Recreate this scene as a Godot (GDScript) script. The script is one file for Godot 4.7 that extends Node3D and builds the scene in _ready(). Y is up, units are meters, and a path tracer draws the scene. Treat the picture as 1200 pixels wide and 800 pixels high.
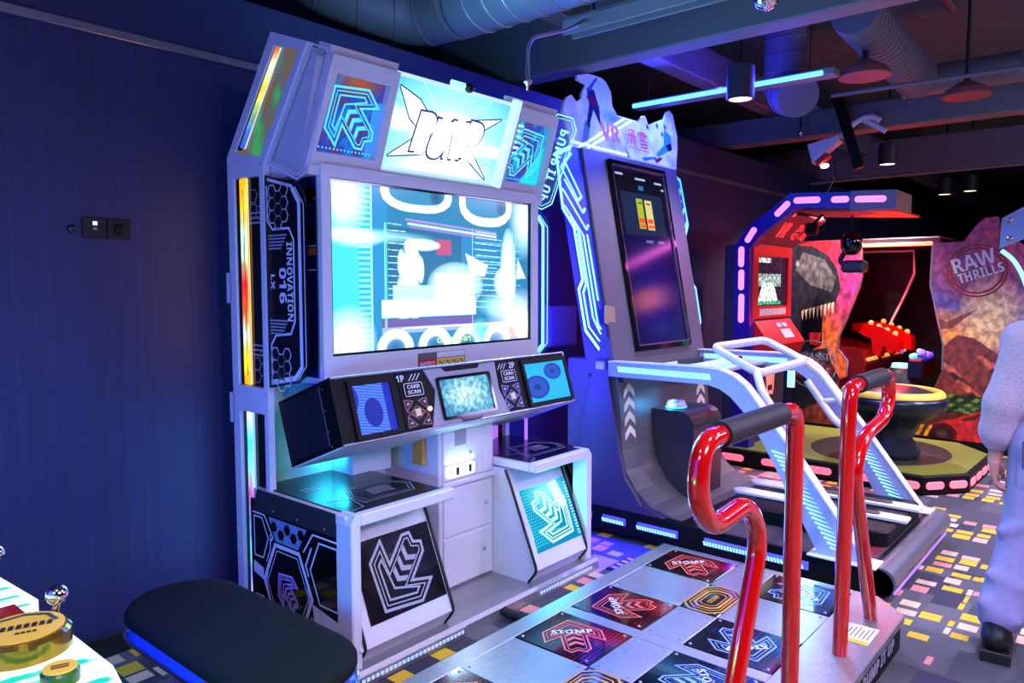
extends Node3D
# An amusement arcade: a dance game against a dark wall, a virtual reality ski game beyond it, more games behind.
# x runs along the wall, y is up, z runs from the wall into the room; metres.

const XC := -0.035                       # middle of the dance game
const PAD := 0.16                        # height of the dance platform
var M := {}                              # shared materials
var taken := {}
var rng := RandomNumberGenerator.new()
var bolt_mesh: Mesh


func _ready() -> void:
	rng.seed = 7
	# ---------------------------------------------------------------- camera
	var cam := Camera3D.new()
	cam.name = "camera"
	cam.position = Vector3(-2.494, 1.503, 3.163)
	var yaw := 0.866392
	var pitch := 0.0749272
	var fwd := Vector3(sin(yaw) * cos(pitch), -sin(pitch), -cos(yaw) * cos(pitch))
	cam.basis = Basis.looking_at(fwd, Vector3.UP)
	cam.fov = rad_to_deg(2.0 * atan(400.0 / 882.44))
	cam.near = 0.05
	cam.far = 60.0
	add_child(cam)
	cam.current = true
	# ---------------------------------------------------------------- environment and exposure
	var we := WorldEnvironment.new()
	we.name = "environment"
	var env := Environment.new()
	env.background_mode = Environment.BG_COLOR
	env.background_color = Color(0.0, 0.0, 0.0)
	env.tonemap_mode = Environment.TONE_MAPPER_LINEAR
	env.tonemap_exposure = 1.4
	env.sdfgi_enabled = true
	env.ssao_enabled = true
	env.ssil_enabled = true
	we.environment = env
	add_child(we)
	# ---------------------------------------------------------------- the hall's can lamps (built in downlights()), then added fill panels
	materials()
	downlights()
	fill_panels()
	# ---------------------------------------------------------------- structure, then things
	room()
	ceiling_things()
	dance_platform()
	dance_cabinet()
	ski_game()
	walker_game()
	hunting_game()
	corner_game()
	toy_game()
	bench()
	wall_fittings()
	person()


# ==================================================================== helpers
func numbered(n: String) -> String:
	if not taken.has(n):
		taken[n] = 0
		return n
	taken[n] += 1
	return "%s_%03d" % [n, taken[n]]


func thing(called: String, label: String, category: String, at := Vector3.ZERO, group := "") -> Node3D:
	var o := Node3D.new()
	o.name = numbered(called)
	add_child(o)
	o.position = at
	o.set_meta("label", label)
	o.set_meta("category", category)
	if group:
		o.set_meta("group", group)
	return o


func again(o: Node3D, at: Vector3, label := "") -> Node3D:
	var c: Node3D = o.duplicate()
	c.name = numbered(str(o.name).trim_suffix("_000"))
	add_child(c)
	c.position = at
	if label:
		c.set_meta("label", label)
	return c


func put(called: String, mesh: Mesh, m: Material, parent: Node, t := Transform3D()) -> MeshInstance3D:
	var o := MeshInstance3D.new()
	o.name = called if parent != self else numbered(called)
	o.mesh = mesh
	o.material_override = null
	for k in mesh.get_surface_count():
		o.set_surface_override_material(k, m)
	if not (parent is MeshInstance3D) and parent != self:
		t.origin -= parent.position
	o.transform = t
	parent.add_child(o, true)
	return o


func part(called: String, st: SurfaceTool, m: Material, parent: Node) -> MeshInstance3D:
	st.generate_normals()
	return put(called, st.commit(), m, parent)


func setting(called: String, st: SurfaceTool, m: Material) -> MeshInstance3D:
	var o := part(called, st, m, self)
	o.set_meta("kind", "structure")
	return o


func mb(smooth := false) -> SurfaceTool:
	var st := SurfaceTool.new()
	st.begin(Mesh.PRIMITIVE_TRIANGLES)
	st.set_smooth_group(0 if smooth else -1)
	return st


func sg(st: SurfaceTool, smooth: bool) -> void:
	st.set_smooth_group(0 if smooth else -1)


func xf(o: Vector3, u: Vector3, v: Vector3) -> Transform3D:
	u = u.normalized()
	var n := u.cross(v).normalized()
	return Transform3D(Basis(u, n.cross(u), n), o)


func face_z(z: float) -> Transform3D:        # plane seen from the room: x right, y up
	return Transform3D(Basis(), Vector3(0, 0, z))


func face_left(x: float) -> Transform3D:     # plane seen from -x: z right, y up
	return xf(Vector3(x, 0, 0), Vector3(0, 0, 1), Vector3(0, 1, 0))


func face_right(x: float) -> Transform3D:    # plane seen from +x: -z right, y up
	return xf(Vector3(x, 0, 0), Vector3(0, 0, -1), Vector3(0, 1, 0))


func face_up(y: float) -> Transform3D:       # plane seen from above: x right, -z up
	return xf(Vector3(0, y, 0), Vector3(1, 0, 0), Vector3(0, 0, -1))


func vert(st: SurfaceTool, p: Vector3, uv := Vector2.ZERO) -> void:
	st.set_uv(uv)
	st.add_vertex(p)


func tri(st: SurfaceTool, a: Vector3, b: Vector3, c: Vector3) -> void:     # counter-clockwise seen from outside
	vert(st, a)
	vert(st, c)
	vert(st, b)


func quad(st: SurfaceTool, a: Vector3, b: Vector3, c: Vector3, d: Vector3) -> void:   # a bottom left, then counter-clockwise
	vert(st, a, Vector2(0, 1))
	vert(st, c, Vector2(1, 0))
	vert(st, b, Vector2(1, 1))
	vert(st, a, Vector2(0, 1))
	vert(st, d, Vector2(0, 0))
	vert(st, c, Vector2(1, 0))


func out_poly(st: SurfaceTool, pts: Array, center: Vector3) -> void:       # a convex face turned away from center
	var n: Vector3 = (pts[1] - pts[0]).cross(pts[2] - pts[0])
	var flip: bool = n.dot(pts[0] - center) < 0
	for k in range(1, pts.size() - 1):
		if flip:
			tri(st, pts[0], pts[k + 1], pts[k])
		else:
			tri(st, pts[0], pts[k], pts[k + 1])


func box(st: SurfaceTool, lo: Vector3, hi: Vector3, c := 0.004, t := Transform3D()) -> void:   # a box with chamfered edges
	var mid := (lo + hi) / 2
	var h := (hi - lo) / 2
	c = minf(c, minf(h.x, minf(h.y, h.z)) * 0.45)
	var cc := t * mid
	var ax := [Vector3(1, 0, 0), Vector3(0, 1, 0), Vector3(0, 0, 1)]
	for a in 3:
		var b := (a + 1) % 3
		var d := (a + 2) % 3
		for s in [-1, 1]:
			var q := []
			for w in [[-1, -1], [1, -1], [1, 1], [-1, 1]]:
				q.append(t * (mid + ax[a] * s * h[a] + ax[b] * w[0] * (h[b] - c) + ax[d] * w[1] * (h[d] - c)))
			out_poly(st, q, cc)
			for s2 in [-1, 1]:
				var e := []
				for k in [-1, 1]:
					e.append(t * (mid + ax[a] * s * h[a] + ax[b] * s2 * (h[b] - c) + ax[d] * k * (h[d] - c)))
				for k in [1, -1]:
					e.append(t * (mid + ax[a] * s * (h[a] - c) + ax[b] * s2 * h[b] + ax[d] * k * (h[d] - c)))
				out_poly(st, e, cc)
	for x in [-1, 1]:
		for y in [-1, 1]:
			for z in [-1, 1]:
				var s := Vector3(x, y, z)
				var p := mid + s * h
				out_poly(st, [t * (p - Vector3(0, y * c, z * c)), t * (p - Vector3(x * c, 0, z * c)), t * (p - Vector3(x * c, y * c, 0))], cc)


func pv(a: Array) -> PackedVector2Array:
	var r := PackedVector2Array()
	for p in a:
		r.append(p if p is Vector2 else Vector2(p[0], p[1]))
	return r


func area2(p: PackedVector2Array) -> float:
	var s := 0.0
	for k in p.size():
		s += p[k].cross(p[(k + 1) % p.size()])
	return s / 2


func ccw(p: PackedVector2Array) -> PackedVector2Array:
	if area2(p) < 0:
		p.reverse()
	return p


func inset(p: PackedVector2Array, by: float) -> PackedVector2Array:        # of a counter-clockwise outline
	var r := PackedVector2Array()
	var n := p.size()
	for k in n:
		var e0 := (p[k] - p[(k + n - 1) % n]).normalized()
		var e1 := (p[(k + 1) % n] - p[k]).normalized()
		var n0 := Vector2(-e0.y, e0.x)
		var n1 := Vector2(-e1.y, e1.x)
		var m := (n0 + n1).normalized()
		r.append(p[k] + m * by / maxf(0.3, m.dot(n0)))
	return r


func at2(t: Transform3D, p: Vector2, d: float) -> Vector3:
	return t * Vector3(p.x, p.y, d)


func cap(st: SurfaceTool, t: Transform3D, p: PackedVector2Array, d: float, front := true) -> void:
	var lo := p[0]
	var hi := p[0]
	for q in p:
		lo = lo.min(q)
		hi = hi.max(q)
	var size := (hi - lo).max(Vector2(1e-6, 1e-6))
	var ids := Geometry2D.triangulate_polygon(p)
	for k in range(0, ids.size(), 3):
		var a := p[ids[k]]
		var b := p[ids[k + 1]]
		var c := p[ids[k + 2]]
		if ((b - a).cross(c - a) > 0) == front:
			var s := b
			b = c
			c = s
		for q in [a, b, c]:
			vert(st, at2(t, q, d), Vector2((q.x - lo.x) / size.x, 1.0 - (q.y - lo.y) / size.y))


func extrude(st: SurfaceTool, t: Transform3D, outline: Array, d0: float, d1: float, bevel := 0.0) -> void:
	var p := ccw(pv(outline))
	var q := inset(p, bevel) if bevel > 0 else p
	cap(st, t, q, d1)
	cap(st, t, p, d0, false)
	var n := p.size()
	for k in n:
		var j := (k + 1) % n
		quad(st, at2(t, p[k], d0), at2(t, p[j], d0), at2(t, p[j], d1 - bevel), at2(t, p[k], d1 - bevel))
		if bevel > 0:
			quad(st, at2(t, p[k], d1 - bevel), at2(t, p[j], d1 - bevel), at2(t, q[j], d1), at2(t, q[k], d1))


func frame(st: SurfaceTool, t: Transform3D, outer: Array, inner: Array, d0: float, d1: float) -> void:   # a plate with a hole; both outlines have as many corners
	var p := ccw(pv(outer))
	var q := ccw(pv(inner))
	var n := p.size()
	for k in n:
		var j := (k + 1) % n
		quad(st, at2(t, p[k], d1), at2(t, p[j], d1), at2(t, q[j], d1), at2(t, q[k], d1))
		quad(st, at2(t, p[j], d0), at2(t, p[k], d0), at2(t, q[k], d0), at2(t, q[j], d0))
		quad(st, at2(t, p[k], d0), at2(t, p[j], d0), at2(t, p[j], d1), at2(t, p[k], d1))
		quad(st, at2(t, q[j], d0), at2(t, q[k], d0), at2(t, q[k], d1), at2(t, q[j], d1))


func rect(x0: float, y0: float, x1: float, y1: float) -> Array:
	return [[x0, y0], [x1, y0], [x1, y1], [x0, y1]]


func rrect(x0: float, y0: float, x1: float, y1: float, r: float, n := 4) -> Array:
	var out := []
	for c in [[x1 - r, y1 - r, 0.0], [x0 + r, y1 - r, PI / 2], [x0 + r, y0 + r, PI], [x1 - r, y0 + r, PI * 1.5]]:
		for k in n + 1:
			var a: float = c[2] + PI / 2 * k / n
			out.append([c[0] + r * cos(a), c[1] + r * sin(a)])
	return out


func ngon(x: float, y: float, r: float, n: int, turn := 0.0) -> Array:
	var out := []
	for k in n:
		out.append([x + r * cos(turn + TAU * k / n), y + r * sin(turn + TAU * k / n)])
	return out


func line(st: SurfaceTool, t: Transform3D, pts: Array, w: float, d: float, closed := false) -> void:    # a printed line: a flat mitred ribbon at height d
	var p := pv(pts)
	var n := p.size()
	var l := PackedVector2Array()
	var r := PackedVector2Array()
	for k in n:
		var e0 := (p[k] - p[(k + n - 1) % n]).normalized()
		var e1 := (p[(k + 1) % n] - p[k]).normalized()
		if not closed and k == 0:
			e0 = e1
		if not closed and k == n - 1:
			e1 = e0
		var n0 := Vector2(-e0.y, e0.x)
		var m := (n0 + Vector2(-e1.y, e1.x)).normalized()
		var s := w / 2 / maxf(0.4, m.dot(n0))
		l.append(p[k] + m * s)
		r.append(p[k] - m * s)
	for k in (n if closed else n - 1):
		var j := (k + 1) % n
		quad(st, at2(t, r[k], d), at2(t, r[j], d), at2(t, l[j], d), at2(t, l[k], d))


func flat(st: SurfaceTool, t: Transform3D, pts: Array, d: float) -> void:   # a printed area
	cap(st, t, pv(pts), d)


func shift(pts: Array, x: float, y: float, s := 1.0, turn := 0.0, sy := 0.0) -> Array:
	var out := []
	for p in pts:
		var q := Vector2(p[0] * s, p[1] * (sy if sy != 0.0 else s)).rotated(turn)
		out.append([q.x + x, q.y + y])
	return out


func tube(st: SurfaceTool, path: Array, r: float, n := 12, r_end := -1.0, closed := false) -> void:
	sg(st, true)
	var m := path.size()
	var rings := []
	var side := Vector3.ZERO
	for k in m:
		var e: Vector3
		if closed:
			e = (path[(k + 1) % m] - path[(k + m - 1) % m]).normalized()
		else:
			e = (path[mini(k + 1, m - 1)] - path[maxi(k - 1, 0)]).normalized()
		if side == Vector3.ZERO:
			side = e.cross(Vector3.UP if absf(e.y) < 0.9 else Vector3.RIGHT).normalized()
		side = (side - e * side.dot(e)).normalized()
		var up := e.cross(side)
		var rr := r if r_end < 0 else lerpf(r, r_end, float(k) / (m - 1))
		var ring := []
		for j in n:
			var a := TAU * j / n
			ring.append(path[k] + (side * cos(a) + up * sin(a)) * rr)
		rings.append(ring)
	for k in (m if closed else m - 1):
		for j in n:
			var i := (j + 1) % n
			var b: Array = rings[(k + 1) % m]
			quad(st, rings[k][j], b[j], b[i], rings[k][i])
	if not closed:
		sg(st, false)
		for j in range(1, n - 1):
			tri(st, rings[0][0], rings[0][j], rings[0][j + 1])
			tri(st, rings[m - 1][0], rings[m - 1][j + 1], rings[m - 1][j])


func rounded(pts: Array, r: float, n := 6) -> Array:         # a path with its corners rounded off
	var out := [pts[0]]
	for k in range(1, pts.size() - 1):
		var a: Vector3 = pts[k - 1] - pts[k]
		var b: Vector3 = pts[k + 1] - pts[k]
		var d := minf(r, minf(a.length(), b.length()) * 0.49)
		var p0: Vector3 = pts[k] + a.normalized() * d
		var p1: Vector3 = pts[k] + b.normalized() * d
		for j in n + 1:
			var s := float(j) / n
			out.append(p0.lerp(pts[k], s).lerp((pts[k] as Vector3).lerp(p1, s), s))
	out.append(pts[-1])
	return out


func curve(pts: Array, n := 6) -> Array:                     # a smooth path through the points
	var out := []
	var m := pts.size()
	for k in m - 1:
		for j in n:
			out.append((pts[k] as Vector3).cubic_interpolate(pts[k + 1], pts[maxi(k - 1, 0)], pts[mini(k + 2, m - 1)], float(j) / n))
	out.append(pts[-1])
	return out


func lathe(st: SurfaceTool, profile: Array, t: Transform3D, n := 24, smooth := true) -> void:   # [radius, height] from bottom to top
	sg(st, smooth)
	for k in profile.size() - 1:
		var a: Array = profile[k]
		var b: Array = profile[k + 1]
		for j in n:
			var c0 := TAU * j / n
			var c1 := TAU * (j + 1) / n
			var p := func(q: Array, c: float) -> Vector3: return t * Vector3(q[0] * cos(c), q[1], -q[0] * sin(c))
			if a[0] < 1e-5:
				tri(st, p.call(a, c0), p.call(b, c1), p.call(b, c0))
			elif b[0] < 1e-5:
				tri(st, p.call(a, c0), p.call(a, c1), p.call(b, c0))
			else:
				quad(st, p.call(a, c0), p.call(a, c1), p.call(b, c1), p.call(b, c0))


func ball(st: SurfaceTool, c: Vector3, r: float, n := 20) -> void:
	var prof := []
	for k in n / 2 + 1:
		var a := -PI / 2 + PI * k / (n / 2)
		prof.append([absf(r * cos(a)) if k > 0 and k < n / 2 else 0.0, r * sin(a)])
	lathe(st, prof, Transform3D(Basis(), c), n)


func text(called: String, s: String, t: Transform3D, w: float, h: float, m: Material, parent: Node, serif := false, deep := 0.002) -> MeshInstance3D:
	var f := SystemFont.new()
	f.font_names = PackedStringArray(["Droid Serif" if serif else "Droid Sans"])
	f.font_weight = 700
	var tm := TextMesh.new()
	tm.text = s
	tm.font = f
	tm.font_size = 48
	tm.pixel_size = 0.01
	tm.depth = 0.02
	tm.curve_step = 2.0
	var b := tm.get_aabb()
	var sx := w / maxf(b.size.x, 0.001)
	var sy := h / maxf(b.size.y, 0.001)
	var sz := deep / 0.02
	var c := b.get_center()
	var local := Transform3D(Basis(Vector3(sx, 0, 0), Vector3(0, sy, 0), Vector3(0, 0, sz)), Vector3(-c.x * sx, -c.y * sy, deep / 2))
	return put(called, tm, m, parent, t * local)


func mat(c: Color, rough := 0.5, metal := 0.0) -> StandardMaterial3D:
	var m := StandardMaterial3D.new()
	m.albedo_color = c
	m.roughness = rough
	m.metallic = metal
	return m


func glow(c: Color, energy: float, under := Color(0.5, 0.5, 0.5)) -> StandardMaterial3D:
	var m := mat(under, 0.4)
	m.emission_enabled = true
	m.emission = c
	m.emission_energy_multiplier = energy
	return m


func screen(im: Image, energy: float, rough := 0.15) -> StandardMaterial3D:
	var m := mat(Color(0.02, 0.02, 0.02), rough)
	m.metallic_specular = 0.35
	m.emission_enabled = true
	m.emission_texture = ImageTexture.create_from_image(im)
	m.emission_energy_multiplier = energy
	m.texture_repeat = false
	return m


func printed(im: Image, rough := 0.4, metal := 0.0) -> StandardMaterial3D:
	var m := mat(Color.WHITE, rough, metal)
	m.albedo_texture = ImageTexture.create_from_image(im)
	m.texture_repeat = false
	return m


func clear(c: Color, alpha: float, rough := 0.05) -> StandardMaterial3D:
	var m := mat(Color(c.r, c.g, c.b, alpha), rough)
	m.transparency = BaseMaterial3D.TRANSPARENCY_ALPHA
	return m


# ---- painting of prints and screens
func canvas(w: int, h: int, c: Color) -> Image:
	var im := Image.create(w, h, false, Image.FORMAT_RGBA8)
	im.fill(c)
	return im


func dab(im: Image, x: float, y: float, rx: float, ry: float, c: Color, power := 2.0) -> void:   # a soft spot of light or ink, in fractions of the picture
	var w := im.get_width()
	var h := im.get_height()
	for j in range(maxi(0, int((y - ry) * h)), mini(h, int((y + ry) * h) + 1)):
		for i in range(maxi(0, int((x - rx) * w)), mini(w, int((x + rx) * w) + 1)):
			var d := Vector2((float(i) / w - x) / rx, (float(j) / h - y) / ry).length()
			if d < 1.0:
				var p := im.get_pixel(i, j)
				var k := pow(1.0 - d, power) * c.a
				im.set_pixel(i, j, Color(lerpf(p.r, c.r, k), lerpf(p.g, c.g, k), lerpf(p.b, c.b, k)))


func ink(im: Image, pts: Array, c: Color) -> void:               # a filled outline, in fractions of the picture
	var w := im.get_width()
	var h := im.get_height()
	var p := PackedVector2Array()
	var lo := 1e9
	var hi := -1e9
	for q in pts:
		p.append(Vector2(q[0] * w, q[1] * h))
		lo = minf(lo, q[1] * h)
		hi = maxf(hi, q[1] * h)
	for j in range(maxi(0, int(lo)), mini(h, int(hi) + 1)):
		var xs := []
		for k in p.size():
			var a := p[k]
			var b := p[(k + 1) % p.size()]
			if (a.y <= j + 0.5) != (b.y <= j + 0.5):
				xs.append(a.x + (j + 0.5 - a.y) / (b.y - a.y) * (b.x - a.x))
		xs.sort()
		for k in range(0, xs.size() - 1, 2):
			for i in range(maxi(0, int(round(xs[k]))), mini(w, int(round(xs[k + 1])))):
				if c.a >= 1.0:
					im.set_pixel(i, j, c)
				else:
					im.set_pixel(i, j, im.get_pixel(i, j).lerp(Color(c.r, c.g, c.b), c.a))


func stroke(im: Image, pts: Array, width: float, c: Color) -> void:
	var asp := float(im.get_width()) / im.get_height()
	for k in pts.size() - 1:
		var a := Vector2(pts[k][0] * asp, pts[k][1])
		var b := Vector2(pts[k + 1][0] * asp, pts[k + 1][1])
		var e := (b - a).normalized() * width / 2
		var n := Vector2(-e.y, e.x)
		var q := []
		for v in [a + n - e * 0.5, b + n + e * 0.5, b - n + e * 0.5, a - n - e * 0.5]:
			q.append([v.x / asp, v.y])
		ink(im, q, c)


func speckle(im: Image, amount: float, scale: float, seed_: int) -> void:    # mottling of a print
	var nz := FastNoiseLite.new()
	nz.seed = seed_
	nz.frequency = scale
	nz.fractal_octaves = 4
	for j in im.get_height():
		for i in im.get_width():
			var k := 1.0 + nz.get_noise_2d(i, j) * amount
			var p := im.get_pixel(i, j)
			im.set_pixel(i, j, Color(p.r * k, p.g * k, p.b * k))


func noise_tex(freq: float, lo: Color, hi: Color, size := 512, octaves := 4, stretch := Vector2.ONE, seed_ := 3) -> ImageTexture:
	var nz := FastNoiseLite.new()
	nz.seed = seed_
	nz.frequency = 1.0
	nz.fractal_octaves = octaves
	var im := Image.create(size, size, false, Image.FORMAT_RGBA8)
	for j in size:
		for i in size:
			# wraps round in both directions
			var a := TAU * i / size
			var b := TAU * j / size
			var k := 0.5 + 0.6 * nz.get_noise_3d((2.0 + cos(b)) * cos(a) * freq * stretch.x, (2.0 + cos(b)) * sin(a) * freq * stretch.x, sin(b) * freq * stretch.y)
			im.set_pixel(i, j, lo.lerp(hi, clampf(k, 0, 1)))
	return ImageTexture.create_from_image(im)


func omni(parent: Node, at: Vector3, c: Color, energy: float, size := 0.05) -> void:
	var l := OmniLight3D.new()
	l.name = "light"
	l.light_color = c
	l.light_energy = energy
	l.light_size = size
	l.omni_range = 30.0
	l.omni_attenuation = 2.0
	l.shadow_enabled = true
	parent.add_child(l, true)
	l.position = at - (parent.position if parent != self else Vector3.ZERO)


func area(parent: Node, at: Vector3, towards: Vector3, size: Vector2, c: Color, energy: float, up := Vector3.UP) -> void:
	var l := AreaLight3D.new()
	l.name = "light"
	l.light_color = c
	l.light_energy = energy
	l.area_size = size
	l.area_normalize_energy = true
	l.area_range = 30.0
	l.area_attenuation = 2.0
	l.shadow_enabled = true
	parent.add_child(l, true)
	l.basis = Basis.looking_at(towards, up)
	l.position = at - (parent.position if parent != self else Vector3.ZERO)


# ==================================================================== materials
func materials() -> void:
	M.white = mat(Color(0.80, 0.79, 0.82), 0.38)
	M.white_rail = mat(Color(0.86, 0.86, 0.88), 0.25)
	M.black = mat(Color(0.035, 0.035, 0.04), 0.5)
	M.black.metallic_specular = 0.3
	M.gloss_black = mat(Color(0.02, 0.02, 0.025), 0.08)
	M.charcoal = mat(Color(0.16, 0.15, 0.17), 0.5)
	M.rubber = mat(Color(0.05, 0.05, 0.055), 0.6)
	M.chrome = mat(Color(0.85, 0.85, 0.87), 0.08, 1.0)
	M.silver = mat(Color(0.62, 0.62, 0.66), 0.3, 0.8)
	M.grey = mat(Color(0.45, 0.45, 0.48), 0.5)
	M.print_white = mat(Color(0.82, 0.82, 0.86), 0.4)
	M.print_grey = mat(Color(0.55, 0.55, 0.60), 0.4)
	M.red = mat(Color(0.70, 0.03, 0.03), 0.12)
	M.red.clearcoat_enabled = true
	M.red.clearcoat = 0.8
	M.red.clearcoat_roughness = 0.05
	M.red_sheet = mat(Color(0.72, 0.06, 0.05), 0.4)
	M.navy_gloss = mat(Color(0.04, 0.05, 0.30), 0.12)
	M.steel = mat(Color(0.70, 0.69, 0.71), 0.36, 0.75)
	M.steel.albedo_texture = noise_tex(3.0, Color(0.86, 0.86, 0.86), Color(1, 1, 1), 256, 4, Vector2(0.4, 9.0))
	M.steel.uv1_triplanar = true
	M.steel.uv1_world_triplanar = true
	M.steel.uv1_scale = Vector3(1.6, 1.6, 1.6)
	M.yellow = mat(Color(0.85, 0.65, 0.10), 0.5)
	M.gold = mat(Color(0.92, 0.78, 0.26), 0.4)
	M.paper = mat(Color(0.85, 0.80, 0.72), 0.7)
	M.acrylic = clear(Color(0.85, 0.88, 1.0), 0.05)
	M.smoke = clear(Color(0.03, 0.03, 0.06), 0.62)
	M.glass_top = mat(Color(0.035, 0.04, 0.07), 0.22)
	M.glass_dark = mat(Color(0.025, 0.028, 0.05), 0.06)
	M.duct = mat(Color(0.62, 0.63, 0.67), 0.36, 0.6)
	M.duct_dull = mat(Color(0.42, 0.41, 0.43), 0.6, 0.1)
	M.dark_steel = mat(Color(0.10, 0.10, 0.12), 0.6, 0.2)
	M.led_cyan = glow(Color(0.10, 0.70, 1.0), 1.6)
	M.led_white = glow(Color(0.50, 0.90, 1.0), 1.5)
	M.led_faint = glow(Color(0.62, 0.72, 0.95), 0.8)
	M.led_tube = glow(Color(0.30, 0.66, 1.0), 2.6)
	M.led_red = glow(Color(1.0, 0.30, 0.38), 1.2)
	M.led_red_deep = glow(Color(1.0, 0.10, 0.04), 1.6)
	M.led_pink = glow(Color(1.0, 0.50, 0.86), 1.1)
	M.led_blue = glow(Color(0.12, 0.12, 1.0), 1.1)
	M.led_purple = glow(Color(0.62, 0.35, 1.0), 1.0)
	M.led_orange = glow(Color(1.0, 0.55, 0.12), 1.1)
	M.lamp = glow(Color(1.0, 0.90, 0.72), 2.2)
	var st := mb(true)
	lathe(st, [[0.0055, 0.0], [0.0055, 0.0015], [0.004, 0.003], [0.0, 0.0036]], Transform3D(), 10)
	st.generate_normals()
	bolt_mesh = st.commit()


func bolt(parent: Node, at: Vector3, up: Vector3, size := 1.0, m: Material = null) -> void:
	var side := up.cross(Vector3(0.3, 0.2, 0.9)).normalized()
	put("bolt", bolt_mesh, m if m else M.silver, parent, Transform3D(Basis(side, up, side.cross(up)).scaled(Vector3.ONE * size), at))


# ==================================================================== can lamps of the hall, and added fill panels
func downlights() -> void:
	var rows := [
		[Vector3(1.95, 2.62, 1.20), "black can downlight hanging in front of the blue light tube", 3.5],
		[Vector3(5.40, 2.65, 1.165), "black can downlight hanging beside the white bracketed fitting", 6.0],
		[Vector3(8.0, 2.60, 1.165), "black can downlight far back, on the left of a pair", 6.0],
		[Vector3(8.0, 2.62, 1.435), "black can downlight far back, on the right of a pair", 6.0],
		[Vector3(-0.35, 2.62, 3.3), "black can downlight over the front of the dance platform", 5.0],
		[Vector3(1.55, 2.62, 3.6), "black can downlight over the aisle beside the ski game", 5.0],
		[Vector3(-2.3, 2.62, 2.5), "black can downlight over the toy game and bench", 1.6],
		[Vector3(3.6, 2.62, 3.5), "black can downlight over the aisle beside the walking game", 8.0],
	]
	var first: Node3D
	for r in rows:
		var o: Node3D
		if first == null:
			o = thing("ceiling_downlight", r[1], "downlight", r[0], "can downlights under the ceiling")
			var p: Vector3 = r[0]
			var st := mb(true)
			lathe(st, [[0.066, 0.015], [0.072, 0.0], [0.081, 0.0], [0.081, 0.195], [0.076, 0.2], [0.0, 0.2]], Transform3D(Basis(), p), 28, false)
			part("housing", st, M.charcoal, o)
			st = mb(true)
			lathe(st, [[0.0, 0.004], [0.066, 0.004], [0.066, 0.012], [0.0, 0.012]], Transform3D(Basis(), p), 28, false)
			part("lamp", st, M.lamp, o)
			st = mb()
			tube(st, [p + Vector3(0, 0.2, 0), p + Vector3(0, 0.95, 0)], 0.008, 8)
			part("rod", st, M.black, o)
			first = o
		else:
			o = again(first, r[0], r[1])
			for c in o.get_children():
				if c is Light3D:
					o.remove_child(c)
					c.free()
		var l := SpotLight3D.new()
		l.name = "light"
		l.light_color = Color(0.90, 0.86, 1.0)
		l.light_energy = r[2]
		l.light_size = 0.06
		l.spot_angle = 68.0
		l.spot_angle_attenuation = 0.6
		l.spot_range = 30.0
		l.spot_attenuation = 2.0
		l.shadow_enabled = true
		o.add_child(l)
		l.basis = Basis.looking_at(Vector3.DOWN, Vector3.FORWARD)
		l.position = Vector3(0, -0.01, 0)


# light panels added as general fill, out of view behind and beside the camera
func fill_panels() -> void:
	for r in [
		[Vector3(-4.2, 2.75, 3.0), "added square fill light panel over the aisle left of the toy game", 6.0],
		[Vector3(-1.4, 2.75, 5.0), "added square fill light panel over the aisle facing the dance game", 16.0],
		[Vector3(3.0, 2.75, 5.2), "added square fill light panel over the aisle facing the ski game", 12.0],
		[Vector3(5.4, 2.75, 5.0), "added square fill light panel over the aisle facing the hunting game", 12.0],
	]:
		var p: Vector3 = r[0]
		var o := thing("added_fill_panel", r[1], "light", p, "added fill panels under the ceiling")
		var st := mb()
		frame(st, xf(p, Vector3(1, 0, 0), Vector3(0, 0, 1)), rect(-0.62, -0.62, 0.62, 0.62), rect(-0.59, -0.59, 0.59, 0.59), -0.06, 0.01)
		part("panel_frame", st, M.silver, o)
		st = mb()
		box(st, p + Vector3(-0.59, 0.0, -0.59), p + Vector3(0.59, 0.04, 0.59), 0.002)
		part("diffuser", st, glow(Color(0.82, 0.75, 1.0), 1.0), o)
		for x in [-0.55, 0.55]:
			st = mb()
			tube(st, [p + Vector3(x, 0.04, 0), p + Vector3(x, 0.90, 0)], 0.004, 6)
			part("wire", st, M.dark_steel, o)
		area(o, p + Vector3(0, -0.03, 0), Vector3.DOWN, Vector2(1.15, 1.15), Color(0.78, 0.72, 1.0), r[2], Vector3.FORWARD)
		area(o, p + Vector3(0, 0.06, 0), Vector3(0.1, 1, -0.25), Vector2(1.15, 1.15), Color(0.72, 0.70, 1.0), r[2] * 0.7, Vector3.FORWARD)


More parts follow.
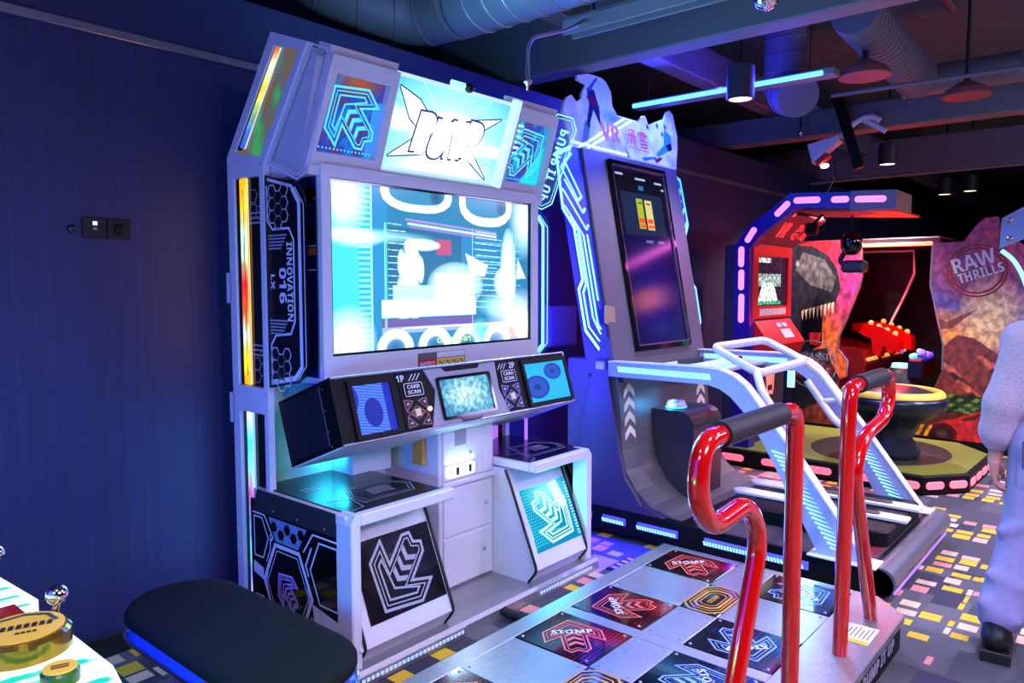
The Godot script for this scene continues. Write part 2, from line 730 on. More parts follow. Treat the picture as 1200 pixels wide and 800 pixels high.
# ==================================================================== the room
func carpet() -> StandardMaterial3D:
	var n := 1024                                      # 2.56 m a side
	var im := canvas(n, n, Color(0.245, 0.245, 0.265))
	var r := RandomNumberGenerator.new()
	r.seed = 21
	for k in 70:                                       # the slate slabs underneath
		var w := r.randi_range(60, 190)
		var h := r.randi_range(40, 120)
		var x := r.randi_range(0, n)
		var y := r.randi_range(0, n)
		var c: Color = [Color(0.30, 0.30, 0.32), Color(0.20, 0.20, 0.23), Color(0.34, 0.33, 0.35), Color(0.17, 0.17, 0.24)][r.randi() % 4]
		for ox in [0, -n]:
			for oy in [0, -n]:
				im.fill_rect(Rect2i(x + ox, y + oy, w, h), c)
	for k in 7:
		var x := r.randi_range(0, n - 150)
		var y := r.randi_range(0, n - 100)
		im.fill_rect(Rect2i(x, y, r.randi_range(100, 150), r.randi_range(60, 95)), Color(0.66, 0.56, 0.50))
	var cell := 44
	for gy in n / cell + 1:                                # rows of small dyed chips
		for gx in n / cell + 1:
			var band := sin(gx * 0.71 + gy * 0.33) + sin(gy * 0.93 - gx * 0.41)
			if r.randf() > 0.46 + 0.16 * band:
				continue
			var c: Color = [Color(0.80, 0.66, 0.12), Color(0.80, 0.66, 0.12), Color(0.80, 0.70, 0.56), Color(0.78, 0.50, 0.46), Color(0.74, 0.64, 0.52)][r.randi() % 5]
			var w := r.randi_range(24, 36)
			var h := r.randi_range(26, 36)
			im.fill_rect(Rect2i(gx * cell + r.randi_range(0, 8), gy * cell + r.randi_range(0, 6), w, h), c)
	speckle(im, 0.35, 0.35, 5)
	var m := mat(Color.WHITE, 0.95)
	m.albedo_texture = ImageTexture.create_from_image(im)
	m.uv1_triplanar = true
	m.uv1_world_triplanar = true
	m.uv1_scale = Vector3.ONE / 2.56
	return m


func room() -> void:
	var st := mb()
	box(st, Vector3(-9, -0.2, -2.6), Vector3(17, 0, 9.2), 0)
	setting("floor", st, carpet())
	# the dark ribbed partition that the games stand against
	var w := mat(Color.WHITE, 0.62)
	var im := canvas(512, 64, Color.BLACK)
	var r := RandomNumberGenerator.new()
	r.seed = 4
	for i in 512:
		var k := 0.92 + 0.08 * sin(TAU * i / 4.0) + r.randf_range(-0.16, 0.16)
		for j in 64:
			var g := k + r.randf_range(-0.04, 0.04)
			im.set_pixel(i, j, Color(0.112 * g, 0.118 * g, 0.285 * g))
	w.albedo_texture = ImageTexture.create_from_image(im)
	w.uv1_triplanar = true
	w.uv1_world_triplanar = true
	w.uv1_scale = Vector3(0.8, 0.8, 0.8)
	st = mb()
	box(st, Vector3(-9, 0, -0.14), Vector3(17, 2.775, 0), 0.004)
	setting("wall_back", st, w)
	st = mb()
	box(st, Vector3(-9, 2.468, 0.0), Vector3(17, 2.503, 0.014), 0.003)
	setting("trim_1", st, mat(Color(0.55, 0.53, 0.55), 0.28, 0.7))
	st = mb()
	box(st, Vector3(-9, 0, 0.0), Vector3(17, 0.09, 0.012), 0.003)
	setting("baseboard_back", st, mat(Color(0.05, 0.05, 0.06), 0.5))
	var slab := mat(Color.WHITE, 0.9)
	slab.albedo_texture = noise_tex(2.2, Color(0.25, 0.27, 0.26), Color(0.38, 0.40, 0.38), 256)
	slab.uv1_triplanar = true
	slab.uv1_world_triplanar = true
	slab.uv1_scale = Vector3(0.5, 0.5, 0.5)
	st = mb()
	box(st, Vector3(-9, 3.65, -2.6), Vector3(17, 3.85, 9.2), 0)
	setting("ceiling", st, slab)
	var dark := mat(Color(0.06, 0.06, 0.075), 0.8)
	var hall := mat(Color(0.16, 0.15, 0.20), 0.8)
	st = mb()
	box(st, Vector3(-9, 0, -2.8), Vector3(17, 3.65, -2.6), 0)
	setting("wall_rear", st, dark)
	st = mb()
	box(st, Vector3(-9.2, 0, -2.6), Vector3(-9, 3.65, 9.2), 0)
	setting("wall_left", st, hall)
	st = mb()
	box(st, Vector3(17, 0, -2.6), Vector3(17.2, 3.65, 9.2), 0)
	setting("wall_right", st, dark)
	st = mb()
	box(st, Vector3(-9, 0, 9.2), Vector3(17, 3.65, 9.4), 0)
	setting("wall_front", st, hall)


func duct_run(called: String, label: String, path: Array, r: float, m: Material, gap: float) -> void:
	var o := thing(called, label, "duct", path[0])
	var st := mb(true)
	tube(st, path, r, 28)
	part("pipe", st, m, o)
	var run := 0.0                                      # raised seams round the pipe
	for k in path.size() - 1:
		var a: Vector3 = path[k]
		var b: Vector3 = path[k + 1]
		var e := (b - a).normalized()
		var d := gap - run
		while d < a.distance_to(b):
			st = mb(true)
			var side := e.cross(Vector3.UP if absf(e.y) < 0.9 else Vector3.RIGHT).normalized()
			var ring := []
			for j in 28:
				ring.append(a + e * (d + 0.03 * sin(TAU * j / 28.0)) + (side * cos(TAU * j / 28.0) + e.cross(side) * sin(TAU * j / 28.0)) * (r + 0.001))
			tube(st, ring, 0.006, 6, -1, true)
			part("seam", st, m, o)
			d += gap
		run = a.distance_to(b) - (d - gap)
	return


func ceiling_things() -> void:
	var st := mb()
	# beams
	for b in [[1.36, 1.52, 2.83, 3.2, "trim_2"], [4.42, 4.62, 2.82, 3.05, "trim_3"], [7.2, 7.5, 2.8, 3.2, "trim_4"]]:
		st = mb()
		box(st, Vector3(b[0], b[2], -2.6), Vector3(b[1], b[3], 9.2), 0.01)
		setting(b[4], st, M.duct_dull)
	st = mb()
	box(st, Vector3(-9, 3.05, 0.35), Vector3(17, 3.3, 0.5), 0.01)
	setting("trim_5", st, M.duct_dull)
	duct_run("spiral_duct", "shiny spiral air duct above the dance game", [Vector3(0.62, 3.05, 0.16), Vector3(0.62, 3.05, 6.0)], 0.17, M.duct, 0.13)
	duct_run("elbow_duct", "dull air duct elbow that turns up behind the spiral duct", rounded([Vector3(-0.15, 3.62, -0.75), Vector3(0.15, 3.14, -0.5), Vector3(0.60, 3.05, -0.16), Vector3(0.62, 3.05, 0.125)], 0.3), 0.165, M.duct_dull, 0.2)
	duct_run("wide_duct", "widest dull air duct above the ski game", [Vector3(1.60, 3.42, 0.55), Vector3(1.60, 3.42, 6.0)], 0.2, M.duct_dull, 0.6)
	duct_run("flexible_duct", "grey ribbed flexible duct that slopes across the ceiling", [Vector3(2.3, 3.12, 1.74), Vector3(3.93, 3.06, 1.72)], 0.14, M.duct_dull, 0.07)
	duct_run("long_duct", "long thin grey duct joined to the ribbed flexible duct", [Vector3(4.05, 3.06, 1.6), Vector3(4.05, 3.06, 7.0)], 0.11, M.duct_dull, 0.8)
	duct_run("drop_duct", "round grey duct that ends open beside the blue light tube", rounded([Vector3(3.3, 3.6, 0.95), Vector3(3.3, 2.95, 0.95), Vector3(3.05, 2.86, 1.15)], 0.25), 0.15, M.duct_dull, 0.12)
	# strut channel with the sprinkler pipe
	var o := thing("strut_channel", "grey steel strut channel with two ribs beside the spiral duct", "channel", Vector3(0.80, 2.82, 0.8))
	st = mb()
	for k in [[-0.05, -0.035], [0.035, 0.05]]:
		box(st, Vector3(0.80 + k[0], 2.80, 0.75), Vector3(0.80 + k[1], 2.88, 6.0), 0.003)
	box(st, Vector3(0.75, 2.87, 0.75), Vector3(0.85, 2.885, 6.0), 0.003)
	part("channel", st, M.grey, o)
	for k in 6:
		st = mb()
		tube(st, [Vector3(0.82, 2.88, 0.9 + k * 0.9), Vector3(0.82, 3.65, 0.9 + k * 0.9)], 0.006, 8)
		part("hanger_rod", st, M.dark_steel, o)
	o = thing("sprinkler", "bent pipe with a sprinkler head between the dance and ski games", "sprinkler", Vector3(0.28, 2.42, 0.9))
	st = mb()
	tube(st, rounded([Vector3(0.738, 2.84, 0.9), Vector3(0.60, 2.76, 0.9), Vector3(0.285, 2.64, 0.9), Vector3(0.28, 2.46, 0.9)], 0.07), 0.0085, 10)
	part("pipe", st, M.silver, o)
	st = mb(true)
	lathe(st, [[0.0, 2.405], [0.006, 2.405], [0.006, 2.42], [0.02, 2.438], [0.022, 2.452], [0.014, 2.462], [0.012, 2.53], [0.0, 2.53]], Transform3D(Basis(), Vector3(0.28, 0, 0.9)), 16)
	part("sprinkler_head", st, M.chrome, o)
	o = thing("sprinkler", "small sprinkler head on a thin drop pipe beyond the blue tube", "sprinkler", Vector3(4.2, 2.8, 0.77))
	st = mb()
	tube(st, [Vector3(4.19, 3.3, 0.765), Vector3(4.19, 2.86, 0.765)], 0.009, 8)
	part("pipe", st, M.dark_steel, o)
	st = mb(true)
	lathe(st, [[0.0, 2.78], [0.02, 2.80], [0.022, 2.82], [0.012, 2.86], [0.0, 2.86]], Transform3D(Basis(), Vector3(4.19, 0, 0.765)), 12)
	part("sprinkler_head", st, M.chrome, o)
	# the blue tube light
	o = thing("tube_light", "long glowing blue tube light under the ceiling", "light", Vector3(2.33, 2.8, 0.88))
	st = mb()
	box(st, Vector3(2.345, 2.785, 0.19), Vector3(2.46, 2.83, 1.62), 0.006)
	part("batten", st, M.grey, o)
	st = mb(true)
	tube(st, [Vector3(2.33, 2.797, 0.22), Vector3(2.33, 2.797, 1.555)], 0.015, 14)
	part("tube", st, M.led_tube, o)
	for z in [0.3, 1.45]:
		st = mb()
		tube(st, [Vector3(2.41, 2.83, z), Vector3(2.41, 3.65, z)], 0.005, 6)
		part("rod", st, M.dark_steel, o)
	area(o, Vector3(2.33, 2.775, 0.88), Vector3.DOWN, Vector2(0.03, 1.3), Color(0.22, 0.30, 1.0), 3.0, Vector3.FORWARD)
	area(o, Vector3(2.29, 2.80, 0.88), Vector3(-1, 0.5, 0), Vector2(1.3, 0.03), Color(0.20, 0.20, 1.0), 2.6)
	area(o, Vector3(2.33, 2.82, 0.88), Vector3(0.2, 1, 0), Vector2(1.3, 0.03), Color(0.20, 0.20, 1.0), 1.6, Vector3(0, 0, 1))
	# round plates; the red light on them is put into their colour
	var disc := thing("ceiling_speaker", "round ceiling speaker past the end of the blue light tube", "speaker", Vector3(2.62, 2.82, 1.72), "round ceiling speakers")
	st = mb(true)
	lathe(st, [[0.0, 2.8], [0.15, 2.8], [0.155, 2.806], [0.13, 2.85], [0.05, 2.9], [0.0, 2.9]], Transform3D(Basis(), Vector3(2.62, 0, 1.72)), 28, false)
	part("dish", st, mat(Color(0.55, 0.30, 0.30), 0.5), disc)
	st = mb()
	tube(st, [Vector3(2.62, 2.9, 1.72), Vector3(2.62, 2.967, 1.72)], 0.02, 8)
	part("rod", st, M.dark_steel, disc)
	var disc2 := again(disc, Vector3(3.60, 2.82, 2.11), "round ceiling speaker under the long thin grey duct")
	st = mb()
	tube(st, [Vector3(3.60, 2.9, 2.11), Vector3(3.60, 3.65, 2.11)], 0.012, 8)
	part("drop_rod", st, M.dark_steel, disc2)
	# mirrored dome
	o = thing("dome_camera", "small shiny mirrored dome hanging under the wide duct", "dome camera", Vector3(0.96, 2.85, 1.75))
	st = mb(true)
	ball(st, Vector3(0.96, 2.815, 1.752), 0.062)
	part("dome", st, M.chrome, o)
	st = mb(true)
	lathe(st, [[0.0, 2.84], [0.07, 2.84], [0.07, 2.89], [0.0, 2.89]], Transform3D(Basis(), Vector3(0.96, 0, 1.752)), 24, false)
	part("mount", st, M.grey, o)
	# bracketed white fitting, with a spot lamp added to brighten the hunting game
	o = thing("bracket_fitting", "white fitting with an added lamp, on a curved white bracket under the far beam", "bracket_fitting", Vector3(4.2, 2.72, 1.1))
	var t := xf(Vector3(4.3, 2.72, 0.97), Vector3(0.1, 0.28, 1), Vector3(0, 1, -0.2))
	st = mb()
	extrude(st, t, [[-0.16, -0.13], [-0.16, 0.04], [0.10, 0.03], [0.10, -0.02]], -0.07, 0.07, 0.01)
	part("housing", st, M.white_rail, o)
	st = mb()
	extrude(st, t, [[-0.12, -0.165], [-0.14, -0.125], [-0.03, -0.085], [0.0, -0.11]], -0.05, 0.05, 0.005)
	part("lens_hood", st, M.red_sheet, o)
	var spot := SpotLight3D.new()
	spot.name = "light"
	spot.light_color = Color(1.0, 0.90, 0.86)
	spot.light_energy = 4.5
	spot.light_size = 0.05
	spot.spot_angle = 44.0
	spot.spot_angle_attenuation = 0.7
	spot.spot_range = 30.0
	spot.spot_attenuation = 2.0
	spot.shadow_enabled = true
	o.add_child(spot)
	spot.position = t * Vector3(-0.08, -0.20, 0.0) - o.position
	spot.basis = Basis.looking_at(Vector3(5.3, 1.15, 0.80) - (spot.position + o.position), Vector3.UP)
	st = mb(true)
	lathe(st, [[0.0, -0.012], [0.035, -0.012], [0.035, 0.0], [0.0, 0.0]], Transform3D(spot.basis * Basis(Vector3(1, 0, 0), -PI / 2), spot.position + o.position - spot.basis.z * -0.02), 16, false)
	part("added_lens_lamp", st, M.lamp, o)
	st = mb()
	tube(st, curve([t * Vector3(0.10, 0.01, 0), t * Vector3(0.24, 0.09, 0), t * Vector3(0.36, 0.09, 0), t * Vector3(0.42, 0.03, 0)]), 0.025, 10)
	tube(st, curve([t * Vector3(0.30, 0.09, 0), t * Vector3(0.38, 0.0, 0), t * Vector3(0.44, -0.07, 0)]), 0.022, 10)
	part("bracket", st, M.white_rail, o)
	st = mb()
	tube(st, [t * Vector3(0.16, 0.35, 0.02), t * Vector3(0.18, -0.30, 0.02)], 0.045, 12)
	part("pole", st, M.black, o)
	st = mb()
	tube(st, curve([t * Vector3(0.0, -0.1, 0), t * Vector3(-0.02, -0.3, 0.0), t * Vector3(-0.2, -0.48, 0.05), t * Vector3(-0.42, -0.5, 0.1)]), 0.006, 6)
	part("cable", st, M.black, o)
	# loose conduits
	for c in [[Vector3(6.4, 2.66, 0.1), Vector3(6.4, 2.72, 7.0), "thin grey conduit beyond the can downlights"], [Vector3(3.3, 2.88, 1.3), Vector3(3.45, 2.88, 6.5), "thin dark conduit under the long grey duct"]]:
		st = mb()
		tube(st, [c[0], c[1]], 0.016, 8)
		o = thing("conduit", c[2], "conduit", c[0])
		part("pipe", st, M.duct_dull, o)
	o = thing("hanging_rod", "red and white rod slanting down from the ceiling slab", "rod", Vector3(2.6, 3.5, 2.0))
	st = mb()
	tube(st, [Vector3(2.25, 3.52, 1.94), Vector3(3.7, 3.45, 1.98)], 0.03, 8)
	part("rod", st, mat(Color(0.5, 0.25, 0.22), 0.6), o)


# ==================================================================== dance platform
const ARROW := [[0, 1], [0.85, 0.28], [0.85, -0.32], [0.36, 0.02], [0.36, -0.78], [0.2, -0.95], [0, -0.82], [-0.2, -0.95], [-0.36, -0.78], [-0.36, 0.02], [-0.85, -0.32], [-0.85, 0.28]]


func arrow_lines(st: SurfaceTool, t: Transform3D, cx: float, cy: float, s: float, turn: float, d: float, bold := 1.0) -> void:
	var o := shift(ARROW, cx, cy, s, turn)
	line(st, t, o, s * 0.055 * bold, d, true)
	line(st, t, inset(ccw(pv(o)), s * 0.105), s * 0.025 * bold, d, true)
	var w := shift([[0, 0.72], [0.62, 0.2], [0.62, 0.04], [0.22, 0.28], [0, 0.42], [-0.22, 0.28], [-0.62, 0.04], [-0.62, 0.2]], cx, cy, s, turn)
	line(st, t, w, s * 0.04 * bold, d, true)
	for k in 3:
		var y := 0.12 - k * 0.28
		flat(st, t, shift([[0, y + 0.13], [0.22, y - 0.02], [0.22, y - 0.16], [0, y - 0.01], [-0.22, y - 0.16], [-0.22, y - 0.02]], cx, cy, s, turn), d)


func tile_print(base: Color, dots: Color, seed_: int) -> StandardMaterial3D:     # halftone dots on dark glass
	var n := 160
	var im := canvas(n, n, base)
	var step := 8
	for j in n / step:
		for i in n / step:
			var k := clampf((i + j) / float(2 * n / step) * 1.6 - 0.35 + 0.25 * sin(i * 0.5 + seed_), 0.0, 1.0)
			var r := int(round(k * step * 0.72))
			if r > 0:
				im.fill_rect(Rect2i(i * step + (step / 2 if j % 2 else 0), j * step, r, r), dots)
	var m := printed(im, 0.12)
	m.clearcoat_enabled = true
	m.clearcoat = 0.6
	m.clearcoat_roughness = 0.03
	return m


func dance_platform() -> void:
	var o := thing("dance_platform", "low steel dance platform with arrow tiles and two red handrails", "dance platform", Vector3(XC, 0, 1.86))
	var up := face_up(0)
	var x0 := -1.0
	var x1 := 0.945
	var z0 := 1.28
	var z1 := 2.45
	var cut := 0.13
	var st := mb()
	var foot := [[x0 + 0.01, -z0 - 0.01], [x1 - 0.01, -z0 - 0.01], [x1 - 0.01, -(z1 - cut)], [x1 - cut, -z1 + 0.01], [x0 + cut, -z1 + 0.01], [x0 + 0.01, -(z1 - cut)]]
	extrude(st, up, foot, 0.015, PAD - 0.022)
	part("body", st, M.black, o)
	# steel round the tiles
	for e in [rect(x0, -1.362, x1, -z0), rect(x0, -2.223, -0.962, -1.363), rect(0.9, -2.223, x1, -1.363), rect(-0.062, -2.223, 0.0, -1.363)]:
		st = mb()
		extrude(st, up, e, PAD - 0.022, PAD, 0.002)
		part("edge_plate", st, M.steel, o)
	st = mb()
	extrude(st, up, [[x0, -2.2245], [x0, -(z1 - cut)], [x0 + cut, -z1], [x1 - cut, -z1], [x1, -(z1 - cut)], [x1, -2.2245]], PAD - 0.022, PAD, 0.002)
	var front := part("front_plate", st, M.steel, o)
	for x in [-0.9, -0.45, 0.0, 0.45, 0.80]:
		bolt(front, Vector3(x, PAD, 2.41), Vector3.UP)
	st = mb()
	box(st, Vector3(x0 + cut, PAD - 0.028, z1), Vector3(x1 - cut, PAD - 0.001, z1 + 0.005), 0.001)
	part("edge_trim", st, M.silver, o)
	text("lettering", "PUMP IT UP", Transform3D(Basis(), Vector3(0.50, 0.075, z1 - 0.0095)), 0.42, 0.05, M.print_grey, o)
	text("lettering", "PUMP IT UP", Transform3D(Basis(), Vector3(-0.52, 0.075, z1 - 0.0095)), 0.42, 0.05, M.print_grey, o)
	# tiles
	var red := tile_print(Color(0.045, 0.012, 0.02), Color(0.66, 0.06, 0.08), 1)
	var blue := tile_print(Color(0.018, 0.022, 0.055), Color(0.10, 0.24, 0.66), 2)
	var gold := tile_print(Color(0.05, 0.032, 0.012), Color(0.22, 0.13, 0.03), 3)
	var ink_red := mat(Color(0.86, 0.36, 0.32), 0.3)
	var ink_blue := mat(Color(0.48, 0.62, 0.90), 0.3)
	var ink_gold := mat(Color(0.80, 0.56, 0.20), 0.3)
	var zs := [1.362, 1.705, 1.880, 2.223]
	for px in [0.0, -0.962]:
		for i in 3:
			for j in 3:
				var a: float = px + 0.3 * i + 0.001
				var b: float = px + 0.3 * (i + 1) - 0.001
				var c: float = zs[j] + 0.001
				var d: float = zs[j + 1] - 0.001
				st = mb()
				if (i + j) % 2 == 1:
					extrude(st, up, rect(a, -d, b, -c), PAD - 0.022, PAD - 0.001, 0.002)
					var p := part("steel_plate", st, M.steel, o)
					for q in [[a + 0.025, c + 0.025], [b - 0.025, c + 0.025], [a + 0.025, d - 0.025], [b - 0.025, d - 0.025]]:
						bolt(p, Vector3(q[0], PAD - 0.001, q[1]), Vector3.UP, 1.1)
					continue
				extrude(st, up, rect(a, -d, b, -c), PAD - 0.022, PAD + 0.001, 0.003)
				var mid: bool = i == 1
				var face: Material = gold if mid else (red if j == 0 else blue)
				var dye: Material = ink_gold if mid else (ink_red if j == 0 else ink_blue)
				var tile := part("arrow_tile" if not mid else "centre_tile", st, face, o)
				var ctr := Vector2((a + b) / 2, -(c + d) / 2)
				var art := mb()
				var turn := 0.0
				if mid:
					for s in [[0.142, 0.084, 0.010], [0.118, 0.068, 0.006], [0.095, 0.053, 0.012], [0.070, 0.037, 0.005]]:
						var k: float = s[1] * 0.5
						line(art, up, [[ctr.x - s[0] + k, ctr.y - s[1]], [ctr.x + s[0] - k, ctr.y - s[1]], [ctr.x + s[0], ctr.y - s[1] + k], [ctr.x + s[0], ctr.y + s[1] - k], [ctr.x + s[0] - k, ctr.y + s[1]], [ctr.x - s[0] + k, ctr.y + s[1]], [ctr.x - s[0], ctr.y + s[1] - k], [ctr.x - s[0], ctr.y - s[1] + k]], s[2], PAD + 0.0022, true)
				else:
					turn = (PI / 4 if i == 0 else -PI / 4) if j == 0 else (PI * 0.75 if i == 0 else -PI * 0.75)
					arrow_lines(art, up, ctr.x, ctr.y, 0.135, turn, PAD + 0.0022)
				part("emblem", art, dye, tile)
				var tt := Transform3D(up.basis * Basis(Vector3(0, 0, 1), turn), Vector3(ctr.x, PAD + 0.0024, -ctr.y)).translated_local(Vector3(0, 0.035 if not mid else 0.0, 0))
				text("lettering", "STOMP", tt, 0.16 if not mid else 0.09, 0.03 if not mid else 0.022, M.print_white if not mid else ink_gold, tile, false, 0.0008)
				for q in [[a + 0.022, c + 0.022], [b - 0.022, c + 0.022], [a + 0.022, d - 0.022], [b - 0.022, d - 0.022]]:
					bolt(tile, Vector3(q[0], PAD + 0.001, q[1]), Vector3.UP, 1.1)
	# warning label
	var lab := Transform3D(up.basis * Basis(Vector3(0, 0, 1), 0.0), Vector3(0.515, PAD + 0.0006, 2.36))
	st = mb()
	extrude(st, lab, rect(-0.085, -0.055, 0.085, 0.055), 0.0, 0.001)
	var sticker := part("warning_label", st, M.paper, o)
	st = mb()
	flat(st, lab, rect(-0.085, -0.055, -0.055, 0.055), 0.0016)
	part("stripe", st, M.yellow, sticker)
	st = mb()
	for k in 6:
		flat(st, lab, rect(-0.04, -0.042 + k * 0.015, 0.07 - 0.012 * (k % 3), -0.038 + k * 0.015), 0.0016)
	part("writing", st, M.charcoal, sticker)
	# red handrails
	var z := 2.355
	rail(o, [[-0.20, PAD], [-0.215, 1.02], [-0.22, 1.125], [-0.34, 1.13], [-0.72, 1.13], [-0.84, 1.125], [-0.86, 0.99], [-0.78, 0.90], [-0.565, 0.92], [-0.47, 0.80], [-0.73, PAD]], z, [-0.34, -0.74])
	rail(o, [[0.305, PAD], [0.315, 1.03], [0.325, 1.135], [0.42, 1.14], [0.72, 1.14], [0.84, 1.135], [0.85, 1.02], [0.78, 0.965], [0.50, 0.93], [0.40, 0.82], [0.70, PAD]], z, [0.42, 0.74])
	# the hose that joins platform and cabinet
	st = mb(true)
	var hose := curve([Vector3(0.0, 0.034, 0.998), Vector3(0.0, 0.03, 1.03), Vector3(0.02, 0.026, 1.10), Vector3(0.10, 0.026, 1.19), Vector3(0.2, 0.05, 1.285)], 8)
	tube(st, hose, 0.019, 12)
	var h := part("cable_hose", st, M.rubber, o)
	for k in range(1, hose.size() - 1):
		st = mb(true)
		var e: Vector3 = (hose[k + 1] - hose[k - 1]).normalized() * 0.004
		tube(st, [hose[k] - e, hose[k] + e], 0.022, 12)
		part("ridge", st, M.rubber, h)


func rail(o: Node3D, pts: Array, z: float, grip: Array) -> void:
	var path := []
	for p in pts:
		path.append(Vector3(p[0], p[1], z))
	var st := mb(true)
	tube(st, rounded(path, 0.11, 8), 0.0265, 18)
	var bar := part("handrail", st, M.red, o)
	st = mb(true)
	var y: float = pts[3][1]
	var a := Vector3(grip[0], y, z)
	var b := Vector3(grip[1], y, z)
	tube(st, [a, a.lerp(b, 0.01), b.lerp(a, 0.01), b], 0.034, 18)
	part("foam_grip", st, M.rubber, bar)


# ==================================================================== dance cabinet
func span(st: SurfaceTool, zy: Array, xa: float, xb: float) -> void:        # a profile seen from the side, drawn out along x
	extrude(st, face_left(0), zy, -xb, -xa)


func sided(pts: Array, s: int) -> Array:
	var out := []
	for p in pts:
		out.append([p[0] if s < 0 else -p[0], p[1]])
	return out


func rainbow(w: int, h: int, stops: Array) -> Image:
	var im := canvas(w, h, Color.BLACK)
	var nz := FastNoiseLite.new()
	nz.seed = 9
	nz.frequency = 0.03
	for j in h:
		var f := float(j) / h * (stops.size() - 1)
		var c: Color = stops[int(f)].lerp(stops[mini(int(f) + 1, stops.size() - 1)], f - int(f))
		for i in w:
			var k := 1.0 + 0.35 * nz.get_noise_2d(i * 6.0, j)
			im.set_pixel(i, j, Color(c.r * k, c.g * k, c.b * k))
	return im


func holo(w: int, h: int, a: Color, b: Color, c: Color, seed_: int) -> Image:    # patchy colours of foil
	var im := canvas(w, h, a)
	var nz := FastNoiseLite.new()
	nz.seed = seed_
	nz.frequency = 0.018
	nz.fractal_octaves = 3
	for j in h:
		for i in w:
			var k := nz.get_noise_2d(i * 1.4 + j * 0.5, j * 0.8) * 2.2
			im.set_pixel(i, j, a.lerp(b, clampf(k, 0, 1)).lerp(c, clampf(-k, 0, 1)))
	return im


func game_picture() -> Image:
	var w := 768
	var h := 432
	var im := canvas(w, h, Color(0.05, 0.30, 0.46))
	ink(im, rect(0, 0, 0.17, 1), Color(0.16, 0.66, 0.80))
	ink(im, rect(0.17, 0.0, 0.24, 1), Color(0.04, 0.36, 0.56))
	for k in 60:                                             # ladder of ticks
		ink(im, rect(0.115, k / 60.0, 0.165, k / 60.0 + 0.008), Color(0.10, 0.42, 0.60) if k % 2 else Color(0.55, 0.92, 0.95))
	ink(im, rect(0.165, 0, 0.172, 1), Color(0.60, 0.95, 1.0))
	ink(im, rect(0.24, 0.24, 0.60, 0.60), Color(0.04, 0.20, 0.36))
	ink(im, rect(0.60, 0.24, 0.86, 0.66), Color(0.07, 0.30, 0.52))
	dab(im, 0.06, 0.10, 0.10, 0.22, Color(1, 1, 1, 1), 0.7)
	dab(im, 0.03, 0.30, 0.45, 0.05, Color(0.75, 1, 1, 1), 0.8)
	dab(im, 0.10, 0.32, 0.12, 0.06, Color(0.9, 1, 1, 1), 0.6)
	dab(im, 0.07, 0.93, 0.12, 0.22, Color(1, 1, 1, 1), 0.6)
	dab(im, 0.97, 0.12, 0.10, 0.30, Color(1, 1, 1, 1), 0.8)
	for r in [[0.38, 0.01, 0.17, 0.13], [0.74, 0.03, 0.15, 0.16]]:            # bright rings along the top
		ink(im, shift(rrect(-1, -1, 1, 1, 0.8), r[0], r[1], r[2], 0.0, r[3]), Color(0.96, 1, 1))
		ink(im, shift(rrect(-1, -1, 1, 1, 0.8), r[0], r[1], r[2] * 0.78, 0.0, r[3] * 0.62), Color(0.10, 0.35, 0.50))
		dab(im, r[0] + 0.09, r[1] + 0.02, 0.035, 0.06, Color(0.02, 0.15, 0.30, 1), 0.5)
	for b in [[0.32, 0.18, 0.8, Color(0.55, 0.35, 0.62)], [0.33, 0.205, 0.8, Color(0.75, 0.85, 0.98)], [0.34, 0.225, 0.8, Color(0.45, 0.30, 0.60)]]:
		ink(im, [[b[0], b[1]], [b[2], b[1] + 0.045], [b[2], b[1] + 0.06], [b[0], b[1] + 0.014]], b[3])
	ink(im, rect(0.47, 0.30, 0.545, 0.40), Color(0.62, 0.10, 0.25))
	for k in 7:
		ink(im, rect(0.66, 0.30 + k * 0.05, 0.95, 0.305 + k * 0.05), Color(0.45, 0.75, 0.92))
	ink(im, [[0.62, 0.38], [0.75, 0.46], [0.73, 0.54], [0.65, 0.53]], Color(0.80, 0.88, 0.95))
	ink(im, [[0.93, 0.40], [0.985, 0.55], [0.92, 0.55]], Color(0.75, 0.75, 0.85))
	# a washed-out dancer and stage
	for d in [[0.345, 0.36, 0.035, 0.06], [0.35, 0.47, 0.045, 0.12], [0.30, 0.46, 0.02, 0.09], [0.39, 0.50, 0.018, 0.09], [0.33, 0.62, 0.055, 0.12], [0.31, 0.72, 0.05, 0.10], [0.36, 0.70, 0.04, 0.12], [0.40, 0.34, 0.09, 0.04]]:
		dab(im, d[0], d[1], d[2], d[3], Color(1.0, 0.99, 0.98, 1), 0.25)
	dab(im, 0.57, 0.60, 0.15, 0.16, Color(0.92, 1, 0.90, 1), 0.35)
	ink(im, rect(0.46, 0.52, 0.67, 0.70), Color(0.98, 1, 0.96))
	ink(im, rect(0.26, 0.60, 0.46, 0.70), Color(0.62, 0.85, 0.92))
	ink(im, rect(0.21, 0.69, 0.68, 0.80), Color(0.98, 1, 1))
	dab(im, 0.87, 0.52, 0.05, 0.34, Color(1, 1, 1, 1), 0.35)
	dab(im, 0.85, 0.58, 0.07, 0.12, Color(1, 1, 1, 1), 0.35)
	ink(im, rect(0.21, 0.81, 0.68, 0.86), Color(0.30, 0.16, 0.42))
	ink(im, rect(0.21, 0.86, 1.0, 0.90), Color(0.50, 0.50, 0.75))
	ink(im, rect(0.30, 0.865, 0.80, 0.875), Color(0.9, 0.8, 0.9))
	ink(im, rect(0.19, 0.90, 1.0, 1.0), Color(0.10, 0.30, 0.50))
	for x in [0.27, 0.46, 0.63, 0.80]:                         # rings along the bottom
		dab(im, x, 0.99, 0.085, 0.12, Color(0.98, 1, 1, 1), 0.15)
		dab(im, x, 1.0, 0.045, 0.07, Color(0.05, 0.22, 0.42, 1), 0.15)
	dab(im, 0.93, 0.85, 0.20, 0.24, Color(0.95, 0.80, 0.98, 1), 0.7)
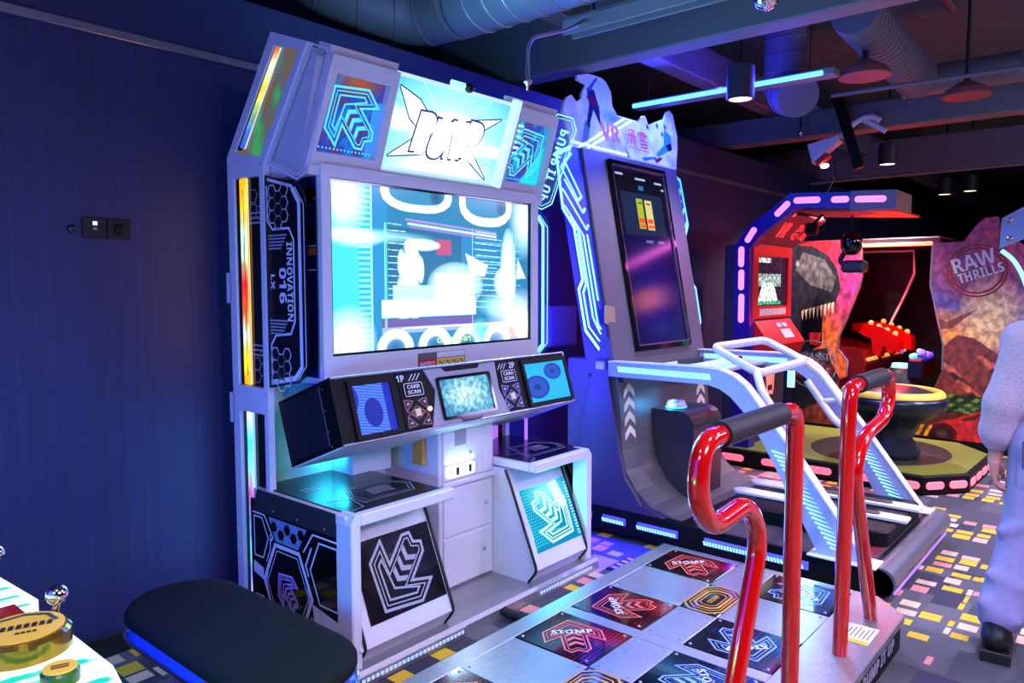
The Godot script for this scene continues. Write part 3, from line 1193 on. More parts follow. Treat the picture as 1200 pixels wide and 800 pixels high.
	dab(im, 0.84, 0.74, 0.16, 0.10, Color(0.75, 0.95, 0.92, 1), 0.8)
	dab(im, 0.95, 0.93, 0.12, 0.05, Color(1.0, 0.55, 0.35, 1), 0.6)
	dab(im, 0.70, 0.92, 0.06, 0.10, Color(0.40, 0.85, 0.70, 1), 0.8)
	dab(im, 0.98, 0.90, 0.08, 0.12, Color(1, 1, 1, 1), 0.6)
	im.resize(w / 3, h / 3, Image.INTERPOLATE_LANCZOS)
	im.resize(w, h, Image.INTERPOLATE_CUBIC)
	dab(im, 0.5, 0.55, 0.9, 0.9, Color(0.55, 0.85, 0.96, 0.28), 0.5)  # pale haze painted over the whole picture for an overexposed look
	for k in 14:                                             # fine drafting lines of the stage
		var y := 0.22 + 0.04 * k
		stroke(im, [[0.24, y], [0.30 + 0.02 * (k % 4), y + 0.004]], 0.004, Color(0.70, 0.95, 1.0))
		stroke(im, [[0.68, y + 0.01], [0.80 + 0.03 * (k % 3), y + 0.02]], 0.004, Color(0.75, 0.95, 1.0))
	for x in [0.225, 0.232, 0.66, 0.90, 0.915]:
		stroke(im, [[x, 0.22], [x, 0.86]], 0.005, Color(0.55, 0.90, 1.0))
	return im


func marquee_picture() -> Image:
	var im := canvas(512, 288, Color(0.20, 0.58, 0.80))
	dab(im, 0.5, 0.55, 0.75, 0.85, Color(0.80, 0.98, 1.0, 1), 0.8)
	dab(im, 0.02, 0.45, 0.30, 0.16, Color(1, 0.88, 0.96, 1), 0.8)
	dab(im, 0.95, 0.62, 0.22, 0.10, Color(0.98, 1, 1, 1), 0.8)
	dab(im, 0.5, 0.98, 0.6, 0.28, Color(0.88, 1, 1, 1), 0.7)
	for r in 14:
		var a := TAU * r / 14.0
		stroke(im, [[0.5, 0.5], [0.5 + 0.7 * cos(a), 0.5 + 0.9 * sin(a)]], 0.012, Color(0.85, 0.98, 1.0, 0.5))
	var dark := Color(0.12, 0.25, 0.42)
	var cross := [[[0.02, 0.10], [0.19, 0.20], [0.34, 0.42], [0.30, 0.60], [0.14, 0.42]], [[0.94, 0.20], [0.66, 0.30], [0.60, 0.50], [0.72, 0.46]], [[0.03, 0.88], [0.22, 0.62], [0.40, 0.60], [0.30, 0.80]], [[0.92, 0.98], [0.70, 0.62], [0.56, 0.66], [0.74, 0.80]]]
	for c in cross:
		stroke(im, c + [c[0]], 0.035, dark)
	for c in cross:
		ink(im, c, Color(1, 1, 0.97))
	dab(im, 0.5, 0.58, 0.34, 0.34, Color(1, 1, 1, 1), 0.4)
	return im


func header_window(seed_: int, warm: bool) -> Image:
	var im := holo(160, 160, Color(0.16, 0.24, 0.66), Color(0.10, 0.42, 0.80) if warm else Color(0.10, 0.62, 0.72), Color(0.32, 0.20, 0.44), seed_)
	if warm:
		dab(im, 0.55, 0.05, 0.45, 0.20, Color(0.62, 0.30, 0.16, 1), 0.8)
		ink(im, rect(0.86, 0.25, 1.0, 1.0), Color(0.20, 0.52, 0.92))
	else:
		for k in 6:
			ink(im, rect(0.04 + 0.02 * k, 0.06 + k * 0.09, 0.26, 0.10 + k * 0.09), Color(0.72, 0.88, 0.96))
		ink(im, [[0.5, 1], [1, 0.2], [1, 1]], Color(0.10, 0.72, 0.80))
	return im


func dance_cabinet() -> void:
	var o := thing("dance_cabinet", "tall white dance game cabinet with big screen and slanted lit header", "arcade game", Vector3(XC, 0, 0.5))
	var st := mb()
	# ---- base
	st = mb()
	span(st, [[0.08, 0.0], [0.985, 0.0], [0.985, 0.045], [0.97, 0.06], [0.08, 0.06]], -0.85, 0.78)
	part("base_plate", st, M.steel, o)
	for b in [[-0.80, -0.25], [0.27, 0.72]]:
		var n := int((b[1] - b[0]) / 0.022)
		st = mb()
		box(st, Vector3(b[0] - 0.01, 0.012, 0.985), Vector3(b[1] + 0.01, 0.046, 0.992), 0.002)
		var bar := part("light_strip", st, M.acrylic if b[0] > 0 else M.silver, o)
		for k in n:
			st = mb()
			box(st, Vector3(b[0] + k * 0.022, 0.022, 0.9925), Vector3(b[0] + k * 0.022 + 0.015, 0.037, 0.995), 0.001)
			part("lamp_segment", st, M.led_faint, bar)
	# ---- back and coin unit
	st = mb()
	box(st, Vector3(-0.78, 0.06, 0.10), Vector3(0.71, 1.2, 0.30), 0.006)
	part("back_panel", st, M.white, o)
	st = mb()
	box(st, Vector3(-0.42, 0.64, 0.30), Vector3(-0.19, 1.0, 0.46), 0.006)
	part("support_box", st, M.white, o)
	st = mb()
	box(st, Vector3(-0.125, 0.66, 0.53), Vector3(-0.10, 0.90, 0.60), 0.003)
	part("support_post", st, mat(Color(0.80, 0.55, 0.25), 0.4), o)
	st = mb()
	box(st, Vector3(-0.40, 0.955, 0.475), Vector3(-0.20, 0.985, 0.53), 0.003)
	part("inner_lamp", st, glow(Color(0.15, 0.75, 0.95), 0.35), o)
	area(o, Vector3(-0.30, 0.94, 0.53), Vector3(-0.2, -1, -0.4), Vector2(0.3, 0.12), Color(0.20, 0.85, 1.0), 0.2, Vector3.FORWARD)
	area(o, Vector3(-0.45, 0.80, 0.40), Vector3(0.6, -0.1, -0.8), Vector2(0.1, 0.1), Color(0.20, 0.85, 1.0), 0.12)
	st = mb()
	box(st, Vector3(-0.095, 0.06, 0.30), Vector3(0.285, 0.90, 0.68), 0.006)
	var unit := part("coin_unit", st, M.white, o)
	for p in [[-0.075, 0.585, 0.265, 0.86], [-0.075, 0.315, 0.265, 0.545], [-0.075, 0.07, 0.265, 0.305]]:
		st = mb()
		extrude(st, face_z(0.68), rect(p[0], p[1], p[2], p[3]), 0.0, 0.010, 0.004)
		part("door", st, M.white, unit)
	st = mb()
	box(st, Vector3(-0.085, 0.555, 0.68), Vector3(0.275, 0.578, 0.70), 0.004)
	part("ledge", st, M.white, unit)
	st = mb()
	extrude(st, face_z(0.69), rrect(-0.06, 0.60, 0.125, 0.655, 0.012), 0.0, 0.018, 0.006)
	var coin := part("coin_lamp", st, glow(Color(0.85, 0.95, 1.0), 1.5), unit)
	for x in [0.0, 0.085]:
		st = mb()
		box(st, Vector3(x - 0.009, 0.612, 0.7075), Vector3(x + 0.009, 0.648, 0.7105), 0.001)
		part("coin_slot", st, M.charcoal, coin)
	area(o, Vector3(0.03, 0.63, 0.72), Vector3(0, 0, 1), Vector2(0.18, 0.05), Color(0.8, 0.95, 1.0), 0.05)
	area(o, Vector3(0.03, 0.665, 0.70), Vector3.UP, Vector2(0.18, 0.01), Color(0.6, 0.9, 1.0), 0.03, Vector3.FORWARD)
	for p in [[0.10, 0.70], [0.215, 0.43], [0.20, 0.20]]:
		st = mb(true)
		lathe(st, [[0.011, 0.0], [0.011, 0.006], [0.008, 0.009], [0.0, 0.009]], xf(Vector3(p[0], p[1], 0.69), Vector3(1, 0, 0), Vector3(0, 0, 1)), 14)
		part("lock", st, M.chrome, unit)
	st = mb()
	extrude(st, face_z(0.69), rect(0.0, 0.745, 0.075, 0.82), 0.0, 0.003, 0.001)
	part("small_plate", st, M.print_grey, unit)
	st = mb()
	extrude(st, face_z(0.69), rect(0.19, 0.60, 0.245, 0.68), 0.0, 0.003, 0.001)
	part("small_plate", st, M.white, unit)
	# ---- side panels with light strips and clear wings
	for s in [-1, 1]:
		side_panel(o, s)
	# ---- monitor
	st = mb()
	box(st, Vector3(-0.71, 1.10, 0.30), Vector3(0.64, 1.97, 0.652), 0.006)
	var mon := part("monitor_housing", st, M.white, o)
	st = mb()
	frame(st, face_z(0), rect(-0.715, 1.10, 0.645, 1.975), rect(-0.672, 1.216, 0.596, 1.925), 0.650, 0.676)
	part("bezel", st, M.white, mon)
	st = mb()
	frame(st, face_z(0), rect(-0.672, 1.216, 0.596, 1.925), rect(-0.660, 1.226, 0.585, 1.916), 0.652, 0.664)
	part("screen_edge", st, M.gloss_black, mon)
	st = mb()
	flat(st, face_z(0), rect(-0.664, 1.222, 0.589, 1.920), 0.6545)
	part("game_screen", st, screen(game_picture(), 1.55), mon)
	text("screen_lettering", "CREDIT(S) 0/1", face_z(0.6552).translated_local(Vector3(0.035, 1.245, 0)), 0.22, 0.028, glow(Color(0.75, 1.0, 0.25), 1.2), mon, false, 0.0008)
	text("screen_lettering", "PLAYER 1", face_z(0.6552).translated_local(Vector3(0.20, 1.455, 0)), 0.10, 0.016, M.print_white, mon, false, 0.0008)
	area(o, Vector3(-0.037, 1.57, 0.70), Vector3(0, 0, 1), Vector2(1.2, 0.66), Color(0.45, 0.85, 1.0), 1.3)
	for s in [-1, 1]:
		st = mb()
		var x: float = -0.711 if s < 0 else 0.641
		extrude(st, face_left(x) if s < 0 else face_right(x), sided(rect(0.33, 1.13, 0.640, 1.95), s), 0.0, 0.004, 0.002)
		var cov := part("side_cover", st, M.navy_gloss, mon)
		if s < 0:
			var band := [[1.62, 1.65, M.led_orange], [1.655, 1.66, M.led_cyan], [1.84, 1.845, M.led_cyan], [1.56, 1.565, M.led_purple]]  # bands and discs paint in what the glossy cover reflects
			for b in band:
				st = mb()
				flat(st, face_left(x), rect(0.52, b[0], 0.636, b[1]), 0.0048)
				part("reflection_band", st, mat(Color(0.85, 0.35, 0.12), 0.3) if b[2] == M.led_orange else M.print_white, cov)
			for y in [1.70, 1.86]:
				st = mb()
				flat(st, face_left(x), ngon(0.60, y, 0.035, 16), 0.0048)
				part("reflection_disc", st, M.gloss_black, cov)
	# striped plate on the floor beside the base
	st = mb()
	extrude(st, face_up(0), rect(0.80, -1.18, 1.02, -1.02), 0.001, 0.006, 0.001)
	var hazard := part("hazard_plate", st, M.black, o)
	for k in 4:
		st = mb()
		flat(st, face_up(0), [[0.81 + k * 0.052, -1.17], [0.835 + k * 0.052, -1.17], [0.85 + k * 0.052, -1.03], [0.825 + k * 0.052, -1.03]], 0.0068)
		part("stripe", st, M.yellow, hazard)
	# notice plate
	st = mb()
	extrude(st, face_z(0.676), rect(-0.216, 1.123, 0.085, 1.198), 0.0, 0.0012)
	var notice := part("notice_label", st, mat(Color(0.35, 0.34, 0.35), 0.5), o)
	st = mb()
	flat(st, face_z(0.676), rect(-0.214, 1.125, -0.105, 1.168), 0.0018)
	part("red_field", st, M.red_sheet, notice)
	text("lettering", "NOTICE", face_z(0.678).translated_local(Vector3(-0.16, 1.146, 0)), 0.09, 0.022, M.print_white, notice, false, 0.0008)
	st = mb()
	flat(st, face_z(0.676), rect(-0.10, 1.171, 0.083, 1.196), 0.0018)
	part("white_field", st, M.print_white, notice)
	for k in 4:
		st = mb()
		flat(st, face_z(0.676), rect(-0.10 + k * 0.046, 1.126, -0.058 + k * 0.046, 1.167), 0.0018)
		var sign := part("pictogram", st, mat(Color(0.95, 0.84, 0.35), 0.5), notice)
		st = mb()
		line(st, face_z(0.676), ngon(-0.079 + k * 0.046, 1.146, 0.014, 14), 0.003, 0.0024, true)
		line(st, face_z(0.676), [[-0.089 + k * 0.046, 1.156], [-0.069 + k * 0.046, 1.136]], 0.004, 0.0024)
		flat(st, face_z(0.676), ngon(-0.077 + k * 0.046, 1.149, 0.005, 8), 0.0024)
		part("mark", st, M.charcoal, sign)
	header(o)
	console(o)
	for s in [-1, 1]:
		bin(o, s)
	# lit rods behind the right-hand box
	for p in [[0.60, 0.40], [0.645, 0.38], [0.70, 0.55]]:
		st = mb(true)
		tube(st, [Vector3(p[0], 0.65, p[1]), Vector3(p[0], 0.86, p[1])], 0.009, 10)
		part("light_rod", st, M.led_purple, o)
	area(o, Vector3(0.78, 1.0, 0.30), Vector3(1, -0.2, -0.1), Vector2(0.1, 1.6), Color(0.22, 0.14, 1.0), 2.6)


func side_panel(o: Node3D, s: int) -> void:
	var x := -0.80 if s < 0 else 0.73
	var t := face_left(x) if s < 0 else face_right(x)
	var st := mb()
	var outer := [[0.13, 0.06], [0.13, 2.04], [0.485, 2.49], [0.726, 2.405], [0.407, 1.985], [0.40, 0.06]]
	# frame pieces: lower window, middle window, header window
	frame(st, t, sided([[0.13, 0.06], [0.40, 0.06], [0.403, 1.02], [0.13, 1.02]], s), sided([[0.178, 0.12], [0.372, 0.12], [0.375, 0.965], [0.178, 0.965]], s), -0.03, 0.0)
	frame(st, t, sided([[0.13, 1.02], [0.403, 1.02], [0.407, 1.985], [0.13, 2.04]], s), sided([[0.178, 1.075], [0.375, 1.075], [0.377, 1.945], [0.178, 1.95]], s), -0.03, 0.0)
	frame(st, t, sided([[0.13, 2.04], [0.407, 1.985], [0.726, 2.405], [0.485, 2.49]], s), sided([[0.19, 2.055], [0.385, 2.022], [0.665, 2.385], [0.505, 2.435]], s), -0.03, 0.0)
	for y in [1.425, 0.905]:
		extrude(st, t, sided(rect(0.098, y, 0.135, y + 0.13), s), -0.028, 0.0)
	var p := part("side_panel", st, M.white, o)
	for b in [[0.145, 2.0], [0.145, 2.06], [0.39, 1.99], [0.39, 1.05], [0.145, 1.05]]:
		bolt(p, t * Vector3(b[0] if s < 0 else -b[0], b[1], 0), t.basis.z, 0.8)
	# smoked panes behind the openings
	st = mb()
	extrude(st, t, sided(rect(0.17, 0.11, 0.38, 0.975), s), -0.028, -0.018)
	part("lower_pane", st, M.glass_dark, p)
	st = mb()
	extrude(st, t, sided(rect(0.17, 1.06, 0.385, 1.955), s), -0.028, -0.018)
	var pane := part("middle_pane", st, M.glass_dark, p)
	st = mb()
	extrude(st, t, sided([[0.18, 2.045], [0.39, 2.012], [0.68, 2.39], [0.50, 2.445]], s), -0.026, -0.016)
	part("foil_pane", st, screen(holo(128, 128, Color(0.30, 0.33, 0.38), Color(0.20, 0.55, 0.30), Color(0.42, 0.30, 0.18), 12), 0.95, 0.1), p)
	# stripes and hexagons on the middle pane
	st = mb()
	for y in [1.80, 1.25]:
		for k in 3:
			line(st, t, sided([[0.27, y - k * 0.02], [0.37, y - k * 0.02]], s), 0.008, -0.0172)
	for c in [[0.30, 1.87], [0.345, 1.85], [0.30, 1.81], [0.345, 1.80], [0.30, 1.17], [0.345, 1.15], [0.30, 1.12], [0.345, 1.20]]:
		line(st, t, shift(ngon(0, 0, 0.03, 6), c[0] if s < 0 else -c[0], c[1]), 0.003, -0.0172, true)
	part("print", st, M.print_grey, pane)
	# light strips
	var up := [Color(1.0, 0.62, 0.05), Color(1.0, 0.75, 0.1), Color(0.75, 0.92, 0.80), Color(0.7, 0.85, 0.72), Color(0.95, 0.15, 0.15), Color(0.95, 0.35, 0.10), Color(0.70, 0.88, 0.85), Color(0.95, 0.85, 0.15), Color(0.95, 0.65, 0.05)]
	var low := [Color(0.95, 1.0, 1.0), Color(0.25, 0.85, 0.85), Color(0.45, 0.9, 0.95), Color(0.75, 0.35, 0.75), Color(0.35, 0.55, 1.0), Color(0.30, 0.75, 0.95), Color(0.45, 0.50, 1.0), Color(0.75, 0.85, 1.0)]
	if s > 0:
		up = low
	st = mb()
	extrude(st, t, sided(rect(0.182, 1.08, 0.215, 1.945), s), -0.018, -0.010)
	part("black_channel", st, M.black, p)
	st = mb()
	extrude(st, t, sided(rect(0.215, 1.08, 0.262, 1.945), s), -0.018, -0.006)
	var strip := part("light_strip", st, screen(rainbow(8, 256, up), 1.15, 0.3), p)
	st = mb()
	line(st, t, sided([[0.243, 1.12], [0.243, 1.90]], s), 0.005, -0.0055)
	part("groove", st, M.charcoal, strip)
	st = mb()
	extrude(st, t, sided(rect(0.225, 0.125, 0.268, 0.962), s), -0.018, -0.006)
	part("light_strip", st, screen(rainbow(8, 256, low), 1.15, 0.3), p)
	var c: Color = Color(1.0, 0.75, 0.3) if s < 0 else Color(0.3, 0.5, 1.0)
	area(o, t * Vector3(0.24 if s < 0 else -0.24, 1.5, 0.01), t.basis.z, Vector2(0.04, 0.8), c, 0.08)
	area(o, t * Vector3(0.24 if s < 0 else -0.24, 0.55, 0.01), t.basis.z, Vector2(0.04, 0.8), Color(0.35, 0.65, 1.0), 0.22)
	st = mb()
	extrude(st, t, sided([[0.225, 2.075], [0.26, 2.065], [0.54, 2.42], [0.51, 2.43]], s), -0.016, -0.006)
	part("light_strip", st, screen(rainbow(8, 128, [Color(0.9, 0.35, 0.2), Color(0.8, 0.95, 0.75), Color(0.95, 0.80, 0.25), Color(0.6, 0.8, 0.5), Color(0.25, 0.45, 0.9), Color(0.2, 0.35, 0.9)]), 1.05, 0.3), p)
	st = mb()
	extrude(st, t, sided([[0.193, 2.07], [0.222, 2.063], [0.508, 2.428], [0.495, 2.435]], s), -0.016, -0.008)
	part("black_channel", st, M.black, p)
	# clear wing beside the screen
	st = mb()
	var wing := [[0.41, 1.945], [0.63, 1.895], [0.675, 1.855], [0.69, 1.80], [0.69, 1.20], [0.67, 1.15], [0.61, 1.115], [0.41, 1.08]]
	extrude(st, t, sided(wing, s), -0.012, -0.004)
	var w := part("clear_wing", st, M.smoke if s < 0 else M.acrylic, o)
	var inkm: Material = M.print_white if s < 0 else M.led_white
	st = mb()
	line(st, t, sided([[0.43, 1.925], [0.60, 1.885]], s), 0.012, -0.003)
	line(st, t, sided([[0.425, 1.90], [0.425, 1.76], [0.46, 1.725], [0.575, 1.725], [0.605, 1.68], [0.605, 1.36], [0.575, 1.31], [0.47, 1.30], [0.435, 1.26], [0.435, 1.14]], s), 0.009, -0.003)
	line(st, t, sided([[0.43, 1.105], [0.60, 1.135], [0.645, 1.18], [0.645, 1.82], [0.60, 1.88]], s), 0.020, -0.003)
	line(st, t, sided([[0.62, 1.13], [0.675, 1.19], [0.675, 1.81], [0.62, 1.88]], s), 0.005, -0.003)
	for y in [1.90, 1.25]:
		for k in 9:
			var hx := 0.46 + 0.042 * (k % 3)
			var hy: float = y - 0.025 - 0.05 * (k / 3) - (0.025 if k % 3 == 1 else 0.0)
			line(st, t, shift(ngon(0, 0, 0.028, 6), hx if s < 0 else -hx, hy), 0.0045, -0.003, true)
	part("outline_print", st, inkm, w)
	st = mb()
	for y in [1.70, 1.36]:
		for k in 5:
			st = mb()
			line(st, t, sided([[0.43, y - k * 0.013], [0.56 - 0.01 * k, y - k * 0.013]], s), 0.007, -0.003)
			part("bar_print", st, M.print_grey, w)
	var down := Transform3D(t.basis * Basis(Vector3(0, 0, 1), -PI / 2), Vector3.ZERO)
	down.origin = t * Vector3(0.575 if s < 0 else -0.575, 1.515, -0.0036)
	text("lettering", "INNOVATION", down, 0.31, 0.036, inkm, w, false, 0.001)
	down.origin = t * Vector3(0.525 if s < 0 else -0.525, 1.50, -0.0036)
	text("lettering", "016", down, 0.14, 0.048, inkm, w, false, 0.001)
	down.origin = t * Vector3(0.455 if s < 0 else -0.455, 1.515, -0.0036)
	text("lettering", "LX", down, 0.06, 0.026, inkm, w, false, 0.001)
	# clear wing beside the header
	st = mb()
	var high := [[0.735, 2.405], [0.846, 2.365], [0.869, 2.295], [0.709, 1.925], [0.636, 1.90], [0.42, 1.985]]
	extrude(st, t, sided(high, s), -0.012, -0.004)
	var hw := part("clear_header_wing", st, M.acrylic, o)
	st = mb()
	line(st, t, inset(ccw(pv(sided(high, s))), 0.008), 0.006, -0.003, true)
	line(st, t, inset(ccw(pv(sided(high, s))), 0.024), 0.003, -0.003, true)
	part("outline_print", st, M.white_rail if s < 0 else M.led_white, hw)
	if s > 0:
		var e := Vector3(0, 0.40, 0.17).normalized()
		var tt := xf(t * Vector3(-0.715, 2.13, -0.0036), -e, Vector3(1, 0, 0).cross(-e))
		text("lettering", "PUMP IT UP", tt, 0.38, 0.055, M.led_white, hw, false, 0.001)


func header(o: Node3D) -> void:
	var st := mb()
	span(st, [[0.28, 1.93], [0.66, 1.93], [0.665, 1.965], [0.62, 2.0], [0.735, 2.36], [0.70, 2.40], [0.33, 2.40]], -0.765, 0.695)
	var hd := part("header_housing", st, M.white, o)
	for x in [-0.66, -0.44, 0.0, 0.37, 0.58]:
		bolt(hd, Vector3(x, 1.948, 0.663), Vector3(0, 0, 1), 1.0, M.grey)
	var t := xf(Vector3(XC, 2.0, 0.62), Vector3(1, 0, 0), Vector3(0, 0.37, 0.135))
	for s in [-1, 1]:
		var f := func(a: float) -> float: return a * -s
		# the arrow boxes on both sides of the marquee
		st = mb()
		var ou := [[f.call(-0.735), -0.03], [f.call(-0.37), -0.03], [f.call(-0.37), 0.40], [f.call(-0.70), 0.40]]
		var inn := [[f.call(-0.700), 0.035], [f.call(-0.408), 0.035], [f.call(-0.408), 0.335], [f.call(-0.668), 0.335]]
		frame(st, t, ou, inn, 0.0, 0.045)
		var bx := part("arrow_box", st, M.white, hd)
		st = mb()
		extrude(st, t, [[f.call(-0.70), 0.40], [f.call(-0.37), 0.40], [f.call(-0.37), 0.43], [f.call(-0.70), 0.43]], -0.06, 0.02)
		part("box_top", st, M.white, bx)
		st = mb()
		extrude(st, t, inn, 0.006, 0.014)
		part("lit_window", st, screen(header_window(5 + s, s < 0), 0.95 if s < 0 else 1.1, 0.08), bx)
		st = mb()
		arrow_lines(st, t, f.call(-0.545), 0.185, 0.145, PI / 4 * -s, 0.018, 1.15)
		part("arrow_emblem", st, glow(Color(0.18, 0.80, 0.92), 0.95), bx)
		st = mb()
		for k in 16:
			flat(st, t, ngon(f.call(-0.69 + k * 0.018), 0.05, 0.004, 6), 0.0165)
		part("lamp_dot", st, M.led_cyan, bx)
		area(o, t * Vector3(f.call(-0.55), 0.185, 0.06), t.basis.z, Vector2(0.28, 0.28), Color(0.25, 0.6, 1.0), 0.10, t.basis.y)
	# marquee
	st = mb()
	extrude(st, t, rect(-0.365, 0.0, 0.365, 0.405), 0.0, 0.020, 0.004)
	var mq := part("marquee_frame", st, glow(Color(0.75, 0.95, 1.0), 0.55, Color(0.8, 0.8, 0.85)), hd)
	st = mb()
	flat(st, t, rect(-0.352, 0.018, 0.345, 0.388), 0.0212)
	part("marquee_screen", st, screen(marquee_picture(), 1.45), mq)
	var lt := t.translated_local(Vector3(-0.01, 0.175, 0.0216))
	var slant := Transform3D(lt.basis * Basis(Vector3(1, 0, 0), Vector3(0.18, 1, 0), Vector3(0, 0, 1)), lt.origin)
	var edge_dye := mat(Color(0.30, 0.36, 0.58), 0.4)
	var face_dye := glow(Color(0.90, 0.97, 1.0), 0.85, Color(0.9, 0.9, 0.9))
	for k in 4:
		var lk := slant.translated_local(Vector3(-0.15 + k * 0.10, [0.012, -0.006, 0.004, 0.016][k], 0.0))
		lk.basis = lk.basis * Basis(Vector3(0, 0, 1), [0.06, -0.04, 0.05, -0.05][k])
		text("lettering_edge", "PUMP"[k], lk, 0.118, 0.190, edge_dye, mq, false, 0.001)
		text("lettering", "PUMP"[k], lk.translated_local(Vector3(0, 0, 0.0012)), 0.102, 0.172, face_dye, mq, false, 0.001)
	st = mb()
	box(st, Vector3(0.362, -0.005, 0.0), Vector3(0.395, 0.425, 0.05), 0.006, t)
	part("marquee_side", st, glow(Color(0.75, 0.92, 1.0), 0.6, Color(0.8, 0.8, 0.85)), mq)
	st = mb()
	box(st, Vector3(-0.37, -0.028, 0.0), Vector3(0.37, -0.002, 0.055), 0.004, t)
	part("marquee_ledge", st, M.silver, mq)
	for k in 4:
		st = mb()
		box(st, Vector3(-0.24 + k * 0.15, -0.0285, 0.02), Vector3(-0.20 + k * 0.15, -0.026, 0.045), 0.001, t)
		part("ledge_lamp", st, M.lamp, mq)
	st = mb()
	box(st, Vector3(-0.06, 0.405, 0.0), Vector3(0.02, 0.43, 0.03), 0.006, t)
	part("camera_cap", st, M.led_white, mq)
	st = mb(true)
	ball(st, t * Vector3(0.045, 0.415, 0.025), 0.022)
	part("camera_eye", st, M.gloss_black, mq)
	area(o, t * Vector3(0, 0.2, 0.07), t.basis.z, Vector2(0.68, 0.36), Color(0.5, 0.88, 1.0), 0.55, t.basis.y)
	st = mb()
	box(st, Vector3(-0.30, 2.402, 0.62), Vector3(0.23, 2.412, 0.66), 0.002)
	part("top_lamp", st, M.led_white, mq)
	area(o, Vector3(XC, 2.43, 0.64), Vector3(0.1, 1, 0), Vector2(0.5, 0.04), Color(0.40, 0.72, 1.0), 1.1, Vector3.FORWARD)


func speaker_window(warm: bool) -> Image:
	var im := canvas(128, 128, Color(0.20, 0.36, 0.92) if warm else Color(0.10, 0.66, 0.92))
	if warm:
		for k in 22:
			stroke(im, [[-0.1, k * 0.06 - 0.2], [1.1, k * 0.06]], 0.018, Color(0.38, 0.58, 1.0))
		ink(im, rect(0.80, 0, 1, 1), Color(0.12, 0.16, 0.68))
		ink(im, shift(ngon(0, 0, 1, 24), 0.45, 0.58, 0.24, 0.0, 0.30), Color(0.10, 0.16, 0.62))
		ink(im, shift(ngon(0, 0, 1, 16), 0.0, 0.25, 0.12, 0.0, 0.24), Color(0.12, 0.18, 0.66))
	else:
		for c in [[0.22, 0.62, 0.30], [0.68, 0.26, 0.22]]:
			ink(im, shift(ngon(0, 0, 1, 24), c[0], c[1], c[2]), Color(0.06, 0.22, 0.62))
			ink(im, shift(ngon(0, 0, 1, 24), c[0], c[1], c[2] * 0.8), Color(0.10, 0.30, 0.72))
			ink(im, shift(ngon(0, 0, 1, 16), c[0], c[1], c[2] * 0.3), Color(0.05, 0.20, 0.55))
	return im


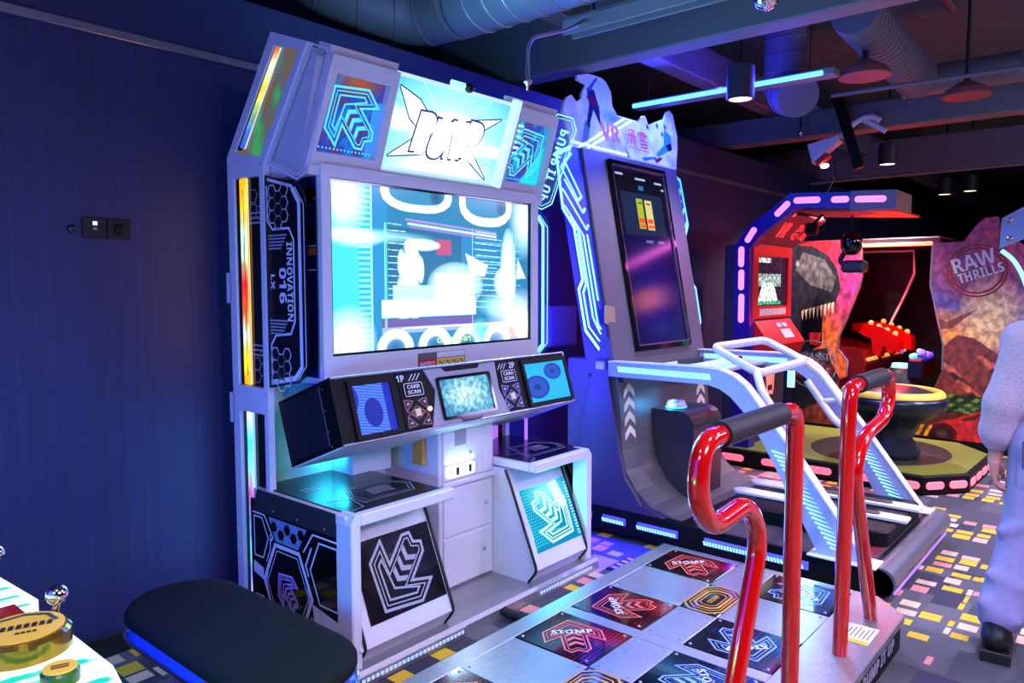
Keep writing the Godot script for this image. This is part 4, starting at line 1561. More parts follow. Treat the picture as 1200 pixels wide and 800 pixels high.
func console(o: Node3D) -> void:
	var st := mb()
	span(st, [[0.43, 1.02], [0.78, 1.15], [0.86, 0.895], [0.52, 0.76]], -0.77, 0.715)
	var c := part("console_housing", st, M.black, o)
	var t := xf(Vector3(XC, 0.895, 0.86), Vector3(1, 0, 0), Vector3(0, 0.255, -0.08))
	var tl := face_left(-0.77)
	st = mb()
	extrude(st, tl, [[0.45, 1.01], [0.715, 1.11], [0.785, 0.885], [0.525, 0.785]], 0.0, 0.004, 0.002)
	part("end_cover", st, mat(Color(0.06, 0.06, 0.10), 0.45), c)
	for b in [[0.735, 1.10], [0.755, 1.02], [0.775, 0.94], [0.795, 0.885]]:
		bolt(c, tl * Vector3(b[0], b[1], 0.001), tl.basis.z, 0.6)
	st = mb()
	var un := xf(Vector3(XC, 0.895, 0.86), Vector3(1, 0, 0), Vector3(0, 0.135, 0.34))
	extrude(st, un, rect(-0.735, -0.36, 0.75, 0.0), 0.0, 0.006, 0.003)
	part("underside", st, M.white, c)
	st = mb()
	for y in [0.0, 0.262]:
		tube(st, [t * Vector3(-0.735, y, 0.003), t * Vector3(0.75, y, 0.003)], 0.006, 8)
	tube(st, [t * Vector3(0.75, 0, 0.003), t * Vector3(0.75, 0.262, 0.003)], 0.006, 8)
	part("edge_trim", st, M.silver, c)
	# speaker windows
	for w in [[-0.645, -0.455, true], [0.41, 0.735, false]]:
		st = mb()
		frame(st, t, rect(w[0] - 0.02, 0.008, w[1] + 0.02, 0.245), rect(w[0], 0.027, w[1], 0.222), 0.0, 0.010)
		var f := part("speaker_frame", st, M.black, c)
		st = mb()
		flat(st, t, rect(w[0], 0.027, w[1], 0.222), 0.003)
		part("lit_speaker_window", st, screen(speaker_window(w[2]), 0.95, 0.6), f)
		area(o, t * Vector3((w[0] + w[1]) / 2, 0.125, 0.02), t.basis.z, Vector2(0.18, 0.18), Color(0.2, 0.5, 1.0), 0.06, t.basis.y)
	# centre plate with display
	st = mb()
	extrude(st, t, [[-0.27, 0.006], [0.235, 0.006], [0.195, 0.12], [0.205, 0.255], [0.10, 0.255], [0.08, 0.235], [-0.13, 0.235], [-0.15, 0.255], [-0.255, 0.255], [-0.21, 0.16], [-0.23, 0.10]], 0.0, 0.006, 0.002)
	part("centre_plate", st, M.print_grey, c)
	st = mb()
	frame(st, t, rrect(-0.20, 0.022, 0.146, 0.213, 0.012), rrect(-0.186, 0.036, 0.132, 0.199, 0.006), 0.0, 0.014)
	var df := part("display_frame", st, M.gloss_black, c)
	st = mb()
	flat(st, t, rect(-0.186, 0.036, 0.132, 0.199), 0.008)
	var im := canvas(192, 100, Color(0.20, 0.50, 0.66))
	dab(im, 0.45, 0.45, 0.5, 0.55, Color(0.78, 0.95, 1, 1), 0.7)
	for k in 9:
		ink(im, rect(0.66 + k * 0.035, 0, 0.675 + k * 0.035, 1), Color(0.75, 0.95, 1.0, 0.5))
	speckle(im, 0.5, 0.05, 8)
	part("display_screen", st, screen(im, 1.0, 0.5), df)
	st = mb()
	extrude(st, t, [[-0.08, 0.005], [0.03, 0.005], [0.05, 0.022], [-0.10, 0.022]], 0.0, 0.012)
	part("display_foot", st, M.gloss_black, df)
	for b in [[-0.17, 0.012], [0.11, 0.012]]:
		bolt(df, t * Vector3(b[0], b[1], 0.006), t.basis.z, 0.7, M.grey)
	# card readers and button crosses for the two players
	for k in 2:
		var cx: float = -0.335 if k == 0 else 0.278
		var dye: Material = mat(Color(0.45, 0.08, 0.10), 0.3) if k == 0 else mat(Color(0.32, 0.33, 0.62), 0.3)
		st = mb()
		extrude(st, t, [[cx - 0.075, 0.012], [cx + 0.075, 0.012], [cx + 0.085, 0.15], [cx + 0.06, 0.25], [cx - 0.07, 0.25]], 0.0, 0.005, 0.002)
		var rd := part("player_panel", st, M.black, c)
		st = mb()
		extrude(st, t, rrect(cx - 0.053, 0.148, cx + 0.053, 0.206, 0.008), 0.005, 0.010, 0.002)
		var cr := part("card_reader", st, M.black, rd)
		st = mb()
		line(st, t, rrect(cx - 0.051, 0.150, cx + 0.051, 0.204, 0.007), 0.003, 0.0106, true)
		part("outline_print", st, M.print_white, cr)
		text("lettering", "CARD", t.translated_local(Vector3(cx, 0.189, 0.0106)), 0.07, 0.016, M.print_white, cr, false, 0.0008)
		text("lettering", "SCAN", t.translated_local(Vector3(cx, 0.166, 0.0106)), 0.07, 0.016, M.print_white, cr, false, 0.0008)
		text("lettering", "1P" if k == 0 else "2P", t.translated_local(Vector3(cx - 0.060 if k == 0 else cx + 0.040, 0.228, 0.0062)), 0.042, 0.028, M.print_white, rd, false, 0.0008)
		st = mb()
		for q in 3:
			line(st, t, [[cx - 0.015 + q * 0.02 - k * 0.05, 0.214], [cx + 0.012 + q * 0.02 - k * 0.05, 0.242]], 0.004, 0.0062)
		part("stripe_print", st, M.print_white, rd)
		for q in 4:
			var sx: float = [-1, 1, 1, -1][q]
			var sy: float = [1, 1, -1, -1][q]
			var pet := [[cx + sx * 0.062, 0.078 + sy * 0.058], [cx + sx * 0.058, 0.078 + sy * 0.012], [cx + sx * 0.016, 0.078 + sy * 0.050]]
			st = mb()
			line(st, t, pet, 0.006, 0.0062, true)
			line(st, t, [pet[1], [cx, 0.078 - sy * 0.03], [cx - sx * 0.03, 0.078]], 0.005, 0.0062)
			var edge := part("button_outline", st, dye, rd)
			st = mb()
			extrude(st, t, inset(ccw(pv(pet)), 0.010), 0.005, 0.012, 0.002)
			part("button", st, M.print_white, edge)
		st = mb()
		extrude(st, t, shift(rect(-0.016, -0.016, 0.016, 0.016), cx, 0.078, 1.0, 0.1), 0.005, 0.012, 0.003)
		part("centre_button", st, mat(Color(0.85, 0.75, 0.55), 0.3), rd)
		if k == 0:
			st = mb(true)
			ball(st, t * Vector3(cx + 0.065, 0.085, 0.012), 0.011, 12)
			part("indicator_lamp", st, glow(Color(1.0, 0.85, 0.6), 1.3), rd)


func bin(o: Node3D, s: int) -> void:
	var xa := -0.815 if s < 0 else 0.27
	var xb := -0.29 if s < 0 else 0.745
	var outer := xa if s < 0 else xb            # the outward side
	var st := mb()
	span(st, [[0.27, 0.06], [0.915, 0.06], [0.968, 0.13], [0.80, 0.525], [0.765, 0.60], [0.27, 0.60]], xa + 0.03 if s < 0 else xa, xb if s < 0 else xb - 0.03)
	var b := part("speaker_box", st, M.white, o)
	# black edge lines along the slanted front
	for x in [(xa + 0.052 if s < 0 else xa), (xb - 0.005 if s < 0 else xb - 0.052)]:
		st = mb()
		var path := [Vector3(x, 0.063, 0.918), Vector3(x, 0.13, 0.973), Vector3(x, 0.527, 0.805), Vector3(x, 0.595, 0.77)]
		tube(st, rounded(path, 0.03), 0.007, 8)
		part("edge_seal", st, M.rubber, b)
	# white cap: top slab and outer post
	st = mb()
	box(st, Vector3(xa + (0.0445 if s < 0 else 0.0), 0.605, 0.918), Vector3(xb + (0.015 if s < 0 else -0.0445), 0.652, 0.9615), 0.006)
	box(st, Vector3(xa + 0.004, 0.605, 0.29), Vector3(xb - 0.004, 0.6445, 0.92), 0.004)
	part("top_slab", st, M.white, b)
	st = mb()
	var pa := outer if s < 0 else outer - 0.045
	extrude(st, face_z(0), [[pa, 0.06], [pa + 0.045, 0.06], [pa + 0.045, 0.652], [pa + 0.022, 0.652], [pa, 0.618]] if s < 0 else [[pa, 0.06], [pa + 0.045, 0.06], [pa + 0.045, 0.62], [pa + 0.02, 0.652], [pa, 0.652]], 0.872, 0.962, 0.005)
	part("outer_post", st, M.white, b)
	st = mb()
	box(st, Vector3(outer if s < 0 else outer - 0.03, 0.06, 0.27), Vector3(outer + 0.03 if s < 0 else outer, 0.60, 0.87), 0.003)
	var side := part("side_board", st, M.gloss_black, b)
	st = mb()
	extrude(st, face_left(xa) if s < 0 else face_right(xb), sided([[0.29, 0.555], [0.868, 0.555], [0.868, 0.648], [0.33, 0.648]], s), 0.0, 0.003, 0.001)
	part("top_band", st, M.charcoal, side)
	for z in [0.45, 0.62, 0.80]:
		bolt(side, Vector3(outer + (-0.003 if s < 0 else 0.003), 0.575, z), Vector3(s, 0, 0), 0.9)
	# white line print on the side
	var t := face_left(xa) if s < 0 else face_right(xb)
	st = mb()
	line(st, t, sided([[0.29, 0.545], [0.38, 0.545], [0.44, 0.46], [0.42, 0.44]], s), 0.007, 0.001)
	line(st, t, sided([[0.30, 0.53], [0.36, 0.53], [0.405, 0.45], [0.365, 0.36], [0.30, 0.36]], s), 0.006, 0.001, true)
	line(st, t, sided([[0.42, 0.47], [0.42, 0.41], [0.39, 0.35]], s), 0.006, 0.001)
	line(st, t, sided([[0.88, 0.535], [0.72, 0.535], [0.655, 0.45]], s), 0.007, 0.001)
	line(st, t, sided([[0.875, 0.51], [0.76, 0.51], [0.70, 0.39], [0.76, 0.265], [0.875, 0.265]], s), 0.007, 0.001, true)
	line(st, t, sided([[0.71, 0.48], [0.67, 0.40], [0.69, 0.36]], s), 0.008, 0.001)
	var hexa := [[0.455, 0.435], [0.625, 0.435], [0.71, 0.27], [0.625, 0.10], [0.455, 0.10], [0.37, 0.27]]
	line(st, t, sided(hexa, s), 0.016, 0.001, true)
	line(st, t, inset(ccw(pv(sided(hexa, s))), 0.022), 0.004, 0.001, true)
	line(st, t, sided([[0.40, 0.31], [0.385, 0.27], [0.40, 0.22]], s), 0.006, 0.0014)
	line(st, t, sided([[0.68, 0.31], [0.695, 0.27], [0.68, 0.22]], s), 0.006, 0.0014)
	line(st, t, sided([[0.70, 0.20], [0.74, 0.12], [0.86, 0.12]], s), 0.007, 0.001)
	line(st, t, sided([[0.30, 0.19], [0.36, 0.19], [0.40, 0.11]], s), 0.007, 0.001)
	flat(st, t, sided([[0.29, 0.335], [0.365, 0.315], [0.365, 0.265], [0.29, 0.285]], s), 0.001)
	flat(st, t, sided([[0.71, 0.255], [0.88, 0.225], [0.88, 0.155], [0.72, 0.185]], s), 0.001)
	part("line_print", st, M.print_white, side)
	st = mb()
	flat(st, t, sided([[0.41, 0.545], [0.68, 0.545], [0.62, 0.45], [0.46, 0.45]], s), 0.0008)
	part("hexagon_field", st, mat(Color(0.45, 0.52, 0.68), 0.4), side)
	st = mb()
	for k in [[0.45, 0.51], [0.50, 0.485], [0.545, 0.515], [0.59, 0.49], [0.64, 0.515]]:
		flat(st, t, shift(ngon(0, 0, 0.024, 6), k[0] if s < 0 else -k[0], k[1]), 0.0016)
	part("hexagon_print", st, M.gloss_black, side)
	st = mb()
	arrow_lines(st, t, (0.54 if s < 0 else -0.54), 0.26, 0.085, PI * 0.25, 0.0014, 1.6)
	part("arrow_print", st, mat(Color(0.72, 0.62, 0.86), 0.4), side)
	# glass top with its print
	st = mb()
	var up := face_up(0)
	extrude(st, up, rect(xa + 0.03, -0.915, xb - 0.02, -0.30), 0.645, 0.650, 0.001)
	var glass := part("glass_top", st, M.glass_top, b)
	st = mb()
	var gx := (xa + xb) / 2 + 0.06
	line(st, up, [[gx - 0.16, -0.84], [gx + 0.10, -0.84], [gx + 0.16, -0.74], [gx + 0.10, -0.63], [gx - 0.10, -0.63], [gx - 0.16, -0.74]], 0.006, 0.6508, true)
	line(st, up, [[gx - 0.13, -0.82], [gx + 0.09, -0.82], [gx + 0.14, -0.74], [gx + 0.09, -0.65], [gx - 0.09, -0.65], [gx - 0.14, -0.74]], 0.004, 0.6508, true)
	line(st, up, [[xa + 0.04, -0.90], [gx - 0.20, -0.88], [gx - 0.17, -0.76], [xa + 0.06, -0.72]], 0.006, 0.6508)
	for k in 6:
		flat(st, up, ngon(xa + 0.10 + 0.03 * (k % 3), -0.50 - 0.035 * (k / 3), 0.014, 6), 0.6508)
	part("line_print", st, M.print_grey, glass)
	st = mb()
	for k in 5:
		line(st, up, [[gx - 0.07 + k * 0.005, -0.775 + k * 0.018], [gx - 0.02 + k * 0.012, -0.768 + k * 0.018], [gx + 0.05 + k * 0.004, -0.775 + k * 0.018]], 0.009, 0.651)
	part("emblem_print", st, M.print_grey, glass)
	# the slanted art panel
	var ft := xf(Vector3(XC, 0.13, 0.968), Vector3(1, 0, 0), Vector3(0, 0.395, -0.168))
	var ua := -0.678 if s < 0 else 0.352
	var ub := -0.272 if s < 0 else 0.742
	st = mb()
	extrude(st, ft, rect(ua, 0.072, ub, 0.388), -0.002, 0.004, 0.001)
	if s < 0:
		var im := canvas(128, 128, Color(0.075, 0.075, 0.10))
		for j in 26:
			for i in 14:
				im.fill_rect(Rect2i(64 + i * 5 + (j % 2) * 2, j * 3, 2, 2), Color(0.20, 0.20, 0.26))
		var art := part("art_panel", st, printed(im, 0.08), b)
		st = mb()
		arrow_lines(st, ft, -0.475, 0.225, 0.172, PI * 0.75, 0.0055, 1.25)
		part("arrow_emblem", st, mat(Color(0.60, 0.60, 0.66), 0.3), art)
	else:
		var im := canvas(128, 128, Color(0.04, 0.50, 0.68))
		for j in 20:
			for i in 12:
				im.fill_rect(Rect2i(i * 6 + (j % 2) * 3, j * 6, 3, 3), Color(0.25, 0.85, 0.92))
		dab(im, 0.5, 0.15, 0.5, 0.35, Color(0.55, 0.95, 1.0, 1), 0.8)
		ink(im, [[0.55, 0.02], [0.75, 0.0], [0.85, 0.4], [0.72, 0.52], [0.62, 0.3]], Color(0.75, 1.0, 1.0))
		for k in 18:
			ink(im, rect(0.88, 0.08 + k * 0.05, 0.94, 0.105 + k * 0.05), Color(0.65, 1.0, 1.0))
		var art := part("lit_art_panel", st, screen(im, 1.0), b)
		st = mb()
		arrow_lines(st, ft, 0.545, 0.225, 0.160, -PI * 0.75, 0.0055, 1.35)
		part("arrow_emblem", st, glow(Color(0.65, 0.98, 1.0), 1.15), art)
		area(o, ft * Vector3(0.55, 0.22, 0.03), ft.basis.z, Vector2(0.36, 0.3), Color(0.2, 0.8, 1.0), 0.22, ft.basis.y)


# ==================================================================== ski game
func strokes(st: SurfaceTool, t: Transform3D, glyph: Array, x: float, y: float, w: float, h: float, thick: float, d: float) -> void:   # a written character from its brush lines, in a unit square
	for s in glyph:
		var pts := []
		for p in s:
			pts.append([x + p[0] * w, y + p[1] * h])
		line(st, t, pts, thick, d)


const SLIDE := [[[0.05, 0.88], [0.16, 0.76]], [[0.0, 0.62], [0.12, 0.52]], [[0.02, 0.05], [0.16, 0.36]], [[0.36, 0.95], [0.36, 0.62]], [[0.36, 0.95], [0.82, 0.95], [0.82, 0.62]], [[0.58, 0.80], [0.82, 0.80]], [[0.58, 0.80], [0.58, 0.62]], [[0.24, 0.48], [0.24, 0.62], [0.97, 0.62], [0.97, 0.48]], [[0.36, 0.50], [0.36, 0.02]], [[0.36, 0.50], [0.84, 0.50], [0.84, 0.04], [0.74, 0.04]], [[0.36, 0.36], [0.84, 0.36]], [[0.36, 0.22], [0.84, 0.22]]]
const SNOW := [[[0.18, 0.95], [0.84, 0.95]], [[0.05, 0.66], [0.05, 0.82], [0.96, 0.82], [0.96, 0.66]], [[0.5, 0.95], [0.5, 0.52]], [[0.22, 0.70], [0.36, 0.70]], [[0.22, 0.58], [0.36, 0.58]], [[0.64, 0.70], [0.78, 0.70]], [[0.64, 0.58], [0.78, 0.58]], [[0.16, 0.44], [0.84, 0.44], [0.84, 0.04]], [[0.16, 0.24], [0.84, 0.24]], [[0.14, 0.05], [0.84, 0.05]]]
const FEAR := [[[0.12, 0.92], [0.48, 0.92]], [[0.30, 0.92], [0.30, 0.58]], [[0.08, 0.56], [0.50, 0.62]], [[0.56, 0.92], [0.84, 0.92], [0.84, 0.62], [0.96, 0.56]], [[0.60, 0.92], [0.58, 0.66], [0.50, 0.54]], [[0.10, 0.40], [0.04, 0.16]], [[0.26, 0.44], [0.28, 0.12], [0.40, 0.04], [0.66, 0.04], [0.70, 0.18]], [[0.46, 0.42], [0.54, 0.26]], [[0.80, 0.40], [0.94, 0.18]]]
const DRAGON := [[[0.06, 0.66], [0.94, 0.66]], [[0.44, 0.96], [0.40, 0.50], [0.10, 0.06]], [[0.54, 0.66], [0.54, 0.10], [0.66, 0.04], [0.90, 0.04], [0.94, 0.22]], [[0.84, 0.50], [0.62, 0.24], [0.34, 0.10]], [[0.64, 0.92], [0.78, 0.80]]]


func ski_screen() -> Image:
	var im := canvas(180, 310, Color(0.02, 0.025, 0.09))
	dab(im, 0.5, 0.75, 0.9, 0.55, Color(0.02, 0.03, 0.45, 1), 0.6)
	ink(im, rect(0.10, 0.14, 0.90, 0.385), Color(0.09, 0.14, 0.26))
	ink(im, rect(0.38, 0.17, 0.50, 0.345), Color(0.62, 0.66, 0.16))
	ink(im, rect(0.54, 0.175, 0.68, 0.35), Color(0.80, 0.74, 0.48))
	for x in [0.38, 0.54]:
		ink(im, rect(x + 0.01, 0.285, x + 0.12, 0.31), Color(0.90, 0.32, 0.08))
		ink(im, rect(x + 0.01, 0.32, x + 0.13, 0.34), Color(0.92, 0.36, 0.10))
		ink(im, rect(x + 0.03, 0.19, x + 0.11, 0.20), Color(0.30, 0.35, 0.15))
	ink(im, rect(0.46, 0.095, 0.56, 0.118), Color(0.15, 0.40, 0.62))
	for b in [[0.06, 0.035, 0.20], [0.42, 0.05, 0.62], [0.80, 0.055, 0.95], [0.92, 0.09, 0.98]]:
		ink(im, rect(b[0], b[1], b[2], b[1] + 0.012), Color(0.60, 0.68, 0.80))
	for b in [[0.46, 0.41, 0.60], [0.70, 0.41, 0.82]]:
		ink(im, rect(b[0], b[1], b[2], b[1] + 0.015), Color(0.30, 0.40, 0.60))
	return im


func bear_print() -> Image:                                  # a snow scene printed on the sign
	var im := canvas(256, 96, Color(0.86, 0.91, 0.97))
	speckle(im, 0.25, 0.03, 31)
	dab(im, 0.30, 0.15, 0.25, 0.5, Color(0.70, 0.86, 0.96, 1), 0.9)
	dab(im, 0.80, 0.35, 0.12, 0.3, Color(0.82, 0.86, 0.92, 1), 0.6)
	for p in [[[0.10, 0.98], [0.16, 0.62], [0.20, 0.66], [0.14, 1.0]], [[0.46, 0.80], [0.50, 0.98], [0.47, 1.0]]]:
		ink(im, p, Color(0.36, 0.58, 0.72))
	ink(im, [[0.21, 0.20], [0.27, 0.20], [0.29, 0.42], [0.28, 0.66], [0.24, 0.46], [0.18, 0.72], [0.17, 0.66], [0.21, 0.42]], Color(0.13, 0.17, 0.42))
	ink(im, [[0.20, 0.30], [0.27, 0.28], [0.28, 0.40], [0.22, 0.42]], Color(0.36, 0.14, 0.36))
	ink(im, [[0.21, 0.22], [0.30, 0.02], [0.31, 0.04], [0.23, 0.24]], Color(0.20, 0.38, 0.62))
	ink(im, [[0.87, 0.42], [0.93, 0.50], [0.92, 0.66], [0.84, 0.78], [0.76, 0.86], [0.75, 0.82], [0.84, 0.66]], Color(0.20, 0.58, 0.66))
	ink(im, [[0.86, 0.66], [0.92, 0.60], [0.92, 0.70], [0.88, 0.74]], Color(0.10, 0.12, 0.20))
	ink(im, [[0.72, 0.90], [0.80, 0.84], [0.80, 0.88], [0.74, 0.95]], Color(0.60, 0.12, 0.20))
	ink(im, [[0.60, 0.92], [0.74, 0.86], [0.74, 0.89], [0.62, 0.96]], Color(0.22, 0.50, 0.68))
	for p in [[0.70, 0.46], [0.84, 0.50], [0.96, 0.80], [0.80, 0.40], [0.88, 0.38]]:
		dab(im, p[0], p[1], 0.012, 0.04, Color(0.10, 0.14, 0.32, 1), 0.3)
	dab(im, 0.40, 0.50, 0.12, 0.12, Color(0.42, 0.62, 0.82, 1), 0.8)
	return im


func ski_game() -> void:
	var cx := 1.89
	var o := thing("ski_game", "black and white virtual reality ski game with cyan light wings", "arcade game", Vector3(cx, 0, 1.2))
	var st := mb()
	# ---- base with rounded end
	var prof := [[0.22, 0.03], [2.23, 0.03]]
	for k in 9:
		var a := -PI / 2 + PI * k / 8
		prof.append([2.24 + 0.07 * cos(a), 0.10 + 0.07 * sin(a)])
	prof.append([0.22, 0.17])
	span(st, prof, 1.25, 2.50)
	var base := part("base", st, M.black, o)
	st = mb()
	extrude(st, face_up(0), rect(1.26, -2.20, 2.49, -1.30), 0.168, 0.1735, 0.001)
	part("floor_mat", st, mat(Color(0.20, 0.17, 0.19), 0.6), base)
	for r in [rect(1.30, -2.19, 1.75, -2.02), rect(2.1, -2.2, 2.48, -1.95)]:
		st = mb()
		flat(st, face_up(0), r, 0.1742)
		part("red_field", st, mat(Color(0.40, 0.02, 0.06), 0.6), base)
	st = mb()
	tube(st, [Vector3(1.25, 0.112, 2.253), Vector3(2.50, 0.112, 2.253)], 0.066, 20)
	part("front_roll", st, mat(Color(0.42, 0.42, 0.45), 0.35, 0.4), base)
	for x in [1.4, 2.35]:
		st = mb(true)
		lathe(st, [[0.03, 0.0], [0.03, 0.012], [0.012, 0.016], [0.012, 0.035], [0.0, 0.035]], Transform3D(Basis(), Vector3(x, 0, 2.15)), 14)
		part("foot", st, M.silver, base)
	for k in 40:
		st = mb()
		box(st, Vector3(1.30 + k * 0.029, 0.045, 2.300), Vector3(1.318 + k * 0.029, 0.06, 2.3065), 0.001)
		part("front_lamp", st, M.led_purple, base)
	# light slots along the near side
	for sgm in [[0.30, 0.62], [0.70, 0.86], [0.94, 1.20], [1.36, 1.62], [1.70, 1.92]]:
		st = mb()
		extrude(st, face_left(1.25), rect(sgm[0], 0.085, sgm[1], 0.128), 0.0, 0.004, 0.001)
		var slot := part("light_slot", st, M.led_blue, base)
		var n := int((sgm[1] - sgm[0]) / 0.017)
		for k in n:
			st = mb()
			extrude(st, face_left(1.25), [[sgm[0] + k * 0.017, 0.088], [sgm[0] + k * 0.017 + 0.009, 0.088], [sgm[0] + k * 0.017 + 0.003, 0.108], [sgm[0] + k * 0.017 - 0.006, 0.108]], 0.003, 0.006)
			part("lamp_segment", st, M.led_white, slot)
	area(o, Vector3(1.22, 0.10, 0.75), Vector3(-1, -0.15, 0), Vector2(0.9, 0.05), Color(0.10, 0.08, 1.0), 1.6)
	area(o, Vector3(1.22, 0.10, 1.65), Vector3(-1, -0.1, 0), Vector2(0.6, 0.05), Color(0.10, 0.08, 1.0), 0.5)
	# ---- lower body: concave back that sweeps into the base, between two cheeks
	st = mb()
	var back := [[0.40, 0.17], [0.40, 1.05], [0.755, 1.05]]
	for p in [[0.78, 0.80], [0.80, 0.52], [0.83, 0.40], [0.90, 0.29], [1.00, 0.215], [1.14, 0.178], [1.20, 0.172]]:
		back.append(p)
	span(st, back, 1.30, 2.46)
	var body := part("body_shell", st, mat(Color(0.34, 0.32, 0.33), 0.5), o)
	for x in [[1.265, 1.30], [2.46, 2.495]]:
		st = mb()
		span(st, [[0.45, 0.17], [0.62, 1.06], [0.70, 1.06], [0.80, 0.50], [0.84, 0.36], [0.95, 0.22], [1.10, 0.172]], x[0], x[1])
		part("cheek", st, mat(Color(0.26, 0.22, 0.34), 0.4), body)
	st = mb()
	box(st, Vector3(1.262, 1.0, 0.63), Vector3(1.2655, 1.045, 0.69), 0.001)
	part("name_plate", st, M.paper, body)
	for side in [1.40, 2.34]:
		for k in 7:
			var y := 0.86 - k * 0.085
			var z := 0.775 + (0.86 - y) * 0.055 + 0.003
			var ct := xf(Vector3(side, y, z), Vector3(1, 0, 0), Vector3(0, 1, -0.07))
			st = mb()
			extrude(st, ct, [[-0.06, -0.035], [-0.055, 0.012], [0.0, 0.055], [0.055, 0.012], [0.06, -0.035], [0.0, 0.012]], 0.0, 0.003)
			part("chevron", st, M.paper, body)
	# pedestal with the sensor on it
	st = mb()
	var ped := [[0.78, 0.172], [1.08, 0.172]]
	for k in 7:
		var a := PI / 2 * k / 6
		ped.append([0.98 + 0.10 * cos(a), 0.63 + 0.10 * sin(a)])
	ped.append([0.78, 0.73])
	span(st, ped, 1.66, 2.05)
	part("pedestal", st, mat(Color(0.22, 0.20, 0.22), 0.4), o)
	st = mb(true)
	lathe(st, [[0.0, 0.732], [0.055, 0.732], [0.062, 0.745], [0.05, 0.775], [0.03, 0.782], [0.0, 0.782]], Transform3D(Basis(Vector3(1.25, 0, 0), Vector3(0, 1, 0), Vector3(0, 0, 1)), Vector3(1.77, 0, 0.90)), 24)
	var hand := thing("hand_controller", "white rounded controller with cyan light ring on the ski game pedestal", "controller", Vector3(1.77, 0.731, 0.90))
	var sensor := part("shell", st, M.white_rail, hand)
	st = mb()
	for x in [1.775, 1.80]:
		st = mb()
		box(st, Vector3(x, 0.776, 0.885), Vector3(x + 0.012, 0.785, 0.915), 0.001)
		part("button", st, M.charcoal, sensor)
	st = mb()
	tube(st, ngon3(Vector3(1.77, 0.738, 0.90), 0.075, 0.06), 0.005, 8, -1, true)
	part("ring_lamp", st, M.led_cyan, sensor)
	omni(hand, Vector3(1.68, 0.755, 0.90), Color(0.2, 0.7, 1.0), 0.03, 0.02)
	# ---- tilted board with the portrait screen
	var t := xf(Vector3(cx, 1.12, 0.73), Vector3(1, 0, 0), Vector3(0, 1.145, -0.22))
	st = mb()
	extrude(st, t, rect(-0.60, -0.12, 0.585, 1.235), -0.20, 0.0, 0.008)
	var board := part("board", st, mat(Color(0.34, 0.32, 0.37), 0.45), o)
	st = mb()
	extrude(st, t, [[-0.60, -0.12], [-0.57, -0.20], [0.56, -0.20], [0.585, -0.12]], -0.20, 0.03, 0.004)
	part("board_foot", st, M.charcoal, board)
	st = mb()
	frame(st, t, rect(-0.345, -0.03, 0.365, 1.19), rect(-0.322, 0.0, 0.342, 1.165), 0.0, 0.022)
	part("screen_frame", st, M.gloss_black, board)
	st = mb()
	frame(st, t, rect(-0.322, 0.0, 0.342, 1.165), rect(-0.312, 0.010, 0.332, 1.155), 0.004, 0.020)
	part("screen_edge", st, mat(Color(0.5, 0.42, 0.5), 0.2, 0.7), board)
	st = mb()
	flat(st, t, rect(-0.318, 0.004, 0.338, 1.161), 0.008)
	part("portrait_screen", st, screen(ski_screen(), 1.0, 0.14), board)
	st = mb()
	extrude(st, t, rect(-0.08, -0.185, 0.10, -0.125), 0.03, 0.033)
	part("paper_label", st, M.paper, board)
	text("lettering", "VR", t.translated_local(Vector3(0.01, -0.155, 0.0335)), 0.06, 0.025, M.red_sheet, board, false, 0.0008)
	st = mb()
	var flap := xf(t * Vector3(-0.585, 0.19, 0.004), Vector3(1, 0.55, 0.1), Vector3(-0.4, 1, 0.1))
	extrude(st, flap, [[-0.06, 0.0], [0.035, -0.09], [0.065, 0.04], [-0.02, 0.10]], 0.0, 0.003)
	part("loose_card", st, mat(Color(0.72, 0.58, 0.48), 0.7), board)
	# ---- light wings
	for s in [-1, 1]:
		var edge := [[-0.686, 1.236], [-0.855, 1.17], [-0.872, 0.838], [-0.792, 0.732], [-0.785, 0.426], [-0.838, 0.37], [-0.832, 0.125], [-0.71, -0.005], [-0.600, 0.085], [-0.600, 1.236]]
		var m := []
		for p in edge:
			m.append([p[0] if s < 0 else (-p[0] - 0.20 if absf(p[0]) > 0.61 else 0.40), p[1]])
		st = mb()
		extrude(st, t, m, -0.03, -0.018)
		var wing := part("light_wing", st, glow(Color(0.01, 0.10, 0.85), 0.5, Color(0.05, 0.1, 0.4)), o)
		st = mb()
		var lines := [
			[[[-0.69, 1.226], [-0.848, 1.165], [-0.864, 0.840], [-0.782, 0.735], [-0.775, 0.422], [-0.828, 0.366], [-0.822, 0.128], [-0.712, 0.010]], 0.024],
			[[[-0.70, 1.19], [-0.822, 1.09], [-0.70, 0.90], [-0.66, 0.93], [-0.785, 1.14]], 0.012],
			[[[-0.81, 1.02], [-0.67, 0.83], [-0.64, 0.86]], 0.012],
			[[[-0.84, 0.96], [-0.66, 0.73], [-0.63, 0.76]], 0.012],
			[[[-0.845, 0.86], [-0.70, 0.69], [-0.69, 0.16], [-0.665, 0.13]], 0.012],
			[[[-0.80, 0.80], [-0.735, 0.69], [-0.73, 0.20], [-0.675, 0.10]], 0.012],
			[[[-0.755, 0.70], [-0.75, 0.40], [-0.79, 0.35], [-0.785, 0.15], [-0.70, 0.06]], 0.012],
			[[[-0.66, 0.70], [-0.65, 0.30]], 0.012]]
		for l in lines:
			var q := []
			for p in l[0]:
				q.append([p[0] if s < 0 else -p[0] - 0.20, p[1]])
			line(st, t, q, l[1], -0.0165)
		part("light_lines", st, M.led_cyan if s > 0 else M.led_white, wing)
		st = mb()
		for l in lines.slice(1):
			var q := []
			for p in l[0]:
				q.append([(p[0] if s < 0 else -p[0] - 0.20) + 0.012, p[1] - 0.004])
			line(st, t, q, 0.006, -0.0167)
		part("light_lines_inner", st, M.led_cyan, wing)
